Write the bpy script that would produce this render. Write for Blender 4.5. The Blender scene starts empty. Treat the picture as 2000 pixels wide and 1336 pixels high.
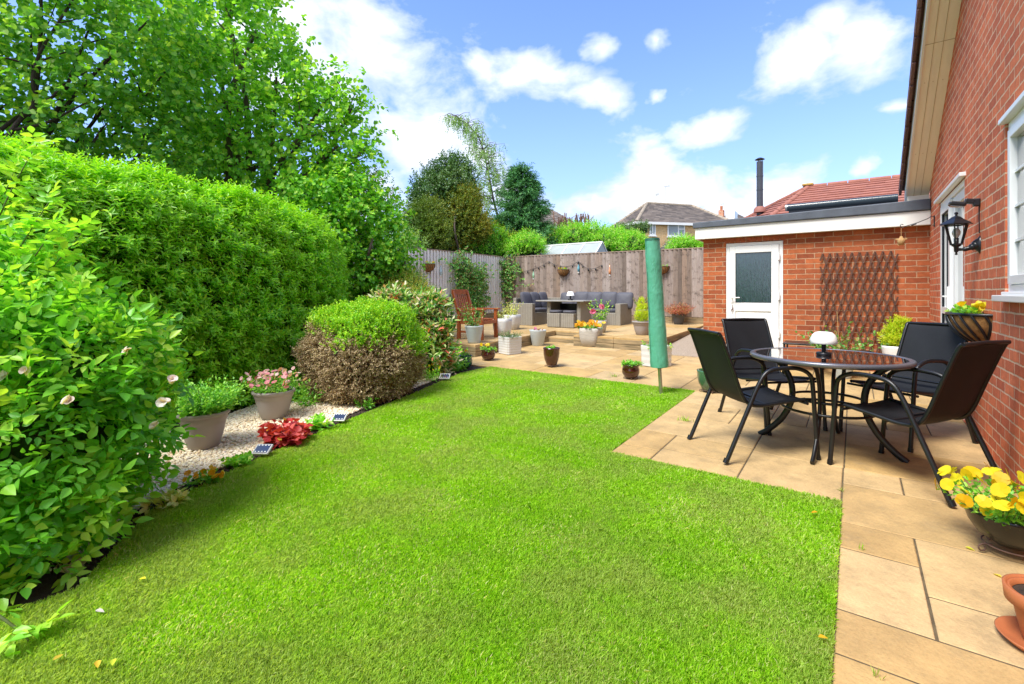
import bpy, math, random
import numpy as np
from math import sin, cos, pi, radians, sqrt, atan2
from mathutils import Vector
random.seed(7); rng = np.random.default_rng(7)
scene = bpy.context.scene
col = scene.collection

# ---------------------------------------------------------------- camera
FPX, CXP, HYP, YAW, CAMZ = 920.0, 1000.0, 572.0, radians(36.0), 1.175   # in pixels of the 2000 px wide photograph
cam_d = bpy.data.cameras.new('camera'); cam = bpy.data.objects.new('camera', cam_d); col.objects.link(cam)
cam.location = (0, 0, CAMZ); cam.rotation_euler = (radians(90), 0, YAW)
cam_d.sensor_width = 36.0; cam_d.lens = FPX / 2000 * 36
cam_d.shift_y = -(668 - HYP) / 2000
cam_d.clip_start = 0.05; cam_d.clip_end = 3000
scene.camera = cam

# ---------------------------------------------------------------- light
SUN_EL, SUN_AZ = 57.0, 196.0     # azimuth clockwise from +Y
sd = bpy.data.lights.new('sun', 'SUN'); so = bpy.data.objects.new('sun', sd); col.objects.link(so)
sd.energy = 1.5; sd.angle = radians(24); sd.color = (1.0, 0.965, 0.9)
az, el = radians(SUN_AZ), radians(SUN_EL)
sdir = Vector((sin(az) * cos(el), cos(az) * cos(el), sin(el)))
so.rotation_euler = sdir.to_track_quat('Z', 'Y').to_euler()
so.location = (0, 0, 30)
scene.view_settings.view_transform = 'Standard'; scene.view_settings.look = 'None'
scene.view_settings.gamma = 1.0; scene.view_settings.use_curve_mapping = False
scene.view_settings.exposure = 2.0
scene.cycles.diffuse_bounces = 7; scene.cycles.transmission_bounces = 6; scene.cycles.max_bounces = 12

def P(px, py, d):
    """world point seen at photograph pixel (px, py) at depth d"""
    a = (px - CXP) / FPX * d
    return Vector((-sin(YAW) * d + cos(YAW) * a, cos(YAW) * d + sin(YAW) * a, CAMZ - (py - HYP) / FPX * d))
def zg(x, y):
    return 0.028 * (min(max(y, -1.0), 14.0) - 4.5)
def G(px, py, dz=0.0):
    d = 4.0
    for i in range(30):
        p = P(px, py, d); d = (CAMZ - zg(p.x, p.y) - dz) * FPX / (py - HYP)
    return P(px, py, d)
TD = 0.21     # terrace height above the ground

# world: Nishita sky with clouds
world = bpy.data.worlds.new('World'); scene.world = world; world.use_nodes = True
nt = world.node_tree; nt.nodes.clear()
class NT:
    def __init__(s, tree): s.t = tree
    def n(s, typ, **kw):
        nd = s.t.nodes.new(typ)
        for k, v in kw.items():
            if k.startswith('i_'):
                nd.inputs[int(k[2:])].default_value = v
            else: setattr(nd, k, v)
        return nd
    def l(s, a, b): s.t.links.new(a, b)
    def m(s, op, a, b=None, c=None, clamp=False):
        nd = s.t.nodes.new('ShaderNodeMath'); nd.operation = op; nd.use_clamp = clamp
        for i, v in enumerate((a, b, c)):
            if v is None: continue
            if isinstance(v, (int, float)): nd.inputs[i].default_value = v
            else: s.t.links.new(v, nd.inputs[i])
        return nd.outputs[0]
    def mix(s, f, a, b, blend='MIX'):
        nd = s.t.nodes.new('ShaderNodeMixRGB'); nd.blend_type = blend
        for i, v in enumerate((f, a, b)):
            if isinstance(v, (int, float)): nd.inputs[i].default_value = v
            elif isinstance(v, (tuple, list)): nd.inputs[i].default_value = (*v[:3], 1)
            else: s.t.links.new(v, nd.inputs[i])
        return nd.outputs[0]
    def ramp(s, f, stops, interp='LINEAR'):
        nd = s.t.nodes.new('ShaderNodeValToRGB'); cr = nd.color_ramp; cr.interpolation = interp
        while len(cr.elements) < len(stops): cr.elements.new(0.5)
        for e, (p, c) in zip(cr.elements, stops):
            e.position = p; e.color = (*c[:3], 1) if isinstance(c, (tuple, list)) else (c, c, c, 1)
        s.t.links.new(f, nd.inputs[0]); return nd.outputs[0]
    def noise(s, vec, scale, detail=4, rough=0.55, dist=0.0):
        nd = s.t.nodes.new('ShaderNodeTexNoise'); nd.inputs['Scale'].default_value = scale
        nd.inputs['Detail'].default_value = detail; nd.inputs['Roughness'].default_value = rough
        nd.inputs['Distortion'].default_value = dist
        if vec is not None: s.t.links.new(vec, nd.inputs['Vector'])
        return nd.outputs['Fac']
W = NT(nt)
sky = W.n('ShaderNodeTexSky'); sky.sky_type = 'NISHITA'; sky.sun_disc = False
sky.sun_elevation = el; sky.sun_rotation = az; sky.air_density = 1.0; sky.dust_density = 0.6; sky.ozone_density = 1.6
tc = W.n('ShaderNodeTexCoord'); dirv = tc.outputs['Generated']
sep = W.n('ShaderNodeSeparateXYZ'); W.l(dirv, sep.inputs[0])
azm = W.m('ARCTAN2', sep.outputs[0], sep.outputs[1])
elv = W.m('ARCSINE', sep.outputs[2])
wob = W.noise(dirv, 5.0, 5, 0.6)
wob2 = W.noise(dirv, 9.0, 3, 0.6)
azw = W.m('ADD', azm, W.m('MULTIPLY', W.m('SUBTRACT', wob, 0.5), 0.16))
elw = W.m('ADD', elv, W.m('MULTIPLY', W.m('SUBTRACT', wob2, 0.5), 0.07))
CL = [(640,130,200,150,1.1),(850,270,130,110,1.15),(720,20,150,60,1.0),(730,380,140,90,1.0),(560,40,120,90,.9),(930,300,55,60,1.0),
      (1060,150,120,50,1.15),(1190,85,50,36,1.0),(1160,180,70,38,1.0),(970,135,55,40,.95),(1280,78,34,32,.95),(1283,190,24,18,.8),
      (1560,110,100,60,1.15),(1700,70,110,80,1.15),(1640,30,110,60,1.0),(1390,262,72,36,1.25),(1745,200,44,18,.95),(1700,330,44,26,.9),
      (1270,335,66,46,1.25),(1300,385,170,60,1.2),(1500,365,95,46,1.2),(1160,400,110,34,1.05),(1400,400,150,50,1.1),(980,380,120,80,.75)]
acc = None
for px, py, rx, ry, st in CL:
    v = P(px, py, 1.0) - Vector((0, 0, CAMZ)); r = v.length
    a0, e0 = atan2(v.x, v.y), math.asin(v.z / r)
    v2 = P(px + rx, py, 1.0) - Vector((0, 0, CAMZ)); v3 = P(px, py - ry, 1.0) - Vector((0, 0, CAMZ))
    ra = abs(atan2(v2.x, v2.y) - a0); re = abs(math.asin(v3.z / v3.length) - e0)
    da = W.m('DIVIDE', W.m('SUBTRACT', azw, a0), ra); de = W.m('DIVIDE', W.m('SUBTRACT', elw, e0), re)
    q = W.m('SUBTRACT', st, W.m('MULTIPLY', W.m('SQRT', W.m('ADD', W.m('MULTIPLY', da, da), W.m('MULTIPLY', de, de))), 0.8))
    acc = q if acc is None else W.m('MAXIMUM', acc, q)
mp = W.n('ShaderNodeMapping'); W.l(dirv, mp.inputs[0]); mp.inputs['Scale'].default_value = (1, 1, 1.7)
det = W.noise(mp.outputs[0], 7.0, 9, 0.6, 0.25)
gen = W.noise(mp.outputs[0], 1.6, 6, 0.55)
# clouds for the half of the sky behind the camera
back = W.m('MULTIPLY', W.m('SUBTRACT', W.m('ABSOLUTE', W.m('ADD', azm, 0.63)), 1.0, clamp=True), 4.0, clamp=True)
genm = W.m('MULTIPLY', W.m('SUBTRACT', W.m('MULTIPLY', gen, 2.4), 0.55), back)
acc = W.m('MAXIMUM', acc, genm)
dens = W.m('ADD', acc, W.m('MULTIPLY', W.m('SUBTRACT', det, 0.5), 2.1))
mask = W.ramp(dens, [(0.22, 0.0), (0.45, 0.5), (0.85, 0.97)])
shade = W.noise(mp.outputs[0], 4.0, 6, 0.6)
ccol = W.ramp(W.m('ADD', W.m('MULTIPLY', shade, 0.7), W.m('MULTIPLY', W.m('SUBTRACT', dens, 0.5), 0.35)), [(0.22, (0.50, 0.60, 0.80)), (0.42, (0.74, 0.80, 0.92)), (0.66, (0.96, 0.98, 1.0))])
ccol = W.mix(1.0, ccol, (4.2, 4.2, 4.25), 'MULTIPLY')
skyc = W.mix(1.0, sky.outputs[0], (0.64, 0.735, 0.98), 'MULTIPLY')
horiz = W.m('POWER', W.m('SUBTRACT', 1.0, W.m('MAXIMUM', sep.outputs[2], 0.0)), 4.5, clamp=True)
skyc = W.mix(W.m('MULTIPLY', horiz, 0.8), skyc, (1.75, 2.25, 2.95))
out = W.mix(mask, skyc, ccol)
bg = W.n('ShaderNodeBackground'); W.l(out, bg.inputs[0]); bg.inputs[1].default_value = 0.09
wo = W.n('ShaderNodeOutputWorld'); W.l(bg.outputs[0], wo.inputs[0])

# ---------------------------------------------------------------- object helpers
def tag(o, label=None, cat=None, group=None, kind=None):
    if label: o['label'] = label
    if cat: o['category'] = cat
    if group: o['group'] = group
    if kind: o['kind'] = kind
    return o
def thing(name, label, cat, loc=(0, 0, 0), rz=0.0, group=None):
    o = bpy.data.objects.new(name, None); col.objects.link(o); o.empty_display_size = 0.1
    o.location = loc; o.rotation_euler = (0, 0, rz)
    return tag(o, label, cat, group)
def link(me, name, parent=None, mats=(), wparent=None):
    """wparent: vertices are in world space, bring them into the parent's space"""
    o = bpy.data.objects.new(name, me); col.objects.link(o)
    for m in (mats if isinstance(mats, (list, tuple)) else [mats]): me.materials.append(m)
    if parent is not None: o.parent = parent
    return o
def world_to_local(V, parent):
    V = np.asarray(V, dtype=np.float64)
    r = parent
    while r is not None:
        V = V - np.array(r.location); a = -r.rotation_euler[2]
        if abs(a) > 1e-9:
            c, s = cos(a), sin(a); V = np.stack([V[:, 0] * c - V[:, 1] * s, V[:, 0] * s + V[:, 1] * c, V[:, 2]], 1)
        r = r.parent
    return V
def copy_tree(o, parent=None):
    c = o.copy(); col.objects.link(c); c.parent = parent
    for ch in list(o.children): copy_tree(ch, c)
    return c

class MB:
    def __init__(s): s.v = []; s.f = []; s.m = []; s.sm = []
    def add(s, vs, fs, mi=0, smooth=False):
        b = len(s.v); s.v += [tuple(v) for v in vs]; s.f += [tuple(b + i for i in f) for f in fs]
        s.m += [mi] * len(fs); s.sm += [smooth] * len(fs); return s
    def box(s, x0, x1, y0, y1, z0, z1, mi=0):
        vs = [(x, y, z) for z in (z0, z1) for y in (y0, y1) for x in (x0, x1)]
        return s.add(vs, [(0, 2, 3, 1), (4, 5, 7, 6), (0, 1, 5, 4), (2, 6, 7, 3), (0, 4, 6, 2), (1, 3, 7, 5)], mi)
    def obox(s, c, ax, ay, az_, mi=0):
        """box by centre and three half-axis vectors"""
        c, ax, ay, az_ = map(Vector, (c, ax, ay, az_))
        vs = [c + ax * i + ay * j + az_ * k for k in (-1, 1) for j in (-1, 1) for i in (-1, 1)]
        return s.add(vs, [(0, 2, 3, 1), (4, 5, 7, 6), (0, 1, 5, 4), (2, 6, 7, 3), (0, 4, 6, 2), (1, 3, 7, 5)], mi)
    def bar(s, a, b, w, h, up=(0, 0, 1), mi=0):
        a, b = Vector(a), Vector(b); d = (b - a); L = d.length; d = d / L; up = Vector(up)
        sd_ = d.cross(up)
        if sd_.length < 1e-4: sd_ = d.cross(Vector((1, 0, 0)))
        sd_.normalize(); u = sd_.cross(d)
        return s.obox((a + b) / 2, d * L / 2, sd_ * w / 2, u * h / 2, mi)
    def tube(s, pts, r, seg=8, mi=0, cap=True, flat=1.0):
        pts = [Vector(p) for p in pts]; n = len(pts)
        rs = r if isinstance(r, (list, tuple)) else [r] * n
        ref = None; rings = []
        for i in range(n):
            t = (pts[min(i + 1, n - 1)] - pts[max(i - 1, 0)])
            if t.length < 1e-9: t = Vector((0, 0, 1))
            t.normalize()
            if ref is None: ref = Vector((0, 0, 1)) if abs(t.z) < 0.9 else Vector((1, 0, 0))
            u = (ref - t * ref.dot(t))
            if u.length < 1e-5: u = Vector((0, 1, 0)) - t * t.y
            u.normalize(); ref = u; w = t.cross(u)
            rings.append([pts[i] + (u * cos(2 * pi * k / seg) + w * flat * sin(2 * pi * k / seg)) * rs[i] for k in range(seg)])
        vs = [v for rg in rings for v in rg]; fs = []
        for i in range(n - 1):
            for k in range(seg):
                k2 = (k + 1) % seg; fs.append((i * seg + k, i * seg + k2, (i + 1) * seg + k2, (i + 1) * seg + k))
        s.add(vs, fs, mi, True)
        if cap: s.add(rings[0], [tuple(range(seg))[::-1]], mi); s.add(rings[-1], [tuple(range(seg))], mi)
        return s
    def lathe(s, prof, c=(0, 0, 0), seg=28, mi=0, smooth=True, power=None, cap=True, rot=0.0):
        """prof: (radius, z). power: superellipse exponent for squarish pots"""
        vs = []; fs = []
        for r, z in prof:
            for k in range(seg):
                t = 2 * pi * (k + 0.5) / seg; ct, st = cos(t), sin(t); q = 1.0
                if power: q = (abs(ct) ** power + abs(st) ** power) ** (-1.0 / power)
                t2 = t + rot
                vs.append((c[0] + r * q * cos(t2), c[1] + r * q * sin(t2), c[2] + z))
        for i in range(len(prof) - 1):
            for k in range(seg):
                k2 = (k + 1) % seg; fs.append((i * seg + k, i * seg + k2, (i + 1) * seg + k2, (i + 1) * seg + k))
        s.add(vs, fs, mi, smooth)
        if cap and prof[0][0] > 1e-4: s.add(vs[:seg], [tuple(range(seg))[::-1]], mi)
        if cap and prof[-1][0] > 1e-4: s.add(vs[-seg:], [tuple(range(seg))], mi)
        return s
    def build(s, name, mats, parent=None, world=False, bevel=0.0, seg=2, solid=0):
        me = bpy.data.meshes.new(name)
        V = s.v
        if world and parent is not None: V = world_to_local(V, parent).tolist()
        me.from_pydata(V, [], s.f)
        me.polygons.foreach_set('material_index', s.m); me.polygons.foreach_set('use_smooth', s.sm); me.update()
        o = link(me, name, parent, mats)
        if bevel:
            b = o.modifiers.new('bevel', 'BEVEL'); b.width = bevel; b.segments = seg; b.limit_method = 'ANGLE'; b.angle_limit = radians(40)
        return o

# fast numpy mesh
def np_mesh(name, V, faces, fsize, rnd=None, mat=None, parent=None, mi=None, mats=None, smooth=False):
    """V (n,3); faces flat index array; fsize array of loop totals; rnd per face"""
    me = bpy.data.meshes.new(name)
    if parent is not None: V = world_to_local(V, parent)
    V = np.ascontiguousarray(V, dtype=np.float32)
    me.vertices.add(len(V)); me.vertices.foreach_set('co', V.ravel())
    faces = np.ascontiguousarray(faces, dtype=np.int32).ravel(); fsize = np.asarray(fsize, dtype=np.int32)
    me.loops.add(len(faces)); me.loops.foreach_set('vertex_index', faces)
    st = np.zeros(len(fsize), dtype=np.int32); st[1:] = np.cumsum(fsize)[:-1]
    me.polygons.add(len(fsize)); me.polygons.foreach_set('loop_start', st)
    try: me.polygons.foreach_set('loop_total', fsize)
    except Exception: pass
    if mi is not None: me.polygons.foreach_set('material_index', np.asarray(mi, dtype=np.int32))
    if smooth: me.polygons.foreach_set('use_smooth', np.ones(len(fsize), dtype=bool))
    me.update(calc_edges=True)
    if rnd is not None:
        at = me.attributes.new('rnd', 'FLOAT', 'FACE'); at.data.foreach_set('value', np.ascontiguousarray(rnd, dtype=np.float32))
    return link(me, name, parent, mats if mats else mat)

def nrm(a): return a / np.maximum(np.linalg.norm(a, axis=-1, keepdims=True), 1e-9)
def leaf_arrays(Pt, D, N, L, Wd, fold=0.18, droop=0.15, six=False):
    n = len(Pt); D = nrm(D); S = nrm(np.cross(D, N)); U = np.cross(S, D)
    L = np.broadcast_to(L, (n,))[:, None]; Wd = np.broadcast_to(Wd, (n,))[:, None]
    tip = Pt + D * L - U * L * droop
    if not six:
        m = Pt + D * L * 0.45 + U * Wd * fold
        V = np.stack([Pt, m + S * Wd / 2, tip, m - S * Wd / 2], 1).reshape(-1, 3)
        b = (np.arange(n) * 4)[:, None]
        F = np.concatenate([b + 0, b + 1, b + 2, b + 0, b + 2, b + 3], 1)
        return V, F.ravel(), np.full(2 * n, 3), 2
    if six == 2:      # rounded petal
        pr = [(0.0, 0.05), (0.3, 0.34), (0.6, 0.52), (0.85, 0.46), (1.0, 0.2), (1.0, -0.2), (0.85, -0.46), (0.6, -0.52), (0.3, -0.34)]
        V = np.stack([Pt + D * L * a + S * Wd * b + U * L * (fold * abs(b) * 1.2 - droop * a * a) for a, b in pr], 1).reshape(-1, 3); b_ = (np.arange(n) * 9)[:, None]
        return V, np.concatenate([b_ + i for i in range(9)], 1).ravel(), np.full(n, 9), 1
    if six == 3:      # ovate leaf with a pointed tip
        pr = [(0.0, 0.0), (0.14, 0.26), (0.38, 0.48), (0.68, 0.34), (1.0, 0.0)]
        q = [Pt + D * L * a + S * Wd * b + U * (Wd * fold * (abs(b) * 2.2) - L * droop * a * a) for a, b in pr] + [Pt + D * L * a - S * Wd * b + U * (Wd * fold * (abs(b) * 2.2) - L * droop * a * a) for a, b in pr[3:0:-1]]
        V = np.stack(q, 1).reshape(-1, 3); b_ = (np.arange(n) * 8)[:, None]
        return V, np.concatenate([b_ + i for i in (0, 1, 2, 3, 4, 0, 4, 5, 6, 7)], 1).ravel(), np.full(2 * n, 5), 2
    a1 = Pt + D * L * 0.28 + U * Wd * fold; a2 = Pt + D * L * 0.66 + U * Wd * fold * 0.6 - U * L * droop * 0.4
    mid = Pt + D * L * 0.45 - U * L * droop * 0.1
    V = np.stack([Pt, a1 + S * Wd * 0.46, a2 + S * Wd * 0.40, tip, a2 - S * Wd * 0.40, a1 - S * Wd * 0.46], 1).reshape(-1, 3)
    b = (np.arange(n) * 6)[:, None]
    F = np.concatenate([b + 0, b + 1, b + 2, b + 3, b + 0, b + 3, b + 4, b + 5], 1)
    return V, F.ravel(), np.full(2 * n, 4), 2
def leaves(name, Pt, D, N, L, Wd, mat, parent=None, rnd=None, six=False, fold=0.18, droop=0.15):
    V, F, fs, k = leaf_arrays(Pt, D, N, L, Wd, fold, droop, six)
    if rnd is None: rnd = rng.random(len(Pt))
    return np_mesh(name, V, F, fs, np.repeat(rnd, k), mat, parent)
def sprays(C, D, n, length, spread=55, L=0.04, jit=0.35, up=0.6, droop=0.0, tipb=0.0, nd=0.5):
    """n leaves along each twig starting at C heading D. returns leaf base, dir, normal, size factor"""
    m = len(C); D = nrm(D)
    ref = np.where(np.abs(D[:, 2:3]) < 0.9, np.array([[0, 0, 1.0]]), np.array([[1.0, 0, 0]]))
    A = nrm(np.cross(D, ref)); B = np.cross(D, A)
    s = (np.arange(n) + rng.random((m, n))) / n
    ln = np.broadcast_to(length, (m,))[:, None]
    ph = np.arange(n)[None, :] * 2.4 + rng.random((m, 1)) * 6.28 + rng.normal(0, .3, (m, n))
    R = A[:, None] * np.cos(ph)[..., None] + B[:, None] * np.sin(ph)[..., None]
    th = np.radians(spread * (1.1 - 0.5 * s) + rng.normal(0, 10, (m, n)))[..., None]
    Pt = C[:, None] + D[:, None] * (s * ln)[..., None]
    Pt[..., 2] -= droop * (s ** 2) * ln
    LD = D[:, None] * np.cos(th) + R * np.sin(th) + rng.normal(0, jit * 0.4, (m, n, 3))
    LD[..., 2] -= droop * 0.8
    Nn = np.array([0, 0, up]) + D[:, None] * nd + rng.normal(0, jit, (m, n, 3))
    sz = 1.0 - 0.35 * s * (1 if tipb == 0 else tipb)
    return Pt.reshape(-1, 3), nrm(LD.reshape(-1, 3)), nrm(Nn.reshape(-1, 3)), sz.ravel()
def wave(p, f=1.0, seed=0.0):
    x, y, z = p[..., 0] * f, p[..., 1] * f, p[..., 2] * f
    return (np.sin(x * 1.7 + seed + 1.3 * np.sin(y * 1.1 + seed)) + np.sin(y * 2.3 + 2 * seed + 1.1 * np.sin(z * 1.9)) + np.sin(z * 2.9 - seed + 1.2 * np.sin(x * 2.1))) / 3
def rdirs(n):
    v = rng.normal(size=(n, 3)); return nrm(v)
def lobe_pts(lobes, n, lo=0.75, hi=1.05, below=-1.0, inside=0.8):
    """lobes: (centre Vector, (rx,ry,rz))"""
    C = np.array([list(c) for c, r in lobes]); R = np.array([list(r) if hasattr(r, '__len__') else [r] * 3 for c, r in lobes], float)
    w = (R[:, 0] * R[:, 1] + R[:, 0] * R[:, 2] + R[:, 1] * R[:, 2]); w = w / w.sum()
    outP = []; outD = []; tot = 0
    while tot < n:
        k = rng.choice(len(C), size=n, p=w); u = rdirs(n)
        bump = 1 + 0.16 * wave(u * 3 + C[k], 1.3, 1.7)
        r = (lo + (hi - lo) * rng.random(n) ** 0.7) * bump
        p = C[k] + u * R[k] * r[:, None]; d = nrm(u / R[k])
        ok = u[:, 2] > below
        for j in range(len(C)):
            q = np.linalg.norm((p - C[j]) / R[j], axis=1); ok &= (q > inside) | (k == j)
        outP.append(p[ok]); outD.append(d[ok]); tot += ok.sum()
    return np.concatenate(outP)[:n], np.concatenate(outD)[:n]
def core_mesh(name, lobes, mat, parent, scale=0.8, seed=1.0):
    V = []; F = []; b = 0; nu, nv = 18, 12
    for c, r in lobes:
        r = np.array(list(r) if hasattr(r, '__len__') else [r] * 3, float)
        th = np.linspace(0, pi, nv)[:, None]; ph = np.linspace(0, 2 * pi, nu, endpoint=False)[None]
        u = np.stack([np.sin(th) * np.cos(ph), np.sin(th) * np.sin(ph), np.cos(th) + 0 * ph], -1).reshape(-1, 3)
        p = np.array(list(c)) + u * r * scale * (1 + 0.16 * wave(u * 3 + np.array(list(c)), 1.3, 1.7))[:, None]
        V.append(p)
        for i in range(nv - 1):
            for k in range(nu):
                F.append([b + i * nu + k, b + (i + 1) * nu + k, b + (i + 1) * nu + (k + 1) % nu, b + i * nu + (k + 1) % nu])
        b += nu * nv
    F = np.array(F); return np_mesh(name, np.concatenate(V), F, np.full(len(F), 4), np.zeros(len(F)), mat, parent, smooth=True)

# ---------------------------------------------------------------- materials
def newmat(name):
    m = bpy.data.materials.new(name); m.use_nodes = True; t = m.node_tree; t.nodes.clear(); n = NT(t)
    o = n.n('ShaderNodeOutputMaterial'); b = n.n('ShaderNodeBsdfPrincipled'); n.l(b.outputs[0], o.inputs[0])
    return m, n, b, o
def pset(b, **kw):
    for k, v in kw.items():
        b.inputs[k.replace('_', ' ')].default_value = v
def simple(name, c, rough=0.5, var=0.12, scale=6.0, bump=0.0, bscale=40.0, metal=0.0, coat=0.0, c2=None, spec=0.5, stretch=None):
    m, n, b, o = newmat(name); tcn = n.n('ShaderNodeTexCoord'); vec = tcn.outputs['Object']
    if stretch:
        mpn = n.n('ShaderNodeMapping'); n.l(vec, mpn.inputs[0]); mpn.inputs['Scale'].default_value = stretch; vec = mpn.outputs[0]
    f = n.noise(vec, scale, 5, 0.6)
    hi = tuple(min(1, x * (1 + var)) for x in c); lo = tuple(x * (1 - var) for x in (c2 or c))
    n.l(n.ramp(f, [(0.3, lo), (0.7, hi)]), b.inputs['Base Color'])
    b.inputs['Roughness'].default_value = rough; b.inputs['Metallic'].default_value = metal
    b.inputs['Coat Weight'].default_value = coat; b.inputs['Coat Roughness'].default_value = 0.08
    b.inputs['Specular IOR Level'].default_value = spec
    if bump:
        bn = n.n('ShaderNodeBump'); bn.inputs['Strength'].default_value = bump; bn.inputs['Distance'].default_value = 0.01
        n.l(n.noise(vec, bscale, 4, 0.6), bn.inputs['Height']); n.l(bn.outputs[0], b.inputs['Normal'])
    return m
LFB = 1.75
def leafmat(name, stops, trans=0.35, rough=0.45, patch=None, pscale=1.2, spec=0.4):
    """stops: colours over per-leaf random value"""
    m, n, b, o = newmat(name)
    at = n.n('ShaderNodeAttribute'); at.attribute_name = 'rnd'
    stops = [tuple(min(.75, v * (1.0 if 'petal' in name else LFB)) for v in st) for st in stops]; k = len(stops)
    c = n.ramp(at.outputs['Fac'], [(i / max(k - 1, 1), s) for i, s in enumerate(stops)])
    if patch:
        tcn = n.n('ShaderNodeTexCoord'); f = n.noise(tcn.outputs['Object'], pscale, 3, 0.6)
        f = n.ramp(f, [(0.42, 0.0), (0.62, 1.0)]); c = n.mix(f, c, n.mix(0.75, c, patch))
    n.l(c, b.inputs['Base Color']); b.inputs['Roughness'].default_value = rough; b.inputs['Specular IOR Level'].default_value = spec
    tr = n.n('ShaderNodeBsdfTranslucent'); n.l(n.mix(1.0, c, (1.4, 1.35, 0.5), 'MULTIPLY'), tr.inputs[0])
    mx = n.n('ShaderNodeMixShader'); mx.inputs[0].default_value = trans
    n.l(b.outputs[0], mx.inputs[1]); n.l(tr.outputs[0], mx.inputs[2]); n.l(mx.outputs[0], o.inputs[0])
    return m
def brickmat(name, axis, c1, c2, mortar, off=(0, 0)):
    m, n, b, o = newmat(name); tcn = n.n('ShaderNodeTexCoord'); sp = n.n('ShaderNodeSeparateXYZ'); n.l(tcn.outputs['Object'], sp.inputs[0])
    wn = n.noise(tcn.outputs['Object'], 9.0, 3, 0.6); wn2 = n.noise(tcn.outputs['Object'], 60.0, 2, 0.5)
    w = n.m('ADD', n.m('MULTIPLY', n.m('SUBTRACT', wn, 0.5), 0.016), n.m('MULTIPLY', n.m('SUBTRACT', wn2, 0.5), 0.008))
    cb = n.n('ShaderNodeCombineXYZ')
    n.l(n.m('ADD', n.m('ADD', sp.outputs[axis], off[0]), w), cb.inputs[0]); n.l(n.m('ADD', n.m('ADD', sp.outputs[2], off[1]), w), cb.inputs[1])
    br = n.n('ShaderNodeTexBrick'); n.l(cb.outputs[0], br.inputs['Vector'])
    br.offset = 0.5; br.inputs['Scale'].default_value = 1.0; br.inputs['Brick Width'].default_value = 0.225; br.inputs['Row Height'].default_value = 0.075
    br.inputs['Mortar Size'].default_value = 0.0065; br.inputs['Mortar Smooth'].default_value = 0.25; br.inputs['Bias'].default_value = -0.1
    br.inputs['Color1'].default_value = (*c1, 1); br.inputs['Color2'].default_value = (*c2, 1); br.inputs['Mortar'].default_value = (*mortar, 1)
    # second tone per brick
    st = n.noise(tcn.outputs['Object'], 14.0, 6, 0.7); big = n.noise(tcn.outputs['Object'], 0.9, 4, 0.6)
    c = n.mix(1.0, br.outputs['Color'], n.ramp(st, [(0.25, 0.72), (0.5, 1.0), (0.75, 1.22)]), 'MULTIPLY')
    c = n.mix(1.0, c, n.ramp(big, [(0.3, 0.85), (0.7, 1.12)]), 'MULTIPLY')
    fine = n.noise(tcn.outputs['Object'], 160.0, 3, 0.6)
    spk = n.ramp(fine, [(0.30, 0.7), (0.42, 1.0), (0.70, 1.0), (0.8, 1.3)]); c = n.mix(1.0, c, spk, 'MULTIPLY')
    wt = n.noise(tcn.outputs['Object'], 5.0, 7, 0.75); wf = n.m('MULTIPLY', n.m('SUBTRACT', wt, 0.64, clamp=True), 2.5, clamp=True)
    c = n.mix(wf, c, (0.62, 0.5, 0.42))
    n.l(c, b.inputs['Base Color']); b.inputs['Roughness'].default_value = 0.88; b.inputs['Specular IOR Level'].default_value = 0.25
    hgt = n.m('ADD', n.m('SUBTRACT', 1.0, br.outputs['Fac']), n.m('MULTIPLY', n.m('ADD', st, fine), 0.22))
    bn = n.n('ShaderNodeBump'); bn.inputs['Strength'].default_value = 0.9; bn.inputs['Distance'].default_value = 0.008
    n.l(hgt, bn.inputs['Height']); n.l(bn.outputs[0], b.inputs['Normal'])
    return m
def rndmat(name, stops, rough=0.8, nscale=9.0, amp=0.15, bump=0.3, bscale=60.0, stretch=None, coarse=None, spec=0.3):
    """colour by per-face 'rnd' plus noise"""
    m, n, b, o = newmat(name); at = n.n('ShaderNodeAttribute'); at.attribute_name = 'rnd'; tcn = n.n('ShaderNodeTexCoord'); vec = tcn.outputs['Object']
    if stretch:
        mpn = n.n('ShaderNodeMapping'); n.l(vec, mpn.inputs[0]); mpn.inputs['Scale'].default_value = stretch; vec = mpn.outputs[0]
    k = len(stops); c = n.ramp(at.outputs['Fac'], [(i / max(k - 1, 1), s) for i, s in enumerate(stops)])
    f = n.noise(vec, nscale, 6, 0.65); c = n.mix(1.0, c, n.ramp(f, [(0.25, 1 - amp), (0.75, 1 + amp)]), 'MULTIPLY')
    if coarse:
        f3 = n.noise(tcn.outputs['Object'], 95.0, 4, 0.7); c = n.mix(1.0, c, n.ramp(f3, [(0.3, 0.84), (0.5, 1.0), (0.72, 1.08)]), 'MULTIPLY')
        f2 = n.noise(tcn.outputs['Object'], coarse[0], 6, 0.7); c = n.mix(n.m('MULTIPLY', n.m('SUBTRACT', f2, 0.52, clamp=True), coarse[2], clamp=True), c, coarse[1])
    n.l(c, b.inputs['Base Color']); b.inputs['Roughness'].default_value = rough; b.inputs['Specular IOR Level'].default_value = spec
    if bump:
        bn = n.n('ShaderNodeBump'); bn.inputs['Strength'].default_value = bump; bn.inputs['Distance'].default_value = 0.006
        n.l(n.noise(vec, bscale, 5, 0.6), bn.inputs['Height']); n.l(bn.outputs[0], b.inputs['Normal'])
    return m

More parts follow.
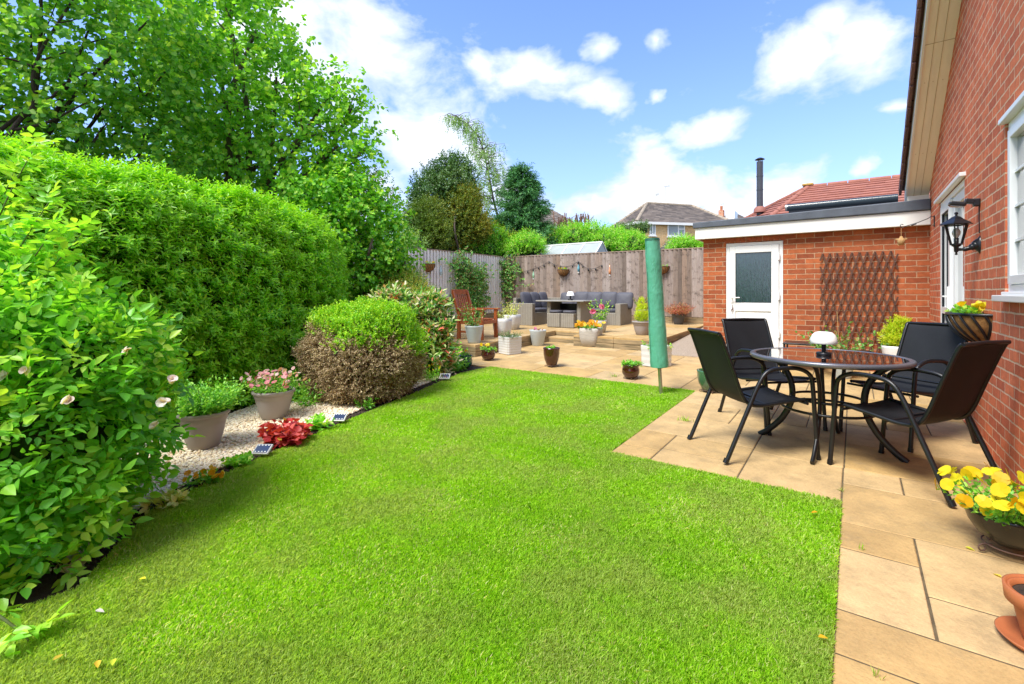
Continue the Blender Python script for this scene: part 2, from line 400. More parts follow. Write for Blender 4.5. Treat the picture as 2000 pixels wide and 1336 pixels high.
M = {}
M['brick_a'] = brickmat('red_brick', 1, (0.73, 0.195, 0.085), (0.50, 0.12, 0.058), (0.72, 0.47, 0.31))
M['brick_b'] = brickmat('orange_brick', 0, (0.47, 0.135, 0.05), (0.27, 0.068, 0.03), (0.50, 0.30, 0.18), (0.04, 0.0))
M['brick_far'] = brickmat('buff_brick', 0, (0.86, 0.56, 0.27), (0.74, 0.45, 0.20), (0.7, 0.55, 0.36))
M['white'] = simple('white_upvc', (0.82, 0.83, 0.82), 0.3, 0.02, 3)
M['fascia'] = simple('white_fascia', (0.80, 0.80, 0.76), 0.5, 0.05, 4, 0.1, 30)
M['lead'] = simple('grey_roof_edge', (0.085, 0.10, 0.125), 0.6, 0.2, 5, 0.2, 20)
M['soffit'] = simple('cream_soffit', (0.88, 0.82, 0.68), 0.6, 0.05, 2.5, 0.1, 12, stretch=(6, 1, 1))
M['rooftile'] = rndmat('brown_roof_tile', [(0.11, 0.055, 0.045), (0.17, 0.085, 0.07), (0.2, 0.11, 0.09)], 0.8, 12, 0.2)
M['redtile'] = rndmat('red_roof_tile', [(0.27, 0.10, 0.07), (0.34, 0.135, 0.095), (0.3, 0.12, 0.09)], 0.75, 7, 0.2, 0.3, 40)
M['greytile'] = rndmat('weathered_roof_tile', [(0.11, 0.095, 0.085), (0.17, 0.14, 0.12), (0.22, 0.18, 0.15)], 0.9, 2.5, 0.3)
M['black'] = simple('black_metal', (0.012, 0.013, 0.016), 0.32, 0.2, 20, 0.05, 60)
M['frame'] = simple('charcoal_powder_coat', (0.006, 0.007, 0.009), 0.38, 0.2, 20)
M['mortar_stain'] = simple('soil', (0.035, 0.022, 0.014), 0.95, 0.4, 30, 0.8, 60)
M['bark'] = simple('grey_bark', (0.10, 0.075, 0.055), 0.9, 0.3, 12, 0.6, 40, stretch=(1, 1, .3))
M['darkbark'] = simple('dark_bark', (0.04, 0.026, 0.02), 0.9, 0.3, 12, 0.6, 40)
M['stem'] = simple('green_stem', (0.11, 0.16, 0.04), 0.7, 0.3, 30)
M['gap_shade'] = simple('fence_gap_shade', (0.06, 0.045, 0.035), 0.95)  # dark colour that paints the shade between fence boards
M['coir'] = simple('coir_liner', (0.34, 0.17, 0.05), 0.95, 0.35, 30, 1.0, 120)
M['grey_pot'] = simple('warm_grey_plastic', (0.33, 0.29, 0.275), 0.55, 0.06, 4, 0.08, 50)
M['white_pot'] = simple('off_white_plastic', (0.60, 0.60, 0.575), 0.5, 0.08, 10, 0.15, 60, stretch=(1, 1, 8))
M['stone_pot'] = simple('stone_effect_pot', (0.45, 0.43, 0.39), 0.7, 0.15, 12, 0.4, 60, stretch=(1, 1, 5))
M['blue_pot'] = simple('pale_blue_grey_plastic', (0.46, 0.51, 0.51), 0.45, 0.06, 10, 0.15, 30, stretch=(1, 1, 8))
M['red_glaze'] = simple('oxblood_glaze', (0.052, 0.010, 0.007), 0.12, 0.3, 8, coat=0.7)
M['teal_glaze'] = simple('teal_glaze', (0.02, 0.085, 0.08), 0.15, 0.3, 8, coat=0.7)
M['green_glaze'] = simple('green_glaze', (0.05, 0.13, 0.07), 0.15, 0.3, 8, coat=0.7)
M['black_glaze'] = simple('black_glaze', (0.006, 0.006, 0.004), 0.25, 0.3, 8, coat=0.15)
M['terracotta'] = simple('terracotta', (0.42, 0.13, 0.045), 0.6, 0.12, 6, 0.1, 60)
M['dark_pot'] = simple('dark_grey_plastic', (0.07, 0.075, 0.085), 0.5, 0.1, 6)
M['wood'] = simple('orange_stained_wood', (0.33, 0.085, 0.02), 0.45, 0.3, 6, 0.2, 30, stretch=(8, 8, 1))
M['trellis'] = simple('brown_trellis_wood', (0.10, 0.038, 0.02), 0.7, 0.3, 12, 0.3, 60)
M['sleeper'] = simple('old_timber_sleeper', (0.33, 0.24, 0.13), 0.9, 0.3, 3, 0.5, 30, c2=(0.2, 0.16, 0.085), stretch=(1, 1, 8))
M['rust'] = simple('rusty_wire', (0.13, 0.07, 0.05), 0.7, 0.3, 30)
M['steel'] = simple('galvanised_steel', (0.42, 0.42, 0.38), 0.35, 0.15, 20, metal=0.9)
M['lampwhite'] = simple('white_lamp_glass', (0.85, 0.84, 0.80), 0.25, 0.01, 3)
M['concrete'] = simple('pebbled_concrete', (0.35, 0.28, 0.21), 0.95, 0.35, 60, 0.8, 90)
M['wall_render'] = simple('pale_render', (0.55, 0.52, 0.46), 0.9, 0.1, 2)
M['clear'] = simple('bulb_glass', (0.5, 0.5, 0.45), 0.1, 0.05, 3)
M['rope'] = simple('jute', (0.45, 0.27, 0.11), 0.9, 0.2, 40)
def glass_dark(name, c, rough=0.03, bumps=None, drops=False):
    m, n, b, o = newmat(name); pset(b, Roughness=rough, Metallic=0.0); b.inputs['Base Color'].default_value = (*c, 1); b.inputs['Specular IOR Level'].default_value = 0.9
    b.inputs['Coat Weight'].default_value = 1.0; b.inputs['Coat Roughness'].default_value = 0.02; b.inputs['Coat IOR'].default_value = 1.6
    tcn = n.n('ShaderNodeTexCoord')
    if bumps:
        mpn = n.n('ShaderNodeMapping'); n.l(tcn.outputs['Object'], mpn.inputs[0]); mpn.inputs['Scale'].default_value = bumps[:3]
        f = n.noise(mpn.outputs[0], bumps[3], 4, 0.7); bn = n.n('ShaderNodeBump'); bn.inputs['Strength'].default_value = bumps[4]; bn.inputs['Distance'].default_value = 0.004
        n.l(f, bn.inputs['Height']); n.l(bn.outputs[0], b.inputs['Normal']); n.l(bn.outputs[0], b.inputs['Coat Normal'])
        n.l(n.ramp(f, [(0.3, tuple(x * 0.5 for x in c)), (0.75, tuple(x * 2.2 for x in c))]), b.inputs['Base Color'])
    if drops:
        v = n.n('ShaderNodeTexVoronoi'); v.inputs['Scale'].default_value = 55; n.l(tcn.outputs['Object'], v.inputs['Vector'])
        n.l(n.ramp(v.outputs['Distance'], [(0.10, (0.35, 0.35, 0.36)), (0.16, c)]), b.inputs['Base Color'])
    return m
M['glass'] = glass_dark('window_glass', (0.03, 0.035, 0.04))
M['frosted'] = glass_dark('rain_patterned_glass', (0.012, 0.030, 0.034), 0.12, (60, 60, 7, 1.0, 0.55))
M['tableglass'] = glass_dark('dark_table_glass', (0.020, 0.010, 0.010), 0.03, None, True)
M['poly'] = simple('white_polycarbonate', (0.36, 0.40, 0.40), 0.3, 0.1, 3)
# mesh fabric of the chairs
def fabric(name, c, c2, sc=420):
    m, n, b, o = newmat(name); tcn = n.n('ShaderNodeTexCoord')
    w1 = n.noise(tcn.outputs['Object'], sc, 2, 0.5); w2 = n.noise(tcn.outputs['Object'], 7.0, 4, 0.6)
    n.l(n.mix(n.ramp(w2, [(0.35, 0.0), (0.7, 0.6)]), n.ramp(w1, [(0.35, c), (0.65, c2)]), c2), b.inputs['Base Color']); b.inputs['Roughness'].default_value = 0.62; b.inputs['Specular IOR Level'].default_value = 0.3
    bn = n.n('ShaderNodeBump'); bn.inputs['Strength'].default_value = 0.25; bn.inputs['Distance'].default_value = 0.002; n.l(w1, bn.inputs['Height']); n.l(bn.outputs[0], b.inputs['Normal'])
    return m
M['sling'] = fabric('black_mesh_fabric', (0.003, 0.0035, 0.005), (0.014, 0.016, 0.020))
M['cushion'] = fabric('grey_cushion_fabric', (0.065, 0.065, 0.082), (0.105, 0.105, 0.125), 200)
def wicker():
    m, n, b, o = newmat('grey_wicker'); tcn = n.n('ShaderNodeTexCoord'); sp = n.n('ShaderNodeSeparateXYZ'); n.l(tcn.outputs['Object'], sp.inputs[0])
    h = n.m('SINE', n.m('MULTIPLY', sp.outputs[2], 2 * pi / 0.026)); v = n.m('SINE', n.m('MULTIPLY', n.m('ADD', sp.outputs[0], sp.outputs[1]), 2 * pi / 0.05))
    f = n.m('ADD', n.m('MULTIPLY', h, 0.35), n.m('ADD', n.m('MULTIPLY', v, 0.15), 0.5)); ns = n.noise(tcn.outputs['Object'], 25, 4, 0.6)
    c = n.ramp(n.m('ADD', n.m('MULTIPLY', f, 0.75), n.m('MULTIPLY', ns, 0.25)), [(0.1, (0.10, 0.088, 0.07)), (0.45, (0.25, 0.225, 0.18)), (0.9, (0.40, 0.37, 0.31))]); n.l(c, b.inputs['Base Color'])
    b.inputs['Roughness'].default_value = 0.6; bn = n.n('ShaderNodeBump'); bn.inputs['Distance'].default_value = 0.006; n.l(f, bn.inputs['Height']); n.l(bn.outputs[0], b.inputs['Normal'])
    return m
M['wicker'] = wicker()
def cover():
    m, n, b, o = newmat('green_pvc_cover'); tcn = n.n('ShaderNodeTexCoord'); mpn = n.n('ShaderNodeMapping'); n.l(tcn.outputs['Object'], mpn.inputs[0]); mpn.inputs['Scale'].default_value = (1, 1, 0.5)
    f = n.noise(mpn.outputs[0], 26, 5, 0.65, 1.2); n.l(n.ramp(f, [(0.3, (0.085, 0.35, 0.22)), (0.7, (0.115, 0.42, 0.285))]), b.inputs['Base Color']); b.inputs['Roughness'].default_value = 0.38
    bn = n.n('ShaderNodeBump'); bn.inputs['Strength'].default_value = 0.6; bn.inputs['Distance'].default_value = 0.015; n.l(f, bn.inputs['Height']); n.l(bn.outputs[0], b.inputs['Normal']); return m
M['cover'] = cover()
M['fencewood'] = rndmat('weathered_fence_wood', [(0.15, 0.115, 0.09), (0.37, 0.30, 0.26), (0.24, 0.18, 0.14), (0.45, 0.38, 0.34), (0.30, 0.21, 0.15), (0.40, 0.33, 0.29)], 0.9, 3.0, 0.3, 0.5, 18, (14, 14, 1), (7.0, (0.10, 0.075, 0.06), 5.0))
M['fencepale'] = rndmat('bleached_fence_wood', [(0.66, 0.63, 0.60), (0.84, 0.82, 0.79), (0.72, 0.69, 0.66), (0.87, 0.85, 0.83)], 0.9, 3.0, 0.1, 0.3, 18, (14, 14, 1), (7.0, (0.5, 0.46, 0.42), 2.0))
M['slab'] = rndmat('buff_stone_slab', [(0.41, 0.265, 0.105), (0.47, 0.32, 0.145), (0.51, 0.36, 0.18), (0.44, 0.28, 0.10), (0.46, 0.33, 0.17)], 0.8, 4.0, 0.26, 0.9, 24, None, (6.0, (0.26, 0.19, 0.10), 3.2))
M['joint'] = simple('slab_joint', (0.11, 0.08, 0.04), 0.95, 0.4, 12, 0.5, 60)
M['gravel'] = rndmat('cream_gravel', [(0.70, 0.58, 0.38), (0.84, 0.74, 0.53), (0.88, 0.82, 0.66), (0.72, 0.53, 0.32), (0.87, 0.80, 0.66)], 0.8, 40, 0.1, 0)
M['gravelbase'] = simple('gravel_base', (0.68, 0.56, 0.38), 0.95, 0.35, 60, 0.8, 80)
# leaves
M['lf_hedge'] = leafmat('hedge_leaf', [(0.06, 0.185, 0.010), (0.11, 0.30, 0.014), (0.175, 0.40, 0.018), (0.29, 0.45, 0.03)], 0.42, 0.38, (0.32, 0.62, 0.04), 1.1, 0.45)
M['lf_rose'] = leafmat('rose_leaf', [(0.055, 0.20, 0.02), (0.10, 0.30, 0.028), (0.165, 0.39, 0.038), (0.30, 0.46, 0.05)], 0.45, 0.38)
M['lf_lime'] = leafmat('lime_leaf', [(0.065, 0.20, 0.02), (0.11, 0.28, 0.03), (0.17, 0.37, 0.038), (0.30, 0.45, 0.06)], 0.5, 0.4)
M['lf_alder'] = leafmat('alder_leaf', [(0.045, 0.15, 0.022), (0.08, 0.23, 0.028), (0.14, 0.31, 0.036), (0.26, 0.38, 0.06)], 0.5, 0.4)
M['lf_hazel'] = leafmat('hazel_leaf', [(0.04, 0.15, 0.012), (0.09, 0.27, 0.02), (0.15, 0.37, 0.03), (0.3, 0.48, 0.05)], 0.4, 0.45)
M['lf_dark'] = leafmat('dark_evergreen_leaf', [(0.03, 0.075, 0.018), (0.055, 0.115, 0.03), (0.09, 0.16, 0.05), (0.17, 0.23, 0.12)], 0.2, 0.35)
M['lf_gold'] = leafmat('golden_evergreen_leaf', [(0.04, 0.09, 0.010), (0.09, 0.14, 0.015), (0.19, 0.19, 0.02), (0.33, 0.22, 0.022)], 0.25, 0.5)
M['lf_conifer'] = leafmat('conifer_leaf', [(0.02, 0.09, 0.03), (0.045, 0.15, 0.045), (0.09, 0.22, 0.06)], 0.15, 0.5)
M['lf_birch'] = leafmat('birch_leaf', [(0.10, 0.2, 0.05), (0.18, 0.3, 0.09), (0.25, 0.36, 0.14)], 0.4, 0.45)
M['lf_bright'] = leafmat('bright_shrub_leaf', [(0.06, 0.2, 0.015), (0.13, 0.35, 0.02), (0.2, 0.45, 0.04), (0.4, 0.55, 0.14)], 0.4, 0.45)
M['lf_box_top'] = leafmat('box_leaf', [(0.08, 0.24, 0.012), (0.15, 0.34, 0.016), (0.25, 0.41, 0.022), (0.33, 0.43, 0.03)], 0.35, 0.4)
M['lf_box_dead'] = leafmat('dead_box_leaf', [(0.10, 0.065, 0.035), (0.19, 0.135, 0.075), (0.27, 0.20, 0.11), (0.44, 0.37, 0.22)], 0.1, 0.7)
M['lf_photinia'] = leafmat('photinia_leaf', [(0.025, 0.10, 0.02), (0.06, 0.18, 0.03), (0.13, 0.28, 0.05), (0.32, 0.40, 0.14), (0.52, 0.40, 0.30), (0.42, 0.09, 0.05)], 0.3, 0.4)
M['lf_berberis'] = leafmat('berberis_leaf', [(0.05, 0.13, 0.02), (0.14, 0.24, 0.03), (0.26, 0.33, 0.04), (0.3, 0.12, 0.04)], 0.35, 0.45)
M['lf_climber'] = leafmat('climber_leaf', [(0.03, 0.12, 0.02), (0.07, 0.2, 0.035), (0.14, 0.3, 0.07), (0.25, 0.12, 0.07)], 0.3, 0.45)
M['lf_yconifer'] = leafmat('yellow_conifer_leaf', [(0.22, 0.40, 0.02), (0.38, 0.55, 0.03), (0.55, 0.66, 0.05)], 0.35, 0.5)
M['lf_red'] = leafmat('crimson_leaf', [(0.16, 0.012, 0.014), (0.32, 0.03, 0.03), (0.45, 0.10, 0.09)], 0.3, 0.4)
M['lf_pinkleaf'] = leafmat('pink_brown_leaf', [(0.16, 0.05, 0.03), (0.32, 0.10, 0.08), (0.25, 0.2, 0.07)], 0.3, 0.5)
M['lf_pot'] = leafmat('pot_plant_leaf', [(0.05, 0.18, 0.02), (0.12, 0.32, 0.035), (0.25, 0.48, 0.06)], 0.35, 0.4)
M['lf_pale'] = leafmat('pale_leaf', [(0.25, 0.34, 0.08), (0.42, 0.46, 0.14), (0.5, 0.5, 0.2)], 0.35, 0.5)
M['grass'] = leafmat('grass_blade', [(0.11, 0.245, 0.008), (0.185, 0.355, 0.013), (0.265, 0.42, 0.026), (0.44, 0.45, 0.21)], 0.45, 0.5, (0.42, 0.54, 0.14), 1.9, 0.15)
M['inner'] = simple('foliage_core_shade', (0.03, 0.08, 0.014), 0.95, 0.5, 14, 0.8, 30)  # core colour kept dark to hold the shade between leaves
M['innerbrown'] = simple('dead_inner_twigs', (0.055, 0.035, 0.02), 0.95, 0.5, 24, 0.8, 50)
def petal(name, stops): return leafmat(name, stops, 0.35, 0.5)
M['p_yellow'] = petal('yellow_petal', [(0.75, 0.42, 0.005), (0.88, 0.60, 0.01), (0.92, 0.70, 0.03)])
M['p_orange'] = petal('orange_petal', [(0.85, 0.30, 0.005), (0.9, 0.45, 0.02), (0.85, 0.65, 0.1)])
M['p_pink'] = petal('pink_petal', [(0.65, 0.20, 0.26), (0.8, 0.38, 0.42), (0.85, 0.6, 0.58)])
M['p_rose'] = petal('magenta_petal', [(0.7, 0.15, 0.3), (0.82, 0.35, 0.5)])
M['p_white'] = petal('white_petal', [(0.75, 0.62, 0.6), (0.85, 0.8, 0.76)])
# ================================================================ STRUCTURE
def in_poly(P2, poly):
    x, y = P2[:, 0], P2[:, 1]; ins = np.zeros(len(P2), bool); n = len(poly); j = n - 1
    for i in range(n):
        xi, yi = poly[i]; xj, yj = poly[j]
        c = ((yi > y) != (yj > y)) & (x < (xj - xi) * (y - yi) / ((yj - yi) + 1e-12) + xi); ins ^= c; j = i
    return ins
def zgv(y): return 0.028 * (np.clip(y, -1.0, 14.0) - 4.5)
def sheet(name, poly, dz, mat, kind='structure', parent=None):
    """flat polygon laid on the sloping ground (poly all between y=-1 and y=14)"""
    mb = MB(); mb.add([(x, y, zg(x, y) + dz) for x, y in poly], [tuple(range(len(poly)))])
    o = mb.build(name, mat, parent); return tag(o, kind=kind)
# ground: one sheet out to the horizon
gm = MB(); ys = [-600, -1, 14, 600]; xs = [-700, -14, 14, 700]
gv = [(x, y, zg(x, y) - 0.03) for y in ys for x in xs]
gm.add(gv, [(j * 4 + i, j * 4 + i + 1, (j + 1) * 4 + i + 1, (j + 1) * 4 + i) for j in range(3) for i in range(3)])
tag(gm.build('ground', simple('garden_earth', (0.05, 0.06, 0.022), 0.95, 0.4, 0.6, 0.3, 20)), kind='structure')

# lawn outline (left edge traced on the ground)
edge_px = [(150, 1150), (290, 1000), (400, 945), (500, 897), (600, 855), (700, 812), (800, 772), (850, 750), (900, 729)]
ledge = [(G(x, y).x, G(x, y).y) for x, y in edge_px]
PX0, PY0, PX1, PY1 = -0.06, 3.33, -1.5, 5.68
lawn_poly = [(PX0, -1.0), (PX0, PY0), (PX1, PY0), (PX1, PY1), (-4.55, PY1)] + ledge[::-1] + [(-3.0, -1.0)]
# base of the lawn
m, n, b, o = newmat('lawn_turf'); tcn = n.n('ShaderNodeTexCoord'); f = n.noise(tcn.outputs['Object'], 40, 5, 0.7); f2 = n.noise(tcn.outputs['Object'], 0.9, 4, 0.6)
n.l(n.mix(n.ramp(f2, [(0.4, 0.0), (0.65, 0.6)]), n.ramp(f, [(0.3, (0.08, 0.19, 0.006)), (0.7, (0.2, 0.36, 0.014))]), (0.22, 0.30, 0.04)), b.inputs['Base Color']); b.inputs['Roughness'].default_value = 0.95
bn = n.n('ShaderNodeBump'); bn.inputs['Distance'].default_value = 0.02; n.l(f, bn.inputs['Height']); n.l(bn.outputs[0], b.inputs['Normal'])
sheet('lawn', lawn_poly, -0.008, m)
# grass blades, denser near the camera
def grass():
    tot = 800000; pts = []; cnt = 0
    while cnt < tot:
        q = np.stack([rng.uniform(-4.7, 0.0, 400000), rng.uniform(0.2, 5.7, 400000)], 1)
        d = np.hypot(q[:, 0], q[:, 1]); q = q[rng.random(len(q)) < np.minimum(1, (1.3 / d) ** 1.15)]
        q = q[in_poly(q, lawn_poly)]; pts.append(q); cnt += len(q)
    q = np.concatenate(pts)[:tot]; n_ = len(q); d = np.hypot(q[:, 0], q[:, 1])
    p3 = np.stack([q[:, 0], q[:, 1], zgv(q[:, 1]) - 0.006], 1)
    w1 = wave(p3 * np.array([1, 1, 0]), 1.6, 2.0); w2 = wave(p3 * np.array([1, 1, 0]), 6.5, 5.0)
    h = (0.014 + 0.008 * rng.random(n_)) * (1 + 0.14 * w2); h *= np.clip(rng.normal(1, .2, n_), .5, 1.6)
    a = rng.random(n_) * 2 * pi; lean = np.abs(rng.normal(0.35, 0.3, n_)) + 0.05 * w1
    dr = np.stack([np.cos(a), np.sin(a)], 1) * lean[:, None] + np.array([0.10, 0.06])
    w = (0.0008 + 0.00048 * d) * (0.8 + 0.5 * rng.random(n_))
    sa = a + pi / 2 + rng.normal(0, 0.5, n_); S = np.stack([np.cos(sa), np.sin(sa), 0 * a], 1) * w[:, None]
    mid = p3 + np.concatenate([dr * h[:, None] * 0.4, (h * 0.6)[:, None]], 1)
    tip = p3 + np.concatenate([dr * h[:, None] * 1.25, (h * np.clip(1.05 - 0.35 * lean, .35, 1))[:, None]], 1)
    V = np.stack([p3 - S, p3 + S, mid + S * 0.8, tip, mid - S * 0.8], 1).reshape(-1, 3); bb = (np.arange(n_) * 5)[:, None]
    F = np.concatenate([bb, bb + 1, bb + 2, bb + 3, bb + 4], 1)
    w3 = wave(p3 * np.array([.35, 1.9, 0]) + 3.0, 1.7, 4.0)
    rnd = np.clip(0.43 + 0.07 * w1 + 0.10 * w2 + 0.12 * w3 + rng.normal(0, 0.20, n_), 0, 0.86)
    # dry straw blades here and there
    dry = rng.random(n_) < 0.03 + 0.22 * np.clip(wave(p3 * np.array([1, 1, 0]) + 9.0, 4.2, 0.7) - .25, 0, 1) + .05 * np.clip(w1, 0, 1); rnd[dry] = 1.0
    o = np_mesh('grass', V, F, np.full(n_, 5), rnd, M['grass']); tag(o, kind='stuff')
grass()

# soil strip and gravel bed left of the lawn
soil = [(x - 0.16, y + 0.02) for x, y in ledge]
HX = [(-4.75, -1.0), (-5.0, 1.2), (-5.7, 3.6), (-6.3, 5.6), (-6.4, 6.2)]     # foot of the hedge
bed_poly = ledge + [(-4.6, PY1), (-5.3, 6.3), (-6.4, 6.3)] + HX[::-1] + [(-3.0, -1.0)]
sheet('soil_bed', bed_poly, -0.018, M['mortar_stain'])
grav_poly = [(x, y) for x, y in soil] + [(-5.75, 5.2), (-5.9, 4.2), (-5.55, 3.0), (-5.1, 2.0), (-4.9, 0.6), (-4.0, 0.2)]
o = sheet('gravel_bed', grav_poly, -0.008, M['gravelbase'])
def pebbles(n_, poly, x0, x1, y0, y1, smin, smax, name, mat, zoff):
    q = np.stack([rng.uniform(x0, x1, n_ * 3), rng.uniform(y0, y1, n_ * 3)], 1); q = q[in_poly(q, poly)][:n_]; k = len(q)
    base = np.array([[1, 0, 0], [0, 1, 0], [-1, 0, 0], [0, -1, 0], [0, 0, 1], [.7, .7, .5], [-.7, .7, .5], [-.7, -.7, .5], [.7, -.7, .5]], float)
    faces = [(0, 5, 4, 8), (1, 6, 4, 5), (2, 7, 4, 6), (3, 8, 4, 7), (0, 1, 5, 5), (1, 2, 6, 6), (2, 3, 7, 7), (3, 0, 8, 8)]
    a = rng.random(k) * 6.28; s = rng.uniform(smin, smax, (k, 3)); s[:, 2] *= 0.8
    pv = base[None] * s[:, None] * rng.uniform(0.75, 1.2, (k, 9, 1))
    c, sn = np.cos(a)[:, None], np.sin(a)[:, None]
    V = np.stack([pv[..., 0] * c - pv[..., 1] * sn, pv[..., 0] * sn + pv[..., 1] * c, pv[..., 2]], -1)
    V += np.stack([q[:, 0], q[:, 1], zgv(q[:, 1]) + zoff + rng.random(k) * 0.012], 1)[:, None]
    F = []; sz = []
    idx = (np.arange(k) * 9)[:, None]
    quad = np.array([f for f in faces[:4]]).ravel()[None] + idx; tri = np.array([f[:3] for f in faces[4:]]).ravel()[None] + idx
    F = np.concatenate([quad.ravel(), tri.ravel()]); sz = np.concatenate([np.full(4 * k, 4), np.full(4 * k, 3)])
    r = rng.random(k); rr = np.concatenate([np.repeat(r, 4), np.repeat(r, 4)])
    return np_mesh(name, V.reshape(-1, 3), F, sz, rr, mat)
tag(pebbles(26000, grav_poly, -6.0, -2.9, 0.2, 5.4, 0.007, 0.018, 'gravel', M['gravel'], -0.012), kind='stuff')
crumb = simple('soil_crumb', (0.05, 0.032, 0.022), 0.95, 0.5, 60)
soil_poly = [(x + 0.005, y) for x, y in ledge] + soil[::-1]
tag(pebbles(5000, soil_poly, -6.0, -2.8, 0.2, 5.8, 0.006, 0.016, 'soil_crumbs', crumb, -0.014), kind='stuff')

# ---------------------------------------------------------------- paving
def slabs(rects, name, z0, thick=0.035, gap=0.0042, jz=None, zf=None):
    mb = MB(); rn = []
    for (x0, x1, y0, y1) in rects:
        g = gap; a = [(x0 + g, y0 + g), (x1 - g, y0 + g), (x1 - g, y1 - g), (x0 + g, y1 - g)]
        e = 0.004; t = random.uniform(-0.0012, 0.0012)
        aa = [(x0 + g + e, y0 + g + e), (x1 - g - e, y0 + g + e), (x1 - g - e, y1 - g - e), (x0 + g + e, y1 - g - e)]
        vs = [(x, y, zg(x, y) + z0 - thick) for x, y in a] + [(x, y, zg(x, y) + z0 - e + t) for x, y in a] + [(x, y, zg(x, y) + z0 + t) for x, y in aa]
        mb.add(vs, [(8, 9, 10, 11)] + [(k, (k + 1) % 4, 4 + (k + 1) % 4, 4 + k) for k in range(4)] + [(4 + k, 4 + (k + 1) % 4, 8 + (k + 1) % 4, 8 + k) for k in range(4)])
        r = random.random(); rn += [r] * 9
    o = mb.build(name, M['slab']); at = o.data.attributes.new('rnd', 'FLOAT', 'FACE'); at.data.foreach_set('value', rn)
    return tag(o, kind='structure')
def tile_rect(x0, x1, y0, y1, u=0.3, seed=1, inside=None):
    """random ashlar pattern on a grid of u"""
    r = random.Random(seed); nx = max(1, round((x1 - x0) / u)); ny = max(1, round((y1 - y0) / u)); ux = (x1 - x0) / nx; uy = (y1 - y0) / ny
    used = [[False] * ny for _ in range(nx)]; out = []
    for j in range(ny):
        for i in range(nx):
            if used[i][j]: continue
            if inside and not inside(x0 + (i + .5) * ux, y0 + (j + .5) * uy): used[i][j] = True; continue
            opts = [(3, 2), (2, 3), (2, 2), (3, 2), (2, 1), (1, 2), (2, 2), (3, 2)]; r.shuffle(opts); opts += [(2, 2), (2, 1), (1, 2), (1, 1)]
            for a, b_ in opts:
                if i + a > nx or j + b_ > ny: continue
                if any(used[i + p][j + q] or (inside and not inside(x0 + (i + p + .5) * ux, y0 + (j + q + .5) * uy)) for p in range(a) for q in range(b_)): continue
                for p in range(a):
                    for q in range(b_): used[i + p][j + q] = True
                out.append((x0 + i * ux, x0 + (i + a) * ux, y0 + j * uy, y0 + (j + b_) * uy)); break
    return out
WX = 0.79
path = [(-.06, .79, 3.06, 3.63), (-.06, .24, 2.77, 3.06), (.24, .79, 2.54, 3.06), (-.06, .24, 2.25, 2.77), (.24, .79, 2.25, 2.54), (-.06, .79, 1.98, 2.25),
        (-.06, .3, 1.4, 1.98), (.3, .79, 1.1, 1.98), (-.06, .3, 1.1, 1.4), (-.06, .79, .5, 1.1), (-.06, .3, -.1, .5), (.3, .79, -.1, .5), (-.06, .79, -.95, -.1)]
front = [(-1.5, -1.2, 3.33, 3.56), (-1.2, -.62, 3.33, 3.63), (-.62, -.06, 3.33, 3.93), (-1.5, -1.2, 3.56, 4.0), (-1.2, -.62, 3.63, 4.0)]
front += [(-.06, .24, 3.63, 3.93), (.24, .79, 3.63, 3.93)]
rest = tile_rect(-.62, .79, 3.93, 5.68, 0.3, 4) + tile_rect(-1.5, -.62, 4.0, 5.68, 0.3, 9)
def ins2(x, y): return not (x < -2.87 and y > 8.42) and not (x < -5.37 and y > 6.25)
back_ = tile_rect(-5.4, .79, 5.68, 8.43, 0.31, 21, lambda x, y: not (x < -5.35 and y > 6.0))
niche = tile_rect(-5.37, -4.6, 8.43, 8.72, 0.3, 2)
slabs(path + front + rest + back_ + niche, 'patio_paving', 0.0)
sheet('patio_bedding', [(-.06, -.95), (.79, -.95), (.79, 8.43), (-4.6, 8.43), (-4.6, 8.72), (-5.4, 8.72), (-5.4, 5.68), (-1.5, 5.68), (-1.5, 3.33), (-.06, 3.33)], -0.004, M['joint'])

# raised terrace
TX0, TX1, TY0, TY1 = -9.0, -2.87, 8.45, 12.0
LW = (-5.37, 6.3)     # corner of the left wing
ter_in = lambda x, y: (y > TY0 or x < LW[0]) and not (LW[0] < x < -4.6 and y < 9.05)
ts = tile_rect(-9.0, TX1, 6.3, 12.0, 0.31, 31, None)
def clip_rects(rs):
    out = []
    for (x0, x1, y0, y1) in tile_rect(-9.0, LW[0], 6.3, 9.05, .305, 5) + tile_rect(-4.6, TX1, TY0, 9.05, .3, 6) + tile_rect(-9.0, TX1, 9.05, 12.0, .31, 7): out.append((x0, x1, y0, y1))
    return out
tsl = slabs(clip_rects(ts), 'terrace_paving', TD)
sheet('terrace_bedding', [(-9, 6.32), (LW[0] - .02, 6.32), (LW[0] - .02, 9.07), (-4.58, 9.07), (-4.58, TY0 + .02), (TX1 - .02, TY0 + .02), (TX1 - .02, 12), (-9, 12)], TD - 0.005, M['joint'])
slabs([(-5.37, -4.6, 8.72, 9.05)], 'step_tread', 0.105)
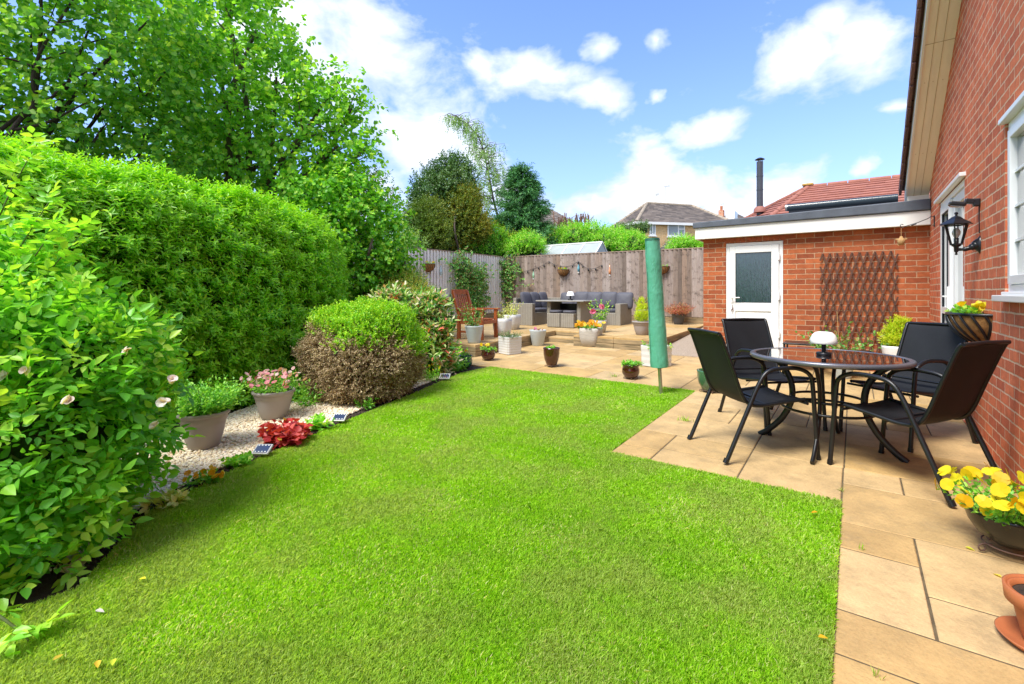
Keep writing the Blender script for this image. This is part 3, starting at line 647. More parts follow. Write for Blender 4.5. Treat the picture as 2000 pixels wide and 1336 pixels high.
# sleepers as risers, two courses
sl = MB()
def riser(x0, y0, x1, y1, zlo, zhi, th=0.05):
    L = math.hypot(x1 - x0, y1 - y0); n_ = max(1, round(L / 1.1)); nxn, nyn = (y1 - y0) / L, -(x1 - x0) / L
    for k in range(n_):
        a, b_ = k / n_, (k + 1) / n_ - 0.004 / L; j = random.uniform(-.004, .004)
        pa = (x0 + (x1 - x0) * a, y0 + (y1 - y0) * a); pb = (x0 + (x1 - x0) * b_, y0 + (y1 - y0) * b_)
        vs = []
        for z in (zlo, zhi):
            for (px, py), o_ in ((pa, 0), (pb, 0), (pb, 1), (pa, 1)):
                ox = px + nxn * (j if o_ == 0 else -th); oy = py + nyn * (j if o_ == 0 else -th); vs.append((ox, oy, zg(ox, oy) + z))
        sl.add(vs, [(3, 2, 1, 0), (4, 5, 6, 7), (0, 1, 5, 4), (1, 2, 6, 5), (2, 3, 7, 6), (3, 0, 4, 7)])
for (a, b_, c, d) in [(-9.0, 6.3, LW[0], 6.3), (LW[0], 6.3, LW[0], 9.05), (-4.6, 9.05, -4.6, TY0), (-4.6, TY0, TX1, TY0), (TX1, TY0, TX1, 12.0)]:
    riser(a, b_, c, d, -0.03, 0.085); riser(a, b_, c, d, 0.092, TD - 0.036)
riser(-5.37, 8.72, -4.6, 8.72, -0.03, 0.068); riser(-5.37, 9.05, -4.6, 9.05, 0.106, TD - .036)
tag(sl.build('sleeper_edging', M['sleeper'], bevel=0.006), kind='structure')
# sloping concrete strip beside the outbuilding
cm = MB(); cx0, cx1 = TX1 + .005, -2.0
cm.add([(cx0, 8.15, zg(0, 8.15) + .012), (cx1, 8.15, zg(0, 8.15) + .012), (cx1, 12.0, zg(0, 12) + TD + .02), (cx0, 12.0, zg(0, 12) + TD - .02), (cx0, 8.15, -.1), (cx1, 8.15, -.1)], [(0, 1, 2, 3), (4, 5, 1, 0)])
tag(cm.build('concrete_ramp', M['concrete']), kind='structure')

# ================================================================ MAIN HOUSE
house = thing('brick_house', 'red brick gabled house end with cream soffit and brown roof tiles beside the patio', 'house', (WX, 3.0, 0))
SL = 0.6; EY, EZ = 8.12, 2.50          # slope of the gable, eaves
wy = [-3.0, 2.55, 4.34, 5.73, 7.21, 8.09]
def gz(y): return EZ + SL * (EY - y) if y > 1.5 else EZ + SL * (EY - 1.5) - SL * (1.5 - y)
WZ0, WZ1, DZ1 = 1.16, 2.27, 2.2
mb = MB()
def wq(y0, y1, z0, z1=None):
    zt0 = gz(y0) if z1 is None else z1; zt1 = gz(y1) if z1 is None else z1
    mb.add([(WX, y0, z0), (WX, y1, z0), (WX, y1, zt1), (WX, y0, zt0)], [(0, 3, 2, 1)])
wq(-3.0, 1.5, -.3); wq(1.5, 2.55, -.3)
wq(2.55, 4.34, -.3, WZ0); wq(2.55, 4.34, WZ1); wq(4.34, 5.73, -.3); wq(5.73, 7.21, DZ1); wq(7.21, 8.09, -.3)
wq(5.73, 7.21, -.3, 0.03)
# reveals
def rev(y0, y1, z0, z1, d=0.07):
    mb.add([(WX, y0, z0), (WX + d, y0, z0), (WX + d, y0, z1), (WX, y0, z1)], [(0, 1, 2, 3)])
    mb.add([(WX, y1, z0), (WX + d, y1, z0), (WX + d, y1, z1), (WX, y1, z1)], [(3, 2, 1, 0)])
    mb.add([(WX, y0, z1), (WX + d, y0, z1), (WX + d, y1, z1), (WX, y1, z1)], [(0, 1, 2, 3)])
    mb.add([(WX, y0, z0), (WX + d, y0, z0), (WX + d, y1, z0), (WX, y1, z0)], [(3, 2, 1, 0)])
rev(2.55, 4.34, WZ0, WZ1); rev(5.73, 7.21, 0.03, DZ1)
# far wall above the outbuilding and back walls
mb.add([(WX, 8.09, -.3), (6.5, 8.09, -.3), (6.5, 8.09, EZ), (WX, 8.09, EZ)], [(0, 3, 2, 1)])
mb.build('wall', M['brick_a'], house, world=True)
# recessed brick-on-end headers are only mortar lines; soffit, barge board, roof
OV = 0.22
ang = math.atan(SL)
def slope_strip(name, mat, x0, x1, zo0, zo1, y0=1.5, y1=EY + 0.13, extra=None):
    m_ = MB(); vs = []
    for y in (y0, y1):
        zb = EZ + SL * (EY - y)
        for x in (x0, x1):
            for zo in (zo0, zo1): vs.append((x, y, zb + zo))
    m_.add(vs, [(0, 1, 3, 2), (4, 6, 7, 5), (0, 4, 5, 1), (2, 3, 7, 6), (0, 2, 6, 4), (1, 5, 7, 3)])
    return m_.build(name, mat, house, world=True)
slope_strip('soffit', M['soffit'], WX - OV, WX - .001, -0.015, 0.0)
slope_strip('barge_board', M['fascia'], WX - OV - .022, WX - OV - .001, -0.03, 0.17)
ml = MB()
for x in (WX - OV * .38, WX - OV * .70):
    for y in (1.5,): 
        a_ = (x, 1.5, gz(1.5) - .0165); b_ = (x, EY + .1, EZ + SL * (EY - EY - .1) - .0165); ml.bar(a_, b_, .004, .004)
for t in (3.2, 5.0, 6.6, 7.5):
    z = EZ + SL * (EY - t) - .0168
    for x in (WX - OV * .2, WX - OV * .55, WX - OV * .85): ml.obox((x, t, z), (.004, 0, 0), (0, .004, 0), (0, 0, .0015))
ml.bar((WX - OV, 6.2, gz(6.2) - .0165), (WX, 6.2, gz(6.2) - .0165), .006, .004)
ml.build('soffit_joint', simple('soffit_seam', (0.48, 0.38, 0.25), 0.8), house, world=True)
be = MB(); zb = EZ + SL * (EY - EY - .13); be.box(WX - OV, WX - .001, EY + .0, EY + .13, zb - .10, zb + .03)
be.build('box_end', M['soffit'], house, world=True)
# verge tiles, each lapping the next
vt = MB(); rn = []
Ls = (EY + .2 - 1.5) / cos(ang); nT = int(Ls / 0.30)
for side in range(1):
    for k in range(nT):
        s0 = k * 0.30; y = EY + .2 - s0 * cos(ang); z = EZ + SL * (EY - y) + 0.185
        dirn = Vector((0, -cos(ang), sin(ang))); up = Vector((0, sin(ang), cos(ang)))
        c = Vector((WX - OV - .06 + .6, y, z)) + dirn * .16 + up * (.012)
        d2 = (dirn - up * .07).normalized(); u2 = up + dirn * .07
        vt.obox(c, Vector((.62, 0, 0)), d2 * .175, u2 * .012); rn += [random.random()] * 6
        c2 = Vector((WX - OV - .065, y, z)) + dirn * .16 - up * .035
        vt.obox(c2, Vector((.014, 0, 0)), d2 * .165, u2 * .05); rn += [random.random()] * 6
o = vt.build('verge_tiles', M['rooftile'], house, world=True); o.data.attributes.new('rnd', 'FLOAT', 'FACE').data.foreach_set('value', rn)
rf = MB(); zo = .20
rf.add([(WX - OV, EY + .25, gz(EY + .25) + zo - .02), (6.5, EY + .25, gz(EY + .25) + zo - .02), (6.5, 1.5, gz(1.5) + zo - .02), (WX - OV, 1.5, gz(1.5) + zo - .02), (6.5, -4, gz(-4) + zo), (WX - OV, -4, gz(-4) + zo)], [(0, 1, 2, 3), (3, 2, 4, 5)])
o = rf.build('roof', M['rooftile'], house, world=True); o.data.attributes.new('rnd', 'FLOAT', 'FACE').data.foreach_set('value', [.5, .5])

# window with glazing bars
win = MB(); d0 = WX + .035
def ring(mb_, x, y0, y1, z0, z1, w, t):
    mb_.box(x, x + t, y0, y0 + w, z0, z1); mb_.box(x, x + t, y1 - w, y1, z0, z1)
    mb_.box(x, x + t, y0 + w, y1 - w, z0, z0 + w); mb_.box(x, x + t, y0 + w, y1 - w, z1 - w, z1)
wroot = MB(); ring(wroot, WX + .012, 2.56, 4.33, WZ0 + .005, WZ1 - .005, .06, .07)
wobj = wroot.build('window', M['white'], house, world=True, bevel=.004)
sf = MB(); ring(sf, WX - .004, 3.50, 4.265, WZ0 + .07, WZ1 - .07, .055, .05); sf.box(WX + .01, WX + .05, 3.43, 3.495, WZ0 + .065, WZ1 - .065)
ring(sf, WX - .004, 2.63, 3.42, WZ0 + .07, WZ1 - .07, .055, .05)
sf.build('sash_frame', M['white'], wobj, bevel=.004).location = (0, 0, 0)
pn = MB(); pn.add([(WX + .03, 2.6, WZ0 + .1), (WX + .03, 4.25, WZ0 + .1), (WX + .03, 4.25, WZ1 - .1), (WX + .03, 2.6, WZ1 - .1)], [(0, 3, 2, 1)])
gbars = MB()
for k in range(1, 3): 
    for y0, y1 in ((3.555, 4.21), (2.685, 3.365)): gbars.box(WX + .018, WX + .029, y0 + (y1 - y0) * k / 3 - .008, y0 + (y1 - y0) * k / 3 + .008, WZ0 + .125, WZ1 - .125)
for k in range(1, 4):
    z = WZ0 + .125 + (WZ1 - WZ0 - .25) * k / 4
    for y0, y1 in ((3.555, 4.21), (2.685, 3.365)): gbars.box(WX + .017, WX + .028, y0, y1, z - .008, z + .008)
pn.build('pane', M['glass'], wobj); gbars.build('glazing_bars', M['white'], wobj)
for ch in wobj.children: ch.data.transform(__import__('mathutils').Matrix.Translation(-Vector((WX, 3.0, 0))))
sill = MB(); sill.box(WX - .06, WX + .02, 2.45, 4.365, WZ0 - .04, WZ0); sill.box(WX - .02, WX + .02, 2.5, 4.34, WZ0, WZ0 + .022)
sill.build('window_sill', M['white'], house, world=True, bevel=.005)
hd = MB(); hd.box(WX - .03, WX + .02, 2.5, 4.36, WZ1 - .004, WZ1 + .03); hd.build('window_head', M['white'], house, world=True, bevel=.004)

# patio doors in the main wall
pd = MB(); ring(pd, WX + .005, 5.735, 7.205, 0.035, DZ1 - .005, .055, .075)
pdo = pd.build('patio_door', M['white'], house, world=True, bevel=.004)
lf = MB(); ring(lf, WX - .005, 6.50, 7.14, 0.10, DZ1 - .07, .085, .06); ring(lf, WX + .02, 5.80, 6.47, 0.10, DZ1 - .07, .085, .05)
lf.box(WX + .0, WX + .05, 6.585, 7.055, .95, 1.02)
l2 = MB(); l2.box(WX + .03, WX + .034, 6.57, 7.06, .18, DZ1 - .15); l2.box(WX + .045, WX + .049, 5.87, 6.4, .18, DZ1 - .15)
hn = MB(); hn.box(WX - .02, WX - .005, 6.53, 6.56, 1.0, 1.24); hn.bar((WX - .045, 6.545, 1.14), (WX - .045, 6.66, 1.14), .018, .014); hn.bar((WX - .045, 6.545, 1.14), (WX - .005, 6.545, 1.14), .016, .016)
gk = MB(); ring(gk, WX - .001, 6.583, 7.057, .182, DZ1 - .152, .009, .02)
for nm, mm, mt in (('door_leaf', lf, M['white']), ('pane', l2, M['glass']), ('handle', hn, M['white']), ('gasket', gk, M['black'])):
    oo = mm.build(nm, mt, pdo); oo.data.transform(__import__('mathutils').Matrix.Translation(-Vector((WX, 3.0, 0))))
dh = MB(); dh.box(WX - .045, WX + .01, 5.66, 7.30, DZ1 + .0, DZ1 + .035); dh.build('door_head', M['white'], house, world=True, bevel=.004)

# ================================================================ OUTBUILDING
OY, OXL = 8.09, -2.0
ob = thing('brick_outbuilding', 'orange brick flat roofed outbuilding with white fascia and half glazed door', 'outbuilding', (OXL, OY, zg(0, OY)))
DX0, DX1, DZT = -1.66, -0.86, 1.965
mb = MB(); zb = -.2
def oq(x0, x1, z0, z1): mb.add([(x0, OY, z0), (x1, OY, z0), (x1, OY, z1), (x0, OY, z1)], [(0, 1, 2, 3)])
oq(OXL, DX0, zb, 2.15); oq(DX0, DX1, DZT, 2.15); oq(DX1, WX, zb, 2.15)
mb.add([(OXL, OY, zb), (OXL, 13.4, zb), (OXL, 13.4, 2.15), (OXL, OY, 2.15)], [(0, 3, 2, 1)])
for x, f in ((DX0, 0), (DX1, 1)): mb.add([(x, OY, zb), (x, OY + .07, zb), (x, OY + .07, DZT), (x, OY, DZT)], [(3, 2, 1, 0) if f else (0, 1, 2, 3)])
mb.add([(DX0, OY, DZT), (DX1, OY, DZT), (DX1, OY + .07, DZT), (DX0, OY + .07, DZT)], [(0, 1, 2, 3)])
mb.build('wall', M['brick_b'], ob, world=True)
# soldier course over the door
sc = MB(); x = DX0 - .02
while x < DX1 - .03: sc.box(x + .005, x + .068, OY - .003, OY + .01, DZT + .006, 2.04); x += .078
sc.build('lintel_bricks', simple('lintel_brick', (0.34, 0.085, 0.035), 0.9, 0.3, 14, .5, 60), ob, world=True, bevel=.003)
fb = MB(); fb.box(OXL - .10, WX - .004, OY - .12, OY - .095, 2.045, 2.225); fb.box(OXL - .10, OXL - .078, OY - .094, 13.4, 2.045, 2.225); fb.box(OXL - .078, WX - .004, OY - .094, OY - .002, 2.05, 2.06)
fb.build('fascia', M['fascia'], ob, world=True, bevel=.003)
rb = MB()
rb.add([(OXL - .13, OY - .15, 2.222), (WX - .003, OY - .15, 2.232), (WX - .003, OY - .15, 2.372), (OXL - .13, OY - .15, 2.315), (OXL - .13, 13.4, 2.222), (WX - .003, 13.4, 2.232), (WX - .003, 13.4, 2.372), (OXL - .13, 13.4, 2.315)],
       [(0, 1, 2, 3), (4, 7, 6, 5), (0, 3, 7, 4), (1, 5, 6, 2), (3, 2, 6, 7), (0, 4, 5, 1)])
rb.build('flat_roof', M['lead'], ob, world=True, bevel=.012)
# the door
fr = MB(); y0 = OY - .012
def fring(mb_, x0, x1, z0, z1, w, y, t, bw=None):
    mb_.box(x0, x0 + w, y, y + t, z0, z1); mb_.box(x1 - w, x1, y, y + t, z0, z1); mb_.box(x0 + w, x1 - w, y, y + t, z1 - w, z1)
    mb_.box(x0 + w, x1 - w, y, y + t, z0, z0 + (bw or w))
zd = zg(0, OY) + .02
fring(fr, DX0 + .004, DX1 - .004, zd, DZT - .006, .05, OY + .012, .05); dob = fr.build('door', M['white'], ob, world=True, bevel=.003)
lfm = MB(); a0, a1 = DX0 + .058, DX1 - .058; gl0, gl1 = a0 + .085, a1 - .10; gz0, gz1 = 1.02, 1.80
lfm.box(a0, gl0, OY - .002, OY + .045, zd + .05, DZT - .058); lfm.box(gl1, a1, OY - .002, OY + .045, zd + .05, DZT - .058)
lfm.box(gl0, gl1, OY - .002, OY + .045, gz1, DZT - .058); lfm.box(gl0, gl1, OY - .002, OY + .045, gz0 - .13, gz0); lfm.box(gl0, gl1, OY - .002, OY + .045, zd + .05, zd + .16)
lfm.box(gl0 + .0, gl1 - .0, OY + .014, OY + .04, zd + .16, gz0 - .13); lfm.box(gl0 + .03, gl1 - .03, OY + .006, OY + .014, zd + .19, gz0 - .16)
pnm = MB(); pnm.box(gl0 - .0, gl1 + .0, OY + .015, OY + .02, gz0, gz1)
gsk = MB(); fring(gsk, gl0 - .002, gl1 + .002, gz0 - .002, gz1 + .002, .009, OY + .003, .012)
hnm = MB(); hx = a0 + .035; hnm.box(hx - .014, hx + .014, OY - .012, OY - .002, 1.02, 1.24); hnm.tube([(hx, OY - .008, 1.10), (hx, OY - .05, 1.10), (hx + .02, OY - .055, 1.10), (hx + .12, OY - .05, 1.10)], .008, 8)
for z in (.55, 1.12, 1.72):
    hg = MB(); hg.box(a1 - .012, a1 + .02, OY - .018, OY - .003, z - .045, z + .045); hg.tube([(a1 + .004, OY - .02, z - .05), (a1 + .004, OY - .02, z + .05)], .011, 8); hg.build('hinge', M['white'], dob, world=True, bevel=.003)
ky = MB(); ky.tube([(hx + .01, OY - .02, .99), (hx + .012, OY - .022, .95)], .004, 6); ky.obox((hx + .012, OY - .022, .925), (.008, 0, 0), (0, .003, 0), (0, 0, .02)); ky.obox((hx + .0, OY - .024, .90), (.006, 0, 0), (0, .003, 0), (0, 0, .018))
for nm, mm, mt, bv in (('door_leaf', lfm, M['white'], .004), ('pane', pnm, M['frosted'], 0), ('gasket', gsk, M['black'], 0), ('handle', hnm, M['white'], 0), ('key', ky, M['rust'], 0)):
    oo = mm.build(nm, mt, dob, bevel=bv); oo.data.transform(__import__('mathutils').Matrix.Translation(-Vector(ob.location)))
th = MB(); th.box(DX0, DX1, OY - .03, OY + .08, zd - .05, zd + .0); th.build('threshold', M['white'], ob, world=True)

# dark tube along the flat roof, with brackets
rt = thing('roller_blind_case', 'long glossy dark tube lying on brackets above the grey flat roof edge', 'blind case', P(1537, 398, 8.2))
t1 = MB(); a_ = P(1538, 406, 8.2); b_ = Vector((.55, a_.y, a_.z)); t1.tube([a_, b_], .062, 16)
t1.build('case', simple('dark_glossy_case', (.03, .045, .055), .2, .1, 5), rt, world=True)
t2 = MB(); t2.tube([a_ - Vector((.03, 0, 0)), a_], .058, 16); t2.build('end_cap', M['steel'], rt, world=True)
t3 = MB(); t3.box(a_.x + .02, b_.x, a_.y - .02, a_.y + .1, 2.36, a_.z - .03); t3.build('rail', M['black'], rt, world=True)

# ================================================================ RED TILED BUNGALOW ROOF BEHIND
def tiled_face(mb_, rn_, A, B, C, D, rows, lap=.02, jitter=.3):
    """A-B lower edge, D-C upper edge (points); rows of lapping courses"""
    A, B, C, D = map(Vector, (A, B, C, D)); nrmv = (B - A).cross(D - A).normalized()
    for k in range(rows):
        t0, t1_ = k / rows, (k + 1.12) / rows; t1_ = min(t1_, 1)
        p, q, r, s_ = A.lerp(D, t0), B.lerp(C, t0), B.lerp(C, t1_), A.lerp(D, t1_)
        L = (q - p).length; nt_ = max(1, int(L / .33))
        for j in range(nt_):
            u0, u1 = j / nt_, (j + 1) / nt_
            w = [p.lerp(q, u0), p.lerp(q, u1), s_.lerp(r, u1), s_.lerp(r, u0)]
            h = lap + random.uniform(0, .004)
            mb_.add([w[0] + nrmv * h, w[1] + nrmv * h, w[2], w[3], w[0] - nrmv * .01, w[1] - nrmv * .01], [(0, 1, 2, 3), (4, 5, 1, 0)]); r_ = random.random(); rn_ += [r_, r_]
def set_rnd(o, rn_): o.data.attributes.new('rnd', 'FLOAT', 'FACE').data.foreach_set('value', rn_)
bz = P(1484, 420, 13.6)
bg_ = thing('tiled_bungalow', 'bungalow behind the outbuilding with red interlocking tile hipped roof', 'house', (bz.x, bz.y, zg(0, 14)))
A_ = P(1578, 366, 12.7); R_ = P(1860, 336, 9.75); FB = P(1490, 436, 11.0); BB = P(1420, 446, 14.8); FR = P(1900, 396, 7.9)
R_.y = A_.y; R_.z = A_.z; FR.y = FB.y; FR.z = FB.z
mb = MB(); rn = []; tiled_face(mb, rn, FB, FR, R_, A_, 14)
tiled_face(mb, rn, BB, FB, A_.lerp(A_ + Vector((.01, 0, 0)), 1), A_, 12)
mb.add([BB, FB, Vector((FB.x, FB.y, 1)), Vector((BB.x, BB.y, 1)), FR, Vector((FR.x, FR.y, 1))], [(0, 1, 2, 3), (1, 4, 5, 2)]); rn += [.5, .5]
# rear slope so that the roof is closed
mb.add([A_, R_, Vector((R_.x, 2 * A_.y - FB.y, FB.z)), BB], [(0, 1, 2, 3)]); rn += [.4]
set_rnd(mb.build('roof', M['redtile'], bg_, world=True), rn)
rd = MB()
def ridge(mb_, a, b, r=.07, seg=.4):
    a, b = Vector(a), Vector(b); n_ = max(1, int((b - a).length / seg))
    for k in range(n_): p, q = a.lerp(b, k / n_), a.lerp(b, (k + .96) / n_); mb_.tube([p, q], [r, r * .93], 10)
ridge(rd, FB, A_); ridge(rd, BB, A_); ridge(rd, A_, R_)
set_rnd(rd.build('ridge_tiles', M['redtile'], bg_, world=True), [.6] * len(rd.f))
mp_ = MB(); mp_.obox(A_ + Vector((0, 0, .07)), (.13, 0, 0), (0, .09, 0), (0, 0, .03)); mp_.build('mortar_patch', simple('lichen_mortar', (.45, .3, .08), .9, .4, 20), bg_, world=True, bevel=.02)
fl = MB(); ft = P(1484, 316, 13.0); fbm = P(1484, 420, 13.0); fl.tube([fbm, ft], .082, 18); 
for pyj in (345, 372): q = P(1484, pyj, 13.0); fl.tube([q, q + Vector((0, 0, .03))], .088, 18)
flo = fl.build('flue', simple('grey_flue_pipe', (.055, .06, .075), .4, .1, 5), bg_, world=True)
fc = MB(); c0 = P(1484, 312, 13.0); fc.lathe([(.0, .06), (.05, .05), (.12, .01), (.125, 0), (.0, -.005)], c0, 18)
for k in range(3): fc.tube([c0 + Vector((.07 * cos(k * 2.1), .07 * sin(k * 2.1), -.07)), c0 + Vector((.07 * cos(k * 2.1), .07 * sin(k * 2.1), .005))], .006, 5)
oo = fc.build('cowl', M['black'], bg_, world=True)
oc = MB(); q = P(1484, 408, 13.0); oc.lathe([(.16, -.1), (.15, 0), (.10, .06)], q, 12); oc.build('flashing', simple('flue_flashing', (.3, .12, .09), .7), bg_, world=True)

# ================================================================ FENCES
def fence(name, label, a, b, h, dz0, side, mat=M['fencewood'], bw=0.112):
    """featheredge boards from a to b (xy); side = unit normal of the face with boards"""
    a, b = Vector((a[0], a[1], 0)), Vector((b[0], b[1], 0)); L = (b - a).length; d = (b - a) / L; nn = Vector((side[0], side[1], 0))
    t = thing(name, label, 'fence', (a.x, a.y, zg(a.x, a.y)))
    mb_ = MB(); rn_ = []; k = 0; x = 0.0
    while x < L - .01:
        w = bw * random.uniform(.9, 1.12); w = min(w, L - x); p = a + d * x; q = a + d * (x + w - (.004 if mat is M['fencepale'] else .007)); j = random.uniform(-.006, .006)
        z0 = zg(p.x, p.y) + dz0 + .16; z1 = FT(p.x + 0, p.y) + random.uniform(-.004, .004)
        o1 = nn * (.004 + j * .2); o2 = nn * (.046 + j * .3)
        vs = [p + o2, q + o1 * 0.3, q, p]; vs = [Vector((v.x, v.y, z0)) for v in vs] + [Vector((v.x, v.y, z1)) for v in vs]
        mb_.add(vs, [(0, 1, 5, 4), (1, 2, 6, 5), (2, 3, 7, 6), (3, 0, 4, 7), (4, 5, 6, 7)]); rn_ += [random.random()] * 5; x += w
    set_rnd(mb_.build('boards', mat, t, world=True), rn_)
    g_ = MB(); n_ = max(1, round(L / 1.83)); rn2 = []
    for k in range(n_):
        p = a + d * (L * k / n_ + .04); q = a + d * (L * (k + 1) / n_ - .04); zz = zg(p.x, p.y) + dz0; 
        g_.bar(p + nn * .01 + Vector((0, 0, zz + .08)), q + nn * .01 + Vector((0, 0, zg(q.x, q.y) + dz0 + .08)), .03, .15); rn2 += [random.random() * .4] * 6
    set_rnd(g_.build('gravel_boards', M['sleeper'], t, world=True), rn2)
    bk = MB(); pa, pb = a - nn * .012, b - nn * .012; bk.add([(pa.x, pa.y, zg(pa.x, pa.y) + dz0 + .1), (pb.x, pb.y, zg(pb.x, pb.y) + dz0 + .1), (pb.x, pb.y, FT(b.x, b.y) - .02), (pa.x, pa.y, FT(a.x, a.y) - .02)], [(0, 1, 2, 3)]); bk.build('gap_shade_sheet', M['gap_shade'], t, world=True)  # added dark sheet so the board gaps look shaded
    c_ = MB(); z0 = FT(a.x, a.y); z1 = FT(b.x, b.y); c_.bar(a + nn * .005 + Vector((0, 0, z0 + .014)), b + nn * .005 + Vector((0, 0, z1 + .014)), .065, .024)
    set_rnd(c_.build('capping', M['fencewood'], t, world=True), [.85] * 6)
    for k in range(n_ + 1):
        p = a + d * (L * k / n_) - nn * .05; m_ = MB(); zt = FT(p.x, p.y); m_.box(p.x - .045, p.x + .045, p.y - .045, p.y + .045, zg(p.x, p.y) - .1, zt - .03)
        set_rnd(m_.build('post', M['fencewood'], t, world=True), [.3] * 6)
    return t
def FT(x, y): return 2.25 + 0.02 * (x + 2) * (-.35) if y > 11.5 else 2.30
FT0 = FT
fence('board_fence', 'weathered vertical board fence at the back behind the grey wicker sofa', (-9.0, 12.0), (-1.9, 12.0), 1.8, TD, (0, -1))
FT = lambda x, y: 2.30
fence('board_fence', 'bleached vertical board fence to the left of the terrace behind the shrubs', (-9.0, 4.6), (-9.0, 11.97), 1.8, TD, (1, 0), M['fencepale'])

# ================================================================ FAR HOUSES
def ray_z(px, py, z): 
    d = (CAMZ - z) * FPX / (py - HYP); return P(px, py, d)
fh = thing('brick_house', 'two storey buff brick house with weathered hipped roof beyond the back fence', 'house', tuple(P(1300, 560, 30)[:2]) + (0,))
EZ2 = P(1243, 433, 27).z
c0 = P(1243, 433, 27.0); c1 = P(1442, 433, 28.2); c2 = P(1195, 433, 29.5); c1.z = c2.z = c0.z
c3 = c1 + (c2 - c0); bm_ = MB()
def wallq(p, q, z0, z1): return [Vector((p.x, p.y, z0)), Vector((q.x, q.y, z0)), Vector((q.x, q.y, z1)), Vector((p.x, p.y, z1))]
ins_ = (c1 - c0).normalized() * .18
inn = (c2 - c0).normalized() * .18
w0, w1, w2, w3 = c0 + ins_ + inn, c1 - ins_ + inn, c2 + ins_ - inn, c3 - ins_ - inn
for p, q in ((w0, w1), (w2, w0), (w1, w3), (w3, w2)): bm_.add(wallq(p, q, 0, EZ2 - .02), [(0, 1, 2, 3)])
bm_.build('wall', M['brick_far'], fh, world=True)
ra = P(1264, 391.5, 32); rb_ = P(1352, 398, 33); ra.z = rb_.z = P(1264, 391.5, 31.0).z
mb = MB(); rn = []; tiled_face(mb, rn, c0, c1, rb_, ra, 16, .03); tiled_face(mb, rn, c2, c0, ra + Vector((.01, 0, 0)), ra, 14, .03); tiled_face(mb, rn, c1, c3, rb_ + Vector((.01, 0.01, 0)), rb_, 10, .03)
mb.add([c3, c2, ra, rb_], [(0, 1, 2, 3)]); rn += [.5]
set_rnd(mb.build('roof', M['greytile'], fh, world=True), rn)
rd = MB(); ridge(rd, c0, ra, .12, .5); ridge(rd, ra, rb_, .12, .5); ridge(rd, c1, rb_, .12, .5); ridge(rd, c2, ra, .12, .5)
rd.build('ridge_tiles', simple('pale_ridge_tile', (.33, .27, .2), .9, .2, 4), fh, world=True)
gt = MB(); gt.bar(c0 + Vector((0, 0, -.06)), c1 + Vector((0, 0, -.06)), .12, .14); gt.bar(c2 + Vector((0, 0, -.06)), c0 + Vector((0, 0, -.06)), .12, .14); gt.build('gutter', M['white'], fh, world=True)
def far_window(px0, px1, py0, py1, split):
    dx = (w1 - w0).normalized(); nn = Vector((dx.y, -dx.x, 0));
    if nn.dot(P(1300, 572, 1)) > 0: nn = -nn
    dref = 27.45; a = P(px0, py1, dref); b_ = P(px1, py0, dref)
    # slide along the wall plane
    def on(px, py):
        o_ = Vector((0, 0, CAMZ)); r_ = P(px, py, 1) - o_; t = (w0 - o_).dot(nn) / r_.dot(nn); return o_ + r_ * t
    a, b_ = on(px0, py1), on(px1, py0); W_ = (Vector((b_.x, b_.y, 0)) - Vector((a.x, a.y, 0))).length
    fm = MB(); base = Vector((a.x, a.y, 0)) + nn * .03
    def bb(u0, u1, z0, z1, t=.05, mbx=fm, off=0): mbx.obox(base + dx * (u0 + u1) / 2 + Vector((0, 0, (z0 + z1) / 2)) + nn * off, dx * (u1 - u0) / 2, nn * t / 2, Vector((0, 0, (z1 - z0) / 2)))
    bb(0, .07, a.z, b_.z); bb(W_ - .07, W_, a.z, b_.z); bb(.07, W_ - .07, a.z, a.z + .09); bb(.07, W_ - .07, b_.z - .07, b_.z); bb(W_ * split - .04, W_ * split + .04, a.z + .09, b_.z - .07)
    bb(-.05, W_ + .05, a.z - .06, a.z, .12)
    if W_ > 1: bb(W_ * split + .05, W_ - .08, b_.z - .42, b_.z - .36, .05)
    wo_ = fm.build('window', M['white'], fh, world=True)
    pm = MB(); bb(.07, W_ - .07, a.z + .05, b_.z - .05, .02, pm); po = pm.build('pane', simple('pale_window_glass', (.30, .36, .40), .1, .2, 1), wo_)
    po.data.transform(__import__('mathutils').Matrix.Translation(-Vector(fh.location)))
far_window(1303, 1337, 435, 462, .62); far_window(1268, 1280, 434, 460, .5); far_window(1395, 1428, 436, 460, .5)
# porch roof in front of it
mb = MB(); rn = []; tiled_face(mb, rn, P(1288, 487, 25.5), P(1372, 487, 25.9), P(1372, 470, 27.6), P(1308, 466, 27.2), 7, .03); set_rnd(mb.build('porch_roof', M['greytile'], fh, world=True), rn)
an = MB(); 
def aerial(px, py0, py1, d, parent, wd=10):
    m_ = MB(); a, b_ = P(px, py0, d), P(px, py1, d); m_.tube([a, b_], .02, 6); e = P(px + wd, py1 - 1, d); m_.tube([b_ - (e - b_) * .3, e], .012, 5)
    for k in range(5): c = b_.lerp(e, .2 + k * .18); m_.tube([c - Vector((0, 0, .13)), c + Vector((0, 0, .13))], .008, 4)
    m_.build('aerial', M['steel'], parent, world=True)
aerial(1299, 394, 364, 31.8, fh); aerial(1281, 395, 380, 31.6, fh, 6)

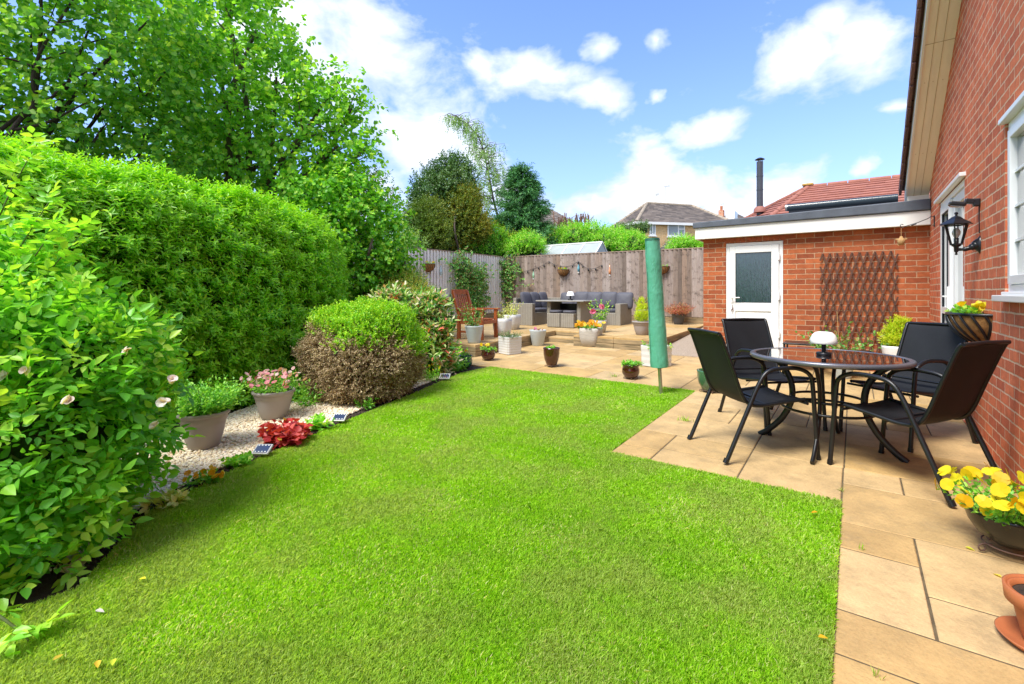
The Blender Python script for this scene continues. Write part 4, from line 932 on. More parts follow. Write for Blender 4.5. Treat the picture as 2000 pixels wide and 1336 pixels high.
rh = thing('tiled_house', 'distant house with small grey hipped roof and brick chimney left of the flue', 'house', tuple(P(1432, 560, 55)[:2]) + (0,))
e0, e1, e2 = P(1410, 428, 52), P(1462, 428, 52), P(1404, 428, 60); e1.z = e2.z = e0.z; e3 = e1 + (e2 - e0); r0 = P(1426, 412.5, 55); r1 = P(1434, 413, 56); r1.z = r0.z
mb = MB(); rn = []; tiled_face(mb, rn, e0, e1, r1, r0, 8, .05); tiled_face(mb, rn, e2, e0, r0 + Vector((.01, 0, 0)), r0, 8, .05); tiled_face(mb, rn, e1, e3, r1 + Vector((.01, 0.01, 0)), r1, 8, .05)
set_rnd(mb.build('roof', M['greytile'], rh, world=True), rn)
mb = MB()
for p, q in ((e0, e1), (e2, e0), (e1, e3), (e3, e2)): mb.add(wallq(p, q, 0, e0.z), [(0, 1, 2, 3)])
mb.build('wall', M['brick_far'], rh, world=True)
dm = MB(); dc = P(1429, 422, 51); dm.obox(dc, (.45, 0, 0), (0, .8, 0), (0, 0, .42)); dm.build('dormer', M['white'], rh, world=True)
ch = MB(); cc = P(1409, 421, 50); ch.box(cc.x - .25, cc.x + .25, cc.y - .25, cc.y + .25, cc.z - 1.2, cc.z + .55); cho = ch.build('chimney', M['brick_a'], rh, world=True)
cpm = MB(); cpm.lathe([(.12, 0), (.14, .4), (.12, .45)], (cc.x, cc.y, cc.z + .55), 10); cp_ = cpm.build('chimney_pot', M['terracotta'], rh, world=True)
aerial(1408, 415, 399, 50, rh, 7)

lh = thing('brown_roofed_house', 'house with dark brown tiled roof showing right of the tall dark conifer', 'house', tuple(P(1085, 560, 36)[:2]) + (0,))
mb = MB(); rn = []; q0, q1, q2, q3 = P(1020, 452, 30), P(1150, 452, 30), P(1085, 413, 33), P(1035, 390, 36)
q1.z = q0.z; tiled_face(mb, rn, q0, q1, q2, q3, 12, .03)
mb.add([q1, q2, Vector((q2.x - 2, q2.y + 4, q1.z))], [(0, 1, 2)]); rn += [.4]
set_rnd(mb.build('roof', M['greytile'], lh, world=True), rn)
mb = MB(); mb.add([Vector((q0.x, q0.y, 0)), Vector((q1.x, q1.y, 0)), q1, q0], [(0, 1, 2, 3)]); mb.build('wall', M['brick_far'], lh, world=True)

# greenhouse beyond the fence
g0 = P(1047, 481, 15.8); g1 = P(1172, 473.5, 14.55); g1.z = g0.z
gh = thing('greenhouse', 'greenhouse with pale ridged roof showing over the back fence', 'greenhouse', (g0.x, 13.3, zg(0, 14)))
gy = (g0.y + g1.y) / 2; yr = gy + .1; x0, x1 = g0.x - .05, g1.x + .05; zr = g0.z; ze = zr - .62; hw = .75
gp = MB()
for s_ in (-1, 1): gp.add([(x0, yr + s_ * hw, ze), (x1, yr + s_ * hw, ze), (x1, yr, zr), (x0, yr, zr)], [(0, 1, 2, 3)] if s_ < 0 else [(3, 2, 1, 0)]); gp.add([(x0, yr + s_ * hw, .3), (x1, yr + s_ * hw, .3), (x1, yr + s_ * hw, ze), (x0, yr + s_ * hw, ze)], [(0, 1, 2, 3)])
for x in (x0, x1): gp.add([(x, yr - hw, .3), (x, yr + hw, .3), (x, yr + hw, ze), (x, yr, zr), (x, yr - hw, ze)], [(0, 1, 2, 3, 4)])
gp.build('glazing', M['poly'], gh, world=True)
gf = MB()
for k in range(5):
    x = x0 + (x1 - x0) * k / 4
    for s_ in (-1, 1): gf.bar((x, yr + s_ * (hw + .01), ze), (x, yr, zr + .01), .035, .03)
gf.bar((x0, yr, zr + .015), (x1, yr, zr + .015), .05, .04); gf.bar((x0, yr - hw - .02, ze), (x1, yr - hw - .02, ze), .05, .05)
gf.build('frame', M['white'], gh, world=True)
dr_ = MB(); a_, b_ = P(1000, 499, 15.2), P(1056, 495.5, 15.0); dr_.bar(a_, b_, .04, .05); dr_.bar(a_ + Vector((0, 0, -.6)), a_, .05, .05, up=(0, 1, 0)); dr_.bar(b_ + Vector((0, 0, -.6)), b_, .05, .05, up=(0, 1, 0))
o = dr_.build('rail', M['dark_pot']); tag(o, 'dark metal rail on two posts just left of the greenhouse roof', 'rail')

# weeds in the paving joints
for x, y, lb in ((1337, 823, 'tuft of grass in the slab joint between the lawn corner and the left chair'), (1200, 736, 'tuft of grass at the far lawn edge beside the squat red pot'), (1684, 1074, 'tiny grass sprout in the path joint level with the black pansy bowl'), (1715, 1325, 'tiny grass sprout in the joint at the near end of the path'), (1645, 960, 'tiny grass sprout at the inner corner where patio meets path')):
    p = G(x, y); k = 26 if y < 900 else 9
    tag(leaves('weed_tuft', np.array([list(p)]) + rng.normal(0, 1, (k, 3)) * np.array([.03 if y < 900 else .008, .006, 0]), np.array([[0, 0, 1.0]]) + rng.normal(0, .45, (k, 3)), rdirs(k), rng.uniform(.02, .05, k) * (1.3 if y < 900 else .8), .0035 if y > 900 else .006, M['grass'], None), lb, 'weed', 'grass tufts in the paving joints')
# ================================================================ PATIO SET
def smooth_path(pts, k=5):
    pts = [Vector(p) for p in pts]; out = []
    for i in range(len(pts) - 1):
        p0 = pts[max(i - 1, 0)]; p1 = pts[i]; p2 = pts[i + 1]; p3 = pts[min(i + 2, len(pts) - 1)]
        for j in range(k):
            t = j / k; out.append(0.5 * ((2 * p1) + (p2 - p0) * t + (2 * p0 - 5 * p1 + 4 * p2 - p3) * t * t + (3 * p1 - p0 - 3 * p2 + p3) * t ** 3))
    out.append(pts[-1]); return out
def make_chair(label, loc, head):
    t = thing('patio_chair', label, 'chair', loc, head, 'black mesh patio chairs round the glass table')
    HW = .27
    for s_ in (-1, 1):
        y = s_ * HW
        lp = smooth_path([(-.345, y * 1.0, 0.0), (-.20, y, .33), (-.10, y, .55), (-.03, y, .635), (.08, y, .655), (.20, y, .65), (.285, y, .60), (.305, y, .50), (.32, y, .30), (.345, y, 0.0)], 5)
        m_ = MB(); m_.tube(lp, .0150, 10); m_.tube([(-.352, y, 0.0), (-.338, y, .03)], .018, 10); m_.tube([(.346, y, 0.0), (.342, y, .03)], .018, 10)
        m_.build('arm_and_legs', M['frame'], t)
        sp = smooth_path([(.27, s_ * .235, .425), (.10, s_ * .235, .405), (-.06, s_ * .235, .385), (-.15, s_ * .232, .40), (-.205, s_ * .23, .47), (-.27, s_ * .228, .65), (-.35, s_ * .225, .865), (-.375, s_ * .225, .90)], 5)
        m_ = MB(); m_.tube(sp, .013, 8); m_.build('side_rail', M['frame'], t)
    for pp, r_ in (([(.265, -.27, .40), (.265, .27, .40)], .010), ([(-.14, -.268, .455), (-.14, .268, .455)], .009), ([(.02, -.235, .375), (.02, .235, .375)], .009), ([(-.375, -.226, .90), (-.377, 0, .905), (-.375, .226, .90)], .012)):
        m_ = MB(); m_.tube(pp, r_, 8); m_.build('cross_bar', M['frame'], t)
    c_ = smooth_path([(.285, 0, .425), (.10, 0, .398), (-.05, 0, .383), (-.14, 0, .402), (-.20, 0, .47), (-.27, 0, .65), (-.35, 0, .865), (-.374, 0, .897)], 6)
    m_ = MB(); nv = 9; vs = []; th_ = .0025
    for i, p in enumerate(c_):
        f = i / (len(c_) - 1)
        for j in range(nv):
            y = -.233 + .466 * j / (nv - 1); sag = (1 - (y / .233) ** 2) * (.014 if f < .5 else .012)
            vs.append((p.x - (sag if f > .5 else 0), y, p.z - (sag if f <= .5 else 0)))
    nvs = len(vs); vs2 = [(x - th_ * .7, y, z - th_) for x, y, z in vs]
    fs = [(i * nv + j, i * nv + j + 1, (i + 1) * nv + j + 1, (i + 1) * nv + j) for i in range(len(c_) - 1) for j in range(nv - 1)]
    m_.add(vs + vs2, fs + [tuple(nvs + q for q in f[::-1]) for f in fs], 0, True)
    m_.build('sling', M['sling'], t)
    return t
TC = Vector((-.17, 4.33, zg(0, 4.33)))
def face_to(x, y, tx, ty): return atan2(ty - y, tx - x)
chairs = [((-.645, 3.975), atan2(.45, .51), 'black mesh patio chair seen from its side, nearest the lawn'),
          ((.30, 3.985), atan2(.335, -.51), 'black mesh patio chair with its back to us nearest the yellow pansies'),
          ((.33, 4.93), atan2(-.67, -.52), 'black mesh patio chair behind the table, under the coir wall basket'),
          ((-.63, 4.85), atan2(-.66, .62), 'black mesh patio chair in front of the white outbuilding door')]
first = None
for (x, y), hd_, lb in chairs:
    if first is None: first = make_chair(lb, (x, y, zg(x, y)), hd_)
    else:
        c = copy_tree(first); c.location = (x, y, zg(x, y)); c.rotation_euler = (0, 0, hd_); c['label'] = lb

tb = thing('patio_table', 'round patio table with dark glass top and grey metal rim', 'table', TC)
TR, TH = .525, .70
m_ = MB(); m_.lathe([(0, TH - .006), (TR - .035, TH - .006), (TR - .035, TH + .001), (0, TH + .001)], seg=72, smooth=False); m_.build('glass_top', M['tableglass'], tb)
m_ = MB(); m_.lathe([(TR - .04, TH - .012), (TR - .01, TH - .03), (TR, TH - .02), (TR, TH - .004), (TR - .006, TH + .003), (TR - .04, TH + .004), (TR - .04, TH - .012)], seg=80, cap=False); m_.build('rim', simple('grey_table_rim', (.16, .165, .19), .3, .1, 5, metal=.5), tb)
for k in range(4):
    a = radians(-98) + k * pi / 2
    def q(r, z, da=0): return (r * cos(a + da), r * sin(a + da), z)
    m_ = MB(); m_.tube(smooth_path([q(.475, 0), q(.40, .06), q(.30, .18), q(.235, .34), q(.25, .5), q(.33, .62), q(.42, .675)], 5), [.023] * 31, 10, flat=.6); m_.build('leg', M['frame'], tb)
for r, z, nm in ((.235, .375, 'brace_ring'), (.30, .30, 'brace_ring')):
    m_ = MB(); m_.tube([(r * cos(t * 2 * pi / 40), r * sin(t * 2 * pi / 40), z) for t in range(41)], .010, 8, cap=False); m_.build(nm, M['frame'], tb)
# lamp on the patio table
def table_lamp(label, loc, s, flat_top):
    t = thing('table_lamp', label, 'lamp', loc, 0, 'small white shaded lamps on the outdoor tables')
    m_ = MB(); m_.lathe([(0, 0), (.052 * s, 0), (.054 * s, .006 * s), (.054 * s, .022 * s), (.048 * s, .026 * s), (.016 * s, .028 * s), (.016 * s, .10 * s), (0, .10 * s)], seg=28); m_.build('stand', M['black'], t)
    m_ = MB()
    if flat_top: m_.lathe([(.085 * s, .095 * s), (.055 * s, .18 * s), (0, .182 * s)], seg=28)
    else: m_.lathe([(r * .9, z * .95) for r, z in [(0, .094), (.094, .094), (.099, .099), (.098, .125), (.086, .162), (.062, .185), (.035, .190), (0, .191)]], seg=40)
    m_.build('lamp_shade', M['lampwhite'], t); return t
pl = P(1609, 692, 3.62); table_lamp('white domed lamp with black base standing on the round glass table', (pl.x, pl.y, TC.z + TH + .001), 0.93, False)
# small black side table by the outbuilding wall
q0 = P(1570, 668, 6.6)
st = thing('side_table', 'small black metal side table with glass top by the outbuilding wall', 'table', (q0.x, q0.y, zg(0, q0.y)))
zt = CAMZ - (668 - HYP) / FPX * 6.6 - zg(0, q0.y)
m_ = MB(); m_.box(-.24, .24, -.2, .2, zt - .03, zt - .005); m_.build('top', M['black'], st, bevel=.008)
for sx in (-1, 1):
    for sy in (-1, 1): m_ = MB(); m_.tube([(sx * .22, sy * .18, 0), (sx * .22, sy * .18, zt - .02)], .012, 8); m_.build('leg', M['black'], st)
q1 = P(1588, 661, 6.55)
def planter_box(): pass
bx = thing('plant_pot', 'little square white pot with yellow flower on the black side table', 'plant pot', (q1.x, q1.y, zt + zg(0, q0.y)))
m_ = MB(); m_.lathe([(.05, 0), (.062, .085), (.055, .085), (.05, .07), (0, .07)], seg=4, rot=pi / 4 - pi / 4, smooth=False); m_.build('pot', M['white'], bx)
k_ = 40; Pt = np.stack([rng.normal(0, .02, k_), rng.normal(0, .02, k_), np.full(k_, .08)], 1); leaves('flower', Pt + np.array(bx.location), rdirs(k_) + np.array([0, 0, 1.0]), rdirs(k_), .03, .02, M['p_orange'], bx)

# ================================================================ WALL FITTINGS
def wallpt(px, py):     # point on the main wall plane
    o_ = Vector((0, 0, CAMZ)); r_ = P(px, py, 1) - o_; t = WX / r_.x; return o_ + r_ * t
lp = wallpt(1914, 478)
lt = thing('wall_lantern', 'black hexagonal coach lantern on a bracket on the brick house wall', 'wall light', lp)
m_ = MB(); m_.lathe([(0, -.008), (.035, -.008), (.042, 0), (.03, .012), (.018, .04), (0, .05)], seg=16); 
# wall plate is turned to face -x
mpl = MB(); mpl.v = [(-z, x, y * 1.8) for x, y, z in m_.v]; mpl.f = m_.f; mpl.m = m_.m; mpl.sm = m_.sm; mpl.build('wall_plate', M['black'], lt)
AR = .135
m_ = MB(); m_.tube(smooth_path([(-.02, 0, .0), (-.05, 0, -.018), (-.09, 0, -.03), (-AR, 0, -.03)], 5), [.034] * 3 + [.026] * 3 + [.018] * 5 + [.012] * 5, 10); m_.lathe([(.0, -.075), (.010, -.07), (.006, -.055), (.014, -.045), (.016, -.01), (.03, .0), (.03, .01)], (-AR, 0, 0), 12); m_.build('arm', M['black'], lt)
m_ = MB(); lz0, lz1 = .012, .165
for k in range(6):
    a = k * pi / 3 + .26; m_.bar((-AR + .036 * cos(a), .036 * sin(a), lz0), (-AR + .072 * cos(a), .072 * sin(a), lz1), .008, .008)
m_.lathe([(.03, lz0 - .006), (.042, lz0 - .006), (.042, lz0 + .004), (.03, lz0 + .004)], (-AR, 0, 0), 6, rot=.26 - pi / 6, smooth=False, cap=False); m_.lathe([(.066, lz1 - .004), (.078, lz1 - .004), (.078, lz1 + .004), (.066, lz1 + .004)], (-AR, 0, 0), 6, rot=.26 - pi / 6, smooth=False, cap=False)
m_.build('cage', M['black'], lt)
m_ = MB(); m_.lathe([(.108, lz1 + .002), (.104, lz1 + .010), (.055, lz1 + .04), (.028, lz1 + .064), (.012, lz1 + .07), (.006, lz1 + .08), (.014, lz1 + .088), (.010, lz1 + .10), (0, lz1 + .103)], (-AR, 0, 0), 6, rot=.26 - pi / 6, smooth=False); m_.build('roof', M['black'], lt)
m_ = MB(); m_.lathe([(.014, .015), (.016, .06), (0, .062)], (-AR, 0, 0), 12); m_.build('bulb_holder', M['black'], lt)
m_ = MB(); m_.lathe([(.010, .06), (.024, .09), (.026, .11), (.016, .135), (0, .142)], (-AR, 0, 0), 14); m_.build('bulb', M['clear'], lt)
cb = wallpt(1914, 395)
pr = thing('security_light', 'small black sensor light above the coach lantern with a cable running down', 'security light', cb)
m_ = MB(); m_.obox((-.02, 0, 0), (.02, 0, 0), (0, .03, 0), (0, 0, .03)); m_.obox((-.06, -.01, .012), (.03, 0, -.006), (0, .022, 0), (.004, 0, .02)); m_.build('sensor', M['black'], pr, bevel=.008)
m_ = MB(); m_.obox((-.13, .0, .0), (.05, 0, -.01), (0, .045, 0), (.003, 0, .016)); m_.build('lamp_head', M['black'], pr, bevel=.01)
m_ = MB(); m_.obox((-.135, 0, -.019), (.038, 0, -.0076), (0, .034, 0), (.0005, 0, .003)); m_.build('lens', simple('grey_lens', (.3, .31, .32), .2), pr)
m_ = MB(); m_.tube([(-.004, 0, -.02), (-.004, .004, -.12), (-.004, 0, -.24)], .0035, 6); m_.build('cable', M['black'], pr)

# half round wall basket on the house wall
bp = wallpt(1930, 612)
def coir_basket(label, loc, rz, W_, H_, D_, group, straps=9, mat_strap=M['black'], flowers=None, leafm=M['lf_pot'], nl=60, fl=0):
    """half-round basket, back on the local y=0 plane, bulging to -y"""
    t = thing('wall_basket', label, 'hanging basket', loc, rz, group); n1, n2 = 22, 9; vs = []
    for i in range(n2):
        f = i / (n2 - 1); s_ = sqrt(max(0, 1 - (f ** 1.9))) if f < 1 else 0; s_ = max(s_, .06)
        for k in range(n1):
            a = pi * k / (n1 - 1); vs.append((-W_ / 2 * s_ * cos(a), -D_ * s_ * sin(a) - .002, -H_ * f))
    fs = [(i * n1 + k, (i + 1) * n1 + k, (i + 1) * n1 + k + 1, i * n1 + k + 1) for i in range(n2 - 1) for k in range(n1 - 1)]
    m_ = MB(); m_.add(vs, fs, 0, True); m_.add([vs[k] for k in range(n1)], [tuple(range(n1))]); m_.build('liner', M['coir'], t)
    m_ = MB(); r = .006 * W_ / .35
    rim = [(-W_ / 2 * 1.02 * cos(pi * k / 24), -D_ * 1.03 * sin(pi * k / 24), .002) for k in range(25)]
    m_.tube(rim, r * 1.3, 6); m_.tube([(-W_ / 2, 0, 0), (W_ / 2, 0, 0)], r, 6)
    for k in range(straps):
        f = (k + .5) / straps; a0 = pi * f; pts = []
        for j in range(9):
            g = j / 8; a = a0 + (.55 * g if True else 0); a = min(max(a, .02), pi - .02); s_ = max(.06, sqrt(max(0, 1 - g ** 1.9))); pts.append((-W_ / 2 * s_ * 1.025 * cos(a), -D_ * s_ * 1.03 * sin(a) - .003, -H_ * g * 1.01))
        m_.tube(pts, r, 5)
    m_.build('wire_frame', mat_strap, t)
    m_ = MB(); m_.bar((-W_ * .04, .0, -H_ * 1.25), (-W_ * .04, .0, .02), .012, .008, (1, 0, 0)); m_.build('bracket', mat_strap, t)
    q = np.stack([rng.uniform(-W_ * .42, W_ * .42, nl), -rng.uniform(.1, .85, nl) * D_, np.full(nl, .0)], 1)
    c_, s_ = cos(rz), sin(rz); qw = np.stack([q[:, 0] * c_ - q[:, 1] * s_, q[:, 0] * s_ + q[:, 1] * c_, q[:, 2]], 1) + np.array(t.location)
    Pt, D, N, sz = sprays(qw, np.array([0, 0, 1.0]) + rng.normal(0, .45, (nl, 3)), 6, min(W_ * .16, .06), 55)
    leaves('foliage', Pt, D, N, W_ * .085 * sz, W_ * .06, leafm, t)
    if fl and flowers:
        k_ = fl * 6; i = rng.integers(0, len(qw), fl); c = np.repeat(qw[i] + np.array([0, 0, min(W_ * .17, .05)]) + rng.normal(0, W_ * .03, (fl, 3)), 6, 0)
        leaves('blossoms', c, rdirs(k_), rdirs(k_), W_ * .085, W_ * .08, flowers, t, six=True)
    return t
coir_basket('black wire hayrack basket with coir liner fixed to the house wall above the back chair', (WX, bp.y + .13, CAMZ - .01 - (607 - HYP) / FPX * 4.0), -pi / 2, .53, .22, .20, None, 9, M['black'], M['p_yellow'], M['lf_rose'], 26, 3)
mo = MB()

# trellis on the outbuilding wall
def obpt(px, py, off=0.0):
    o_ = Vector((0, 0, CAMZ)); r_ = P(px, py, 1) - o_; t = (OY - off) / r_.y; return o_ + r_ * t
ta, tb_ = obpt(1607, 695, .02), obpt(1748, 490, .02)
tl = thing('expanding_trellis', 'brown expanding diamond trellis fixed to the orange brick wall', 'trellis', (ta.x, OY - .02, zg(0, OY)))
cw = (tb_.x - ta.x) / 9.5; zt0, zt1 = tb_.z, zg(0, OY) + .22; chh = .285
def lat(dirn):
    rows = (zt0 - zt1) / chh; n_ = 9
    for k in range(-10, 20):
        # a slat follows x = x0 + dirn*cw/2 per chh/2
        x0 = ta.x + cw * k; pts = []
        za, zb_ = zt0, zt1; xa, xb = x0, x0 + dirn * cw * (za - zb_) / chh
        # clip to the width
        lo, hi = ta.x - .03, tb_.x + .03; t0, t1 = 0.0, 1.0
        if xb != xa:
            for lim in (lo, hi):
                tt = (lim - xa) / (xb - xa)
                if (xb > xa and lim == lo) or (xb < xa and lim == hi): t0 = max(t0, tt)
                else: t1 = min(t1, tt)
        if t1 - t0 < .06: continue
        p = Vector((xa + (xb - xa) * t0, 0, za + (zb_ - za) * t0)); q = Vector((xa + (xb - xa) * t1, 0, za + (zb_ - za) * t1)); yield p, q
m_ = MB(); m2 = MB()
for dn, yo, mm in ((1, .026, m_), (-1, .036, m2)):
    for p, q in lat(dn): mm.bar((p.x, OY - yo, p.z), (q.x, OY - yo, q.z), .021, .008, up=(0, 1, 0))
# bar(): 'w' is sideways to up, so slats lie flat on the wall
m_.build('rear_slats', M['trellis'], tl, world=True); m2.build('front_slats', M['trellis'], tl, world=True)
rv = MB(); nrow = int((zt0 - zt1) / (chh / 2))
for j in range(nrow + 1):
    for k in range(-1, 12):
        x = ta.x + cw * (k + (.5 if j % 2 else 0)); z = zt0 - j * chh / 2
        if ta.x - .03 < x < tb_.x + .03: rv.obox((x, OY - .043, z), (.003, 0, 0), (0, .003, 0), (0, 0, .003))
rv.build('rivets', M['steel'], tl, world=True)
# wind chime on bracket
hk = wallpt(1826, 432)
ct = obpt(1767, 462, .25); 
hkp = P(1768, 444, 6.25); hkp.y = hk.y; 
wb = thing('hanging_bracket', 'thin black twisted wire bracket sticking out from the house wall corner', 'bracket', (WX, hk.y, hk.z))
m_ = MB(); m_.tube([(-.006, 0, .07), (-.006, 0, -.07)], .006, 6); m_.tube([(-.006, 0, .05), (-.03, 0, .065), (-.06, 0, .04), (-.15, 0, .0), (-.28, 0, -.04)], .005, 6); m_.tube(smooth_path([(-.28, 0, -.04), (-.31, 0, -.055), (-.325, 0, -.03), (-.31, 0, -.01), (-.295, 0, -.02)], 4), .004, 6); m_.tube([(-.17, 0, -.012), (-.22, 0, -.030)], .011, 8); m_.tube([(-.006, 0, -.045), (-.04, 0, -.045)], .004, 6)
m_.build('wire', M['black'], wb)
hx_ = Vector((WX - .315, hk.y, hk.z - .058))
wc = thing('hanging_ornament', 'little tan turtle shaped ornament hanging on a cord from the wire bracket', 'ornament', hx_ - Vector((0, 0, .16)))
m_ = MB(); m_.tube([(0, 0, .04), (0, 0, .16)], .003, 6); m_.build('cord', M['rope'], wc)
m_ = MB(); m_.lathe([(0, -.055), (.028, -.045), (.042, -.01), (.036, .025), (.018, .038), (.014, .055), (0, .06)], seg=14)
for sx in (-1, 1): m_.obox((sx * .042, 0, .022), (.014, 0, .004), (0, .006, 0), (-.003, 0, .008)); m_.obox((sx * .028, 0, -.048), (.008, 0, -.010), (0, .005, 0), (.005, 0, .005))
m_.build('turtle_body', M['rope'], wc)

# ================================================================ ROTARY AIRER UNDER A COVER
rp = G(1291, 769); rt_ = P(1274, 468, 0)
dR = (CAMZ - rp.z) * FPX / (769 - HYP)
ra_ = thing('rotary_airer', 'rotary clothes airer under a tall green cover at the corner of the lawn', 'clothes airer', rp)
toploc = P(1274, 468, dR * 1.0) - rp; fl = lambda t: Vector((toploc.x * t, toploc.y * t, toploc.z * t))
m_ = MB(); m_.tube([fl(-.03), fl(.20)], .021, 14); m_.build('pole', M['steel'], ra_)
m_ = MB(); m_.tube([fl(.165), fl(.20)], .028, 14); m_.build('collar', M['black'], ra_)
pts = []; rs = []
for k in range(71):
    t = .175 + .825 * k / 70; pts.append(fl(t)); f = k / 70; rs.append((.099 - .019 * f + .0025 * sin(f * 9) + .0015 * sin(f * 23 + 1)) * (1 if k else .97))
m_ = MB(); m_.tube(pts, rs, 44); o = m_.build('cover', M['cover'], ra_)
dm_ = o.modifiers.new('wrinkles', 'DISPLACE'); tx = bpy.data.textures.new('wrinkles', 'CLOUDS'); tx.noise_scale = .045; tx.noise_depth = 3; dm_.texture = tx; dm_.strength = .009; dm_.mid_level = .5
sm_ = MB(); cr_ = Vector((cos(YAW + 1.9), -sin(YAW + 1.2), 0)).normalized(); sm_.tube([fl(.18 + .81 * k / 12) + cr_ * (.100 - .019 * k / 12) for k in range(13)], .004, 6); sm_.build('seam', simple('cover_seam', (.03, .16, .10), .5), ra_)
m_ = MB(); m_.tube([fl(.993), fl(1.008)], [rs[-1] * 1.05, rs[-1] * 1.0], 28); m_.build('top_cap', simple('dark_green_piping', (.02, .12, .08), .4), ra_)

# ================================================================ POTS
def pot_profile(kind, R, H):
    if kind == 'taper': return [(R * .62, 0), (R * .66, .01), (R * .97, H * .93), (R, H), (R * .93, H), (R * .88, H * .9)]
    if kind == 'bell': return [(R * .56, 0), (R * .60, .008), (R * .75, H * .34), (R * .84, H * .62), (R * .87, H * .735), (R * .905, H * .75), (R * .925, H * .87), (R * .93, H * .885), (R * 1.0, H * .90), (R * 1.03, H * .945), (R * 1.01, H), (R * .93, H), (R * .88, H * .92)]
    if kind == 'square': return [(R * .90, 0), (R * .96, .012), (R, H * .98), (R * .99, H), (R * .90, H), (R * .88, H * .9)]
    if kind == 'bucket': return [(R * .66, 0), (R * .76, H * .02), (R * .93, H * .45), (R * .985, H * .8), (R, H), (R * .91, H), (R * .88, H * .9)]
    if kind == 'egg': return [(R * .50, 0), (R * .62, H * .04), (R * .86, H * .35), (R * .97, H * .65), (R * .98, H * .88), (R * 1.0, H * .93), (R * 1.0, H), (R * .9, H), (R * .86, H * .9)]
    if kind == 'bowl': return [(R * .62, 0), (R * .78, H * .08), (R * .97, H * .35), (R * .97, H * .6), (R * .88, H * .8), (R * .93, H * .92), (R * .99, H), (R * .88, H), (R * .84, H * .9)]
    if kind == 'urn': return [(R * .34, 0), (R * .42, .01), (R * .70, H * .25), (R * .90, H * .6), (R * .98, H * .9), (R, H), (R * .92, H), (R * .88, H * .9)]
def pot(name, label, loc, R, H, kind, mat, group=None, power=None, rot=0, stand=0, cat='plant pot', ribs=0):
    t = thing(name, label, cat, (loc[0], loc[1], loc[2]), rot, group)
    pf = pot_profile(kind, R, H)
    if ribs:
        out = []
        for (r0, z0), (r1, z1) in zip(pf[1:], pf[2:]):
            k = max(1, int(abs(z1 - z0) / (H / ribs))) if z1 > z0 else 1
            for j in range(k): f = j / k; out.append((r0 + (r1 - r0) * f - (.0015 if j % 2 else -.0015), z0 + (z1 - z0) * f))
        pf = [pf[0]] + out + [pf[-1]]
    m_ = MB(); m_.lathe([(r, z + stand) for r, z in pf], seg=36 if not power or power < 8 else 32, power=power, cap=False, smooth=not (power and power > 8)); 
    m_.lathe([(0, stand + .001), (pf[0][0], stand)], seg=36, power=power, cap=False)
    o = m_.build('pot', mat, t)
    m_ = MB(); m_.lathe([(0, stand + H * .905), (R * .5, stand + H * .90), (R * .885, stand + H * .89)], seg=24, power=power, cap=False); m_.build('compost', M['mortar_stain'], t)
    if stand:
        m_ = MB(); r = R * .6; tr = .0035 if R < .2 else .006
        m_.tube([(r * cos(k * pi / 12), r * sin(k * pi / 12), stand - tr) for k in range(25)], tr, 5, cap=False)
        for k in range(4):
            a = k * pi / 2 + .5; c = Vector((cos(a), sin(a), 0)); u = Vector((0, 0, 1)); pts = [c * (r * .8) + u * (stand - tr)]
            for j in range(10): th = pi / 2 - j * .62; rr_ = stand * .45 * (1 - j * .05); pts.append(c * (r + R * .12) + c * rr_ * cos(th) + u * (stand * .45 + tr + rr_ * .9 * sin(th)))
            m_.tube(pts, tr, 5)
        m_.build('wire_stand', M['rust'] if R < .2 else M['black'], t)
    return t
def topz(t, H): return np.array([t.location.x, t.location.y, t.location.z + H])
def tuft(t, H, R, n, L, lw, mat, spread=.8, tall=1.0, nl=7, name='foliage', six=False, r0=.6, stems=True):
    """leafy dome growing from the top of a pot"""
    a = rng.random(n) * 6.28; rr = np.sqrt(rng.random(n)) * R * r0; b = topz(t, H)
    C = b + np.stack([np.cos(a) * rr, np.sin(a) * rr, 0 * a], 1)
    D = np.stack([np.cos(a) * rr / R * spread, np.sin(a) * rr / R * spread, np.full(n, 1.0)], 1) + rng.normal(0, .25, (n, 3)); D = nrm(D)
    tl_ = tall * (0.55 + .5 * rng.random(n))
    Pt, Dd, N, sz = sprays(C, D, nl, tl_, 52); leaves(name, Pt, Dd, N, L * sz * rng.uniform(.7, 1.15, len(sz)), lw * sz, mat, t, six=six)
    if stems:
        m_ = MB()
        for k in range(min(n, 14)): e = Vector(C[k]) + Vector(D[k]) * tl_[k]; m_.tube([C[k] - np.array([0, 0, .02]), C[k] * .5 + np.array(e) * .5, e], [.003, .0025, .001], 4)
        m_.build('stems', M['stem'], t, world=True)
    return C, D, tl_
def flowers(t, C, n_f, rad, mat, npet=6, name='blossoms', w=.9, cup=.5):
    """open flowers centred on points C"""
    k = len(C); face = nrm(np.array([0, 0, .6]) + rng.normal(0, .5, (k, 3)) + np.array([.15, -.35, 0])); ref = nrm(rng.normal(size=(k, 3))); A = nrm(np.cross(face, ref)); B = np.cross(face, A)
    ph = (np.arange(npet) * 2 * pi / npet)[None] + rng.random((k, 1)) * 6
    D = A[:, None] * np.cos(ph)[..., None] + B[:, None] * np.sin(ph)[..., None] + face[:, None] * cup * rng.uniform(.4, 1.2, (k, 1, 1)); N = np.broadcast_to(face[:, None], D.shape)
    Pt = np.broadcast_to(C[:, None], D.shape); r = np.repeat(rng.uniform(.8, 1.15, k), npet) * rad
    return leaves(name, Pt.reshape(-1, 3), nrm(D.reshape(-1, 3)), nrm(N.reshape(-1, 3) + rng.normal(0, .12, (k * npet, 3))), r, r * w, mat, t, six=2, fold=.12, droop=.14, rnd=np.repeat(rng.random(k), npet))
def size(px, d): return px * d / FPX
def dep(p): return -sin(YAW) * p.x + cos(YAW) * p.y
def base(x, y, dz=0): p = G(x, y, dz); return p, dep(p)

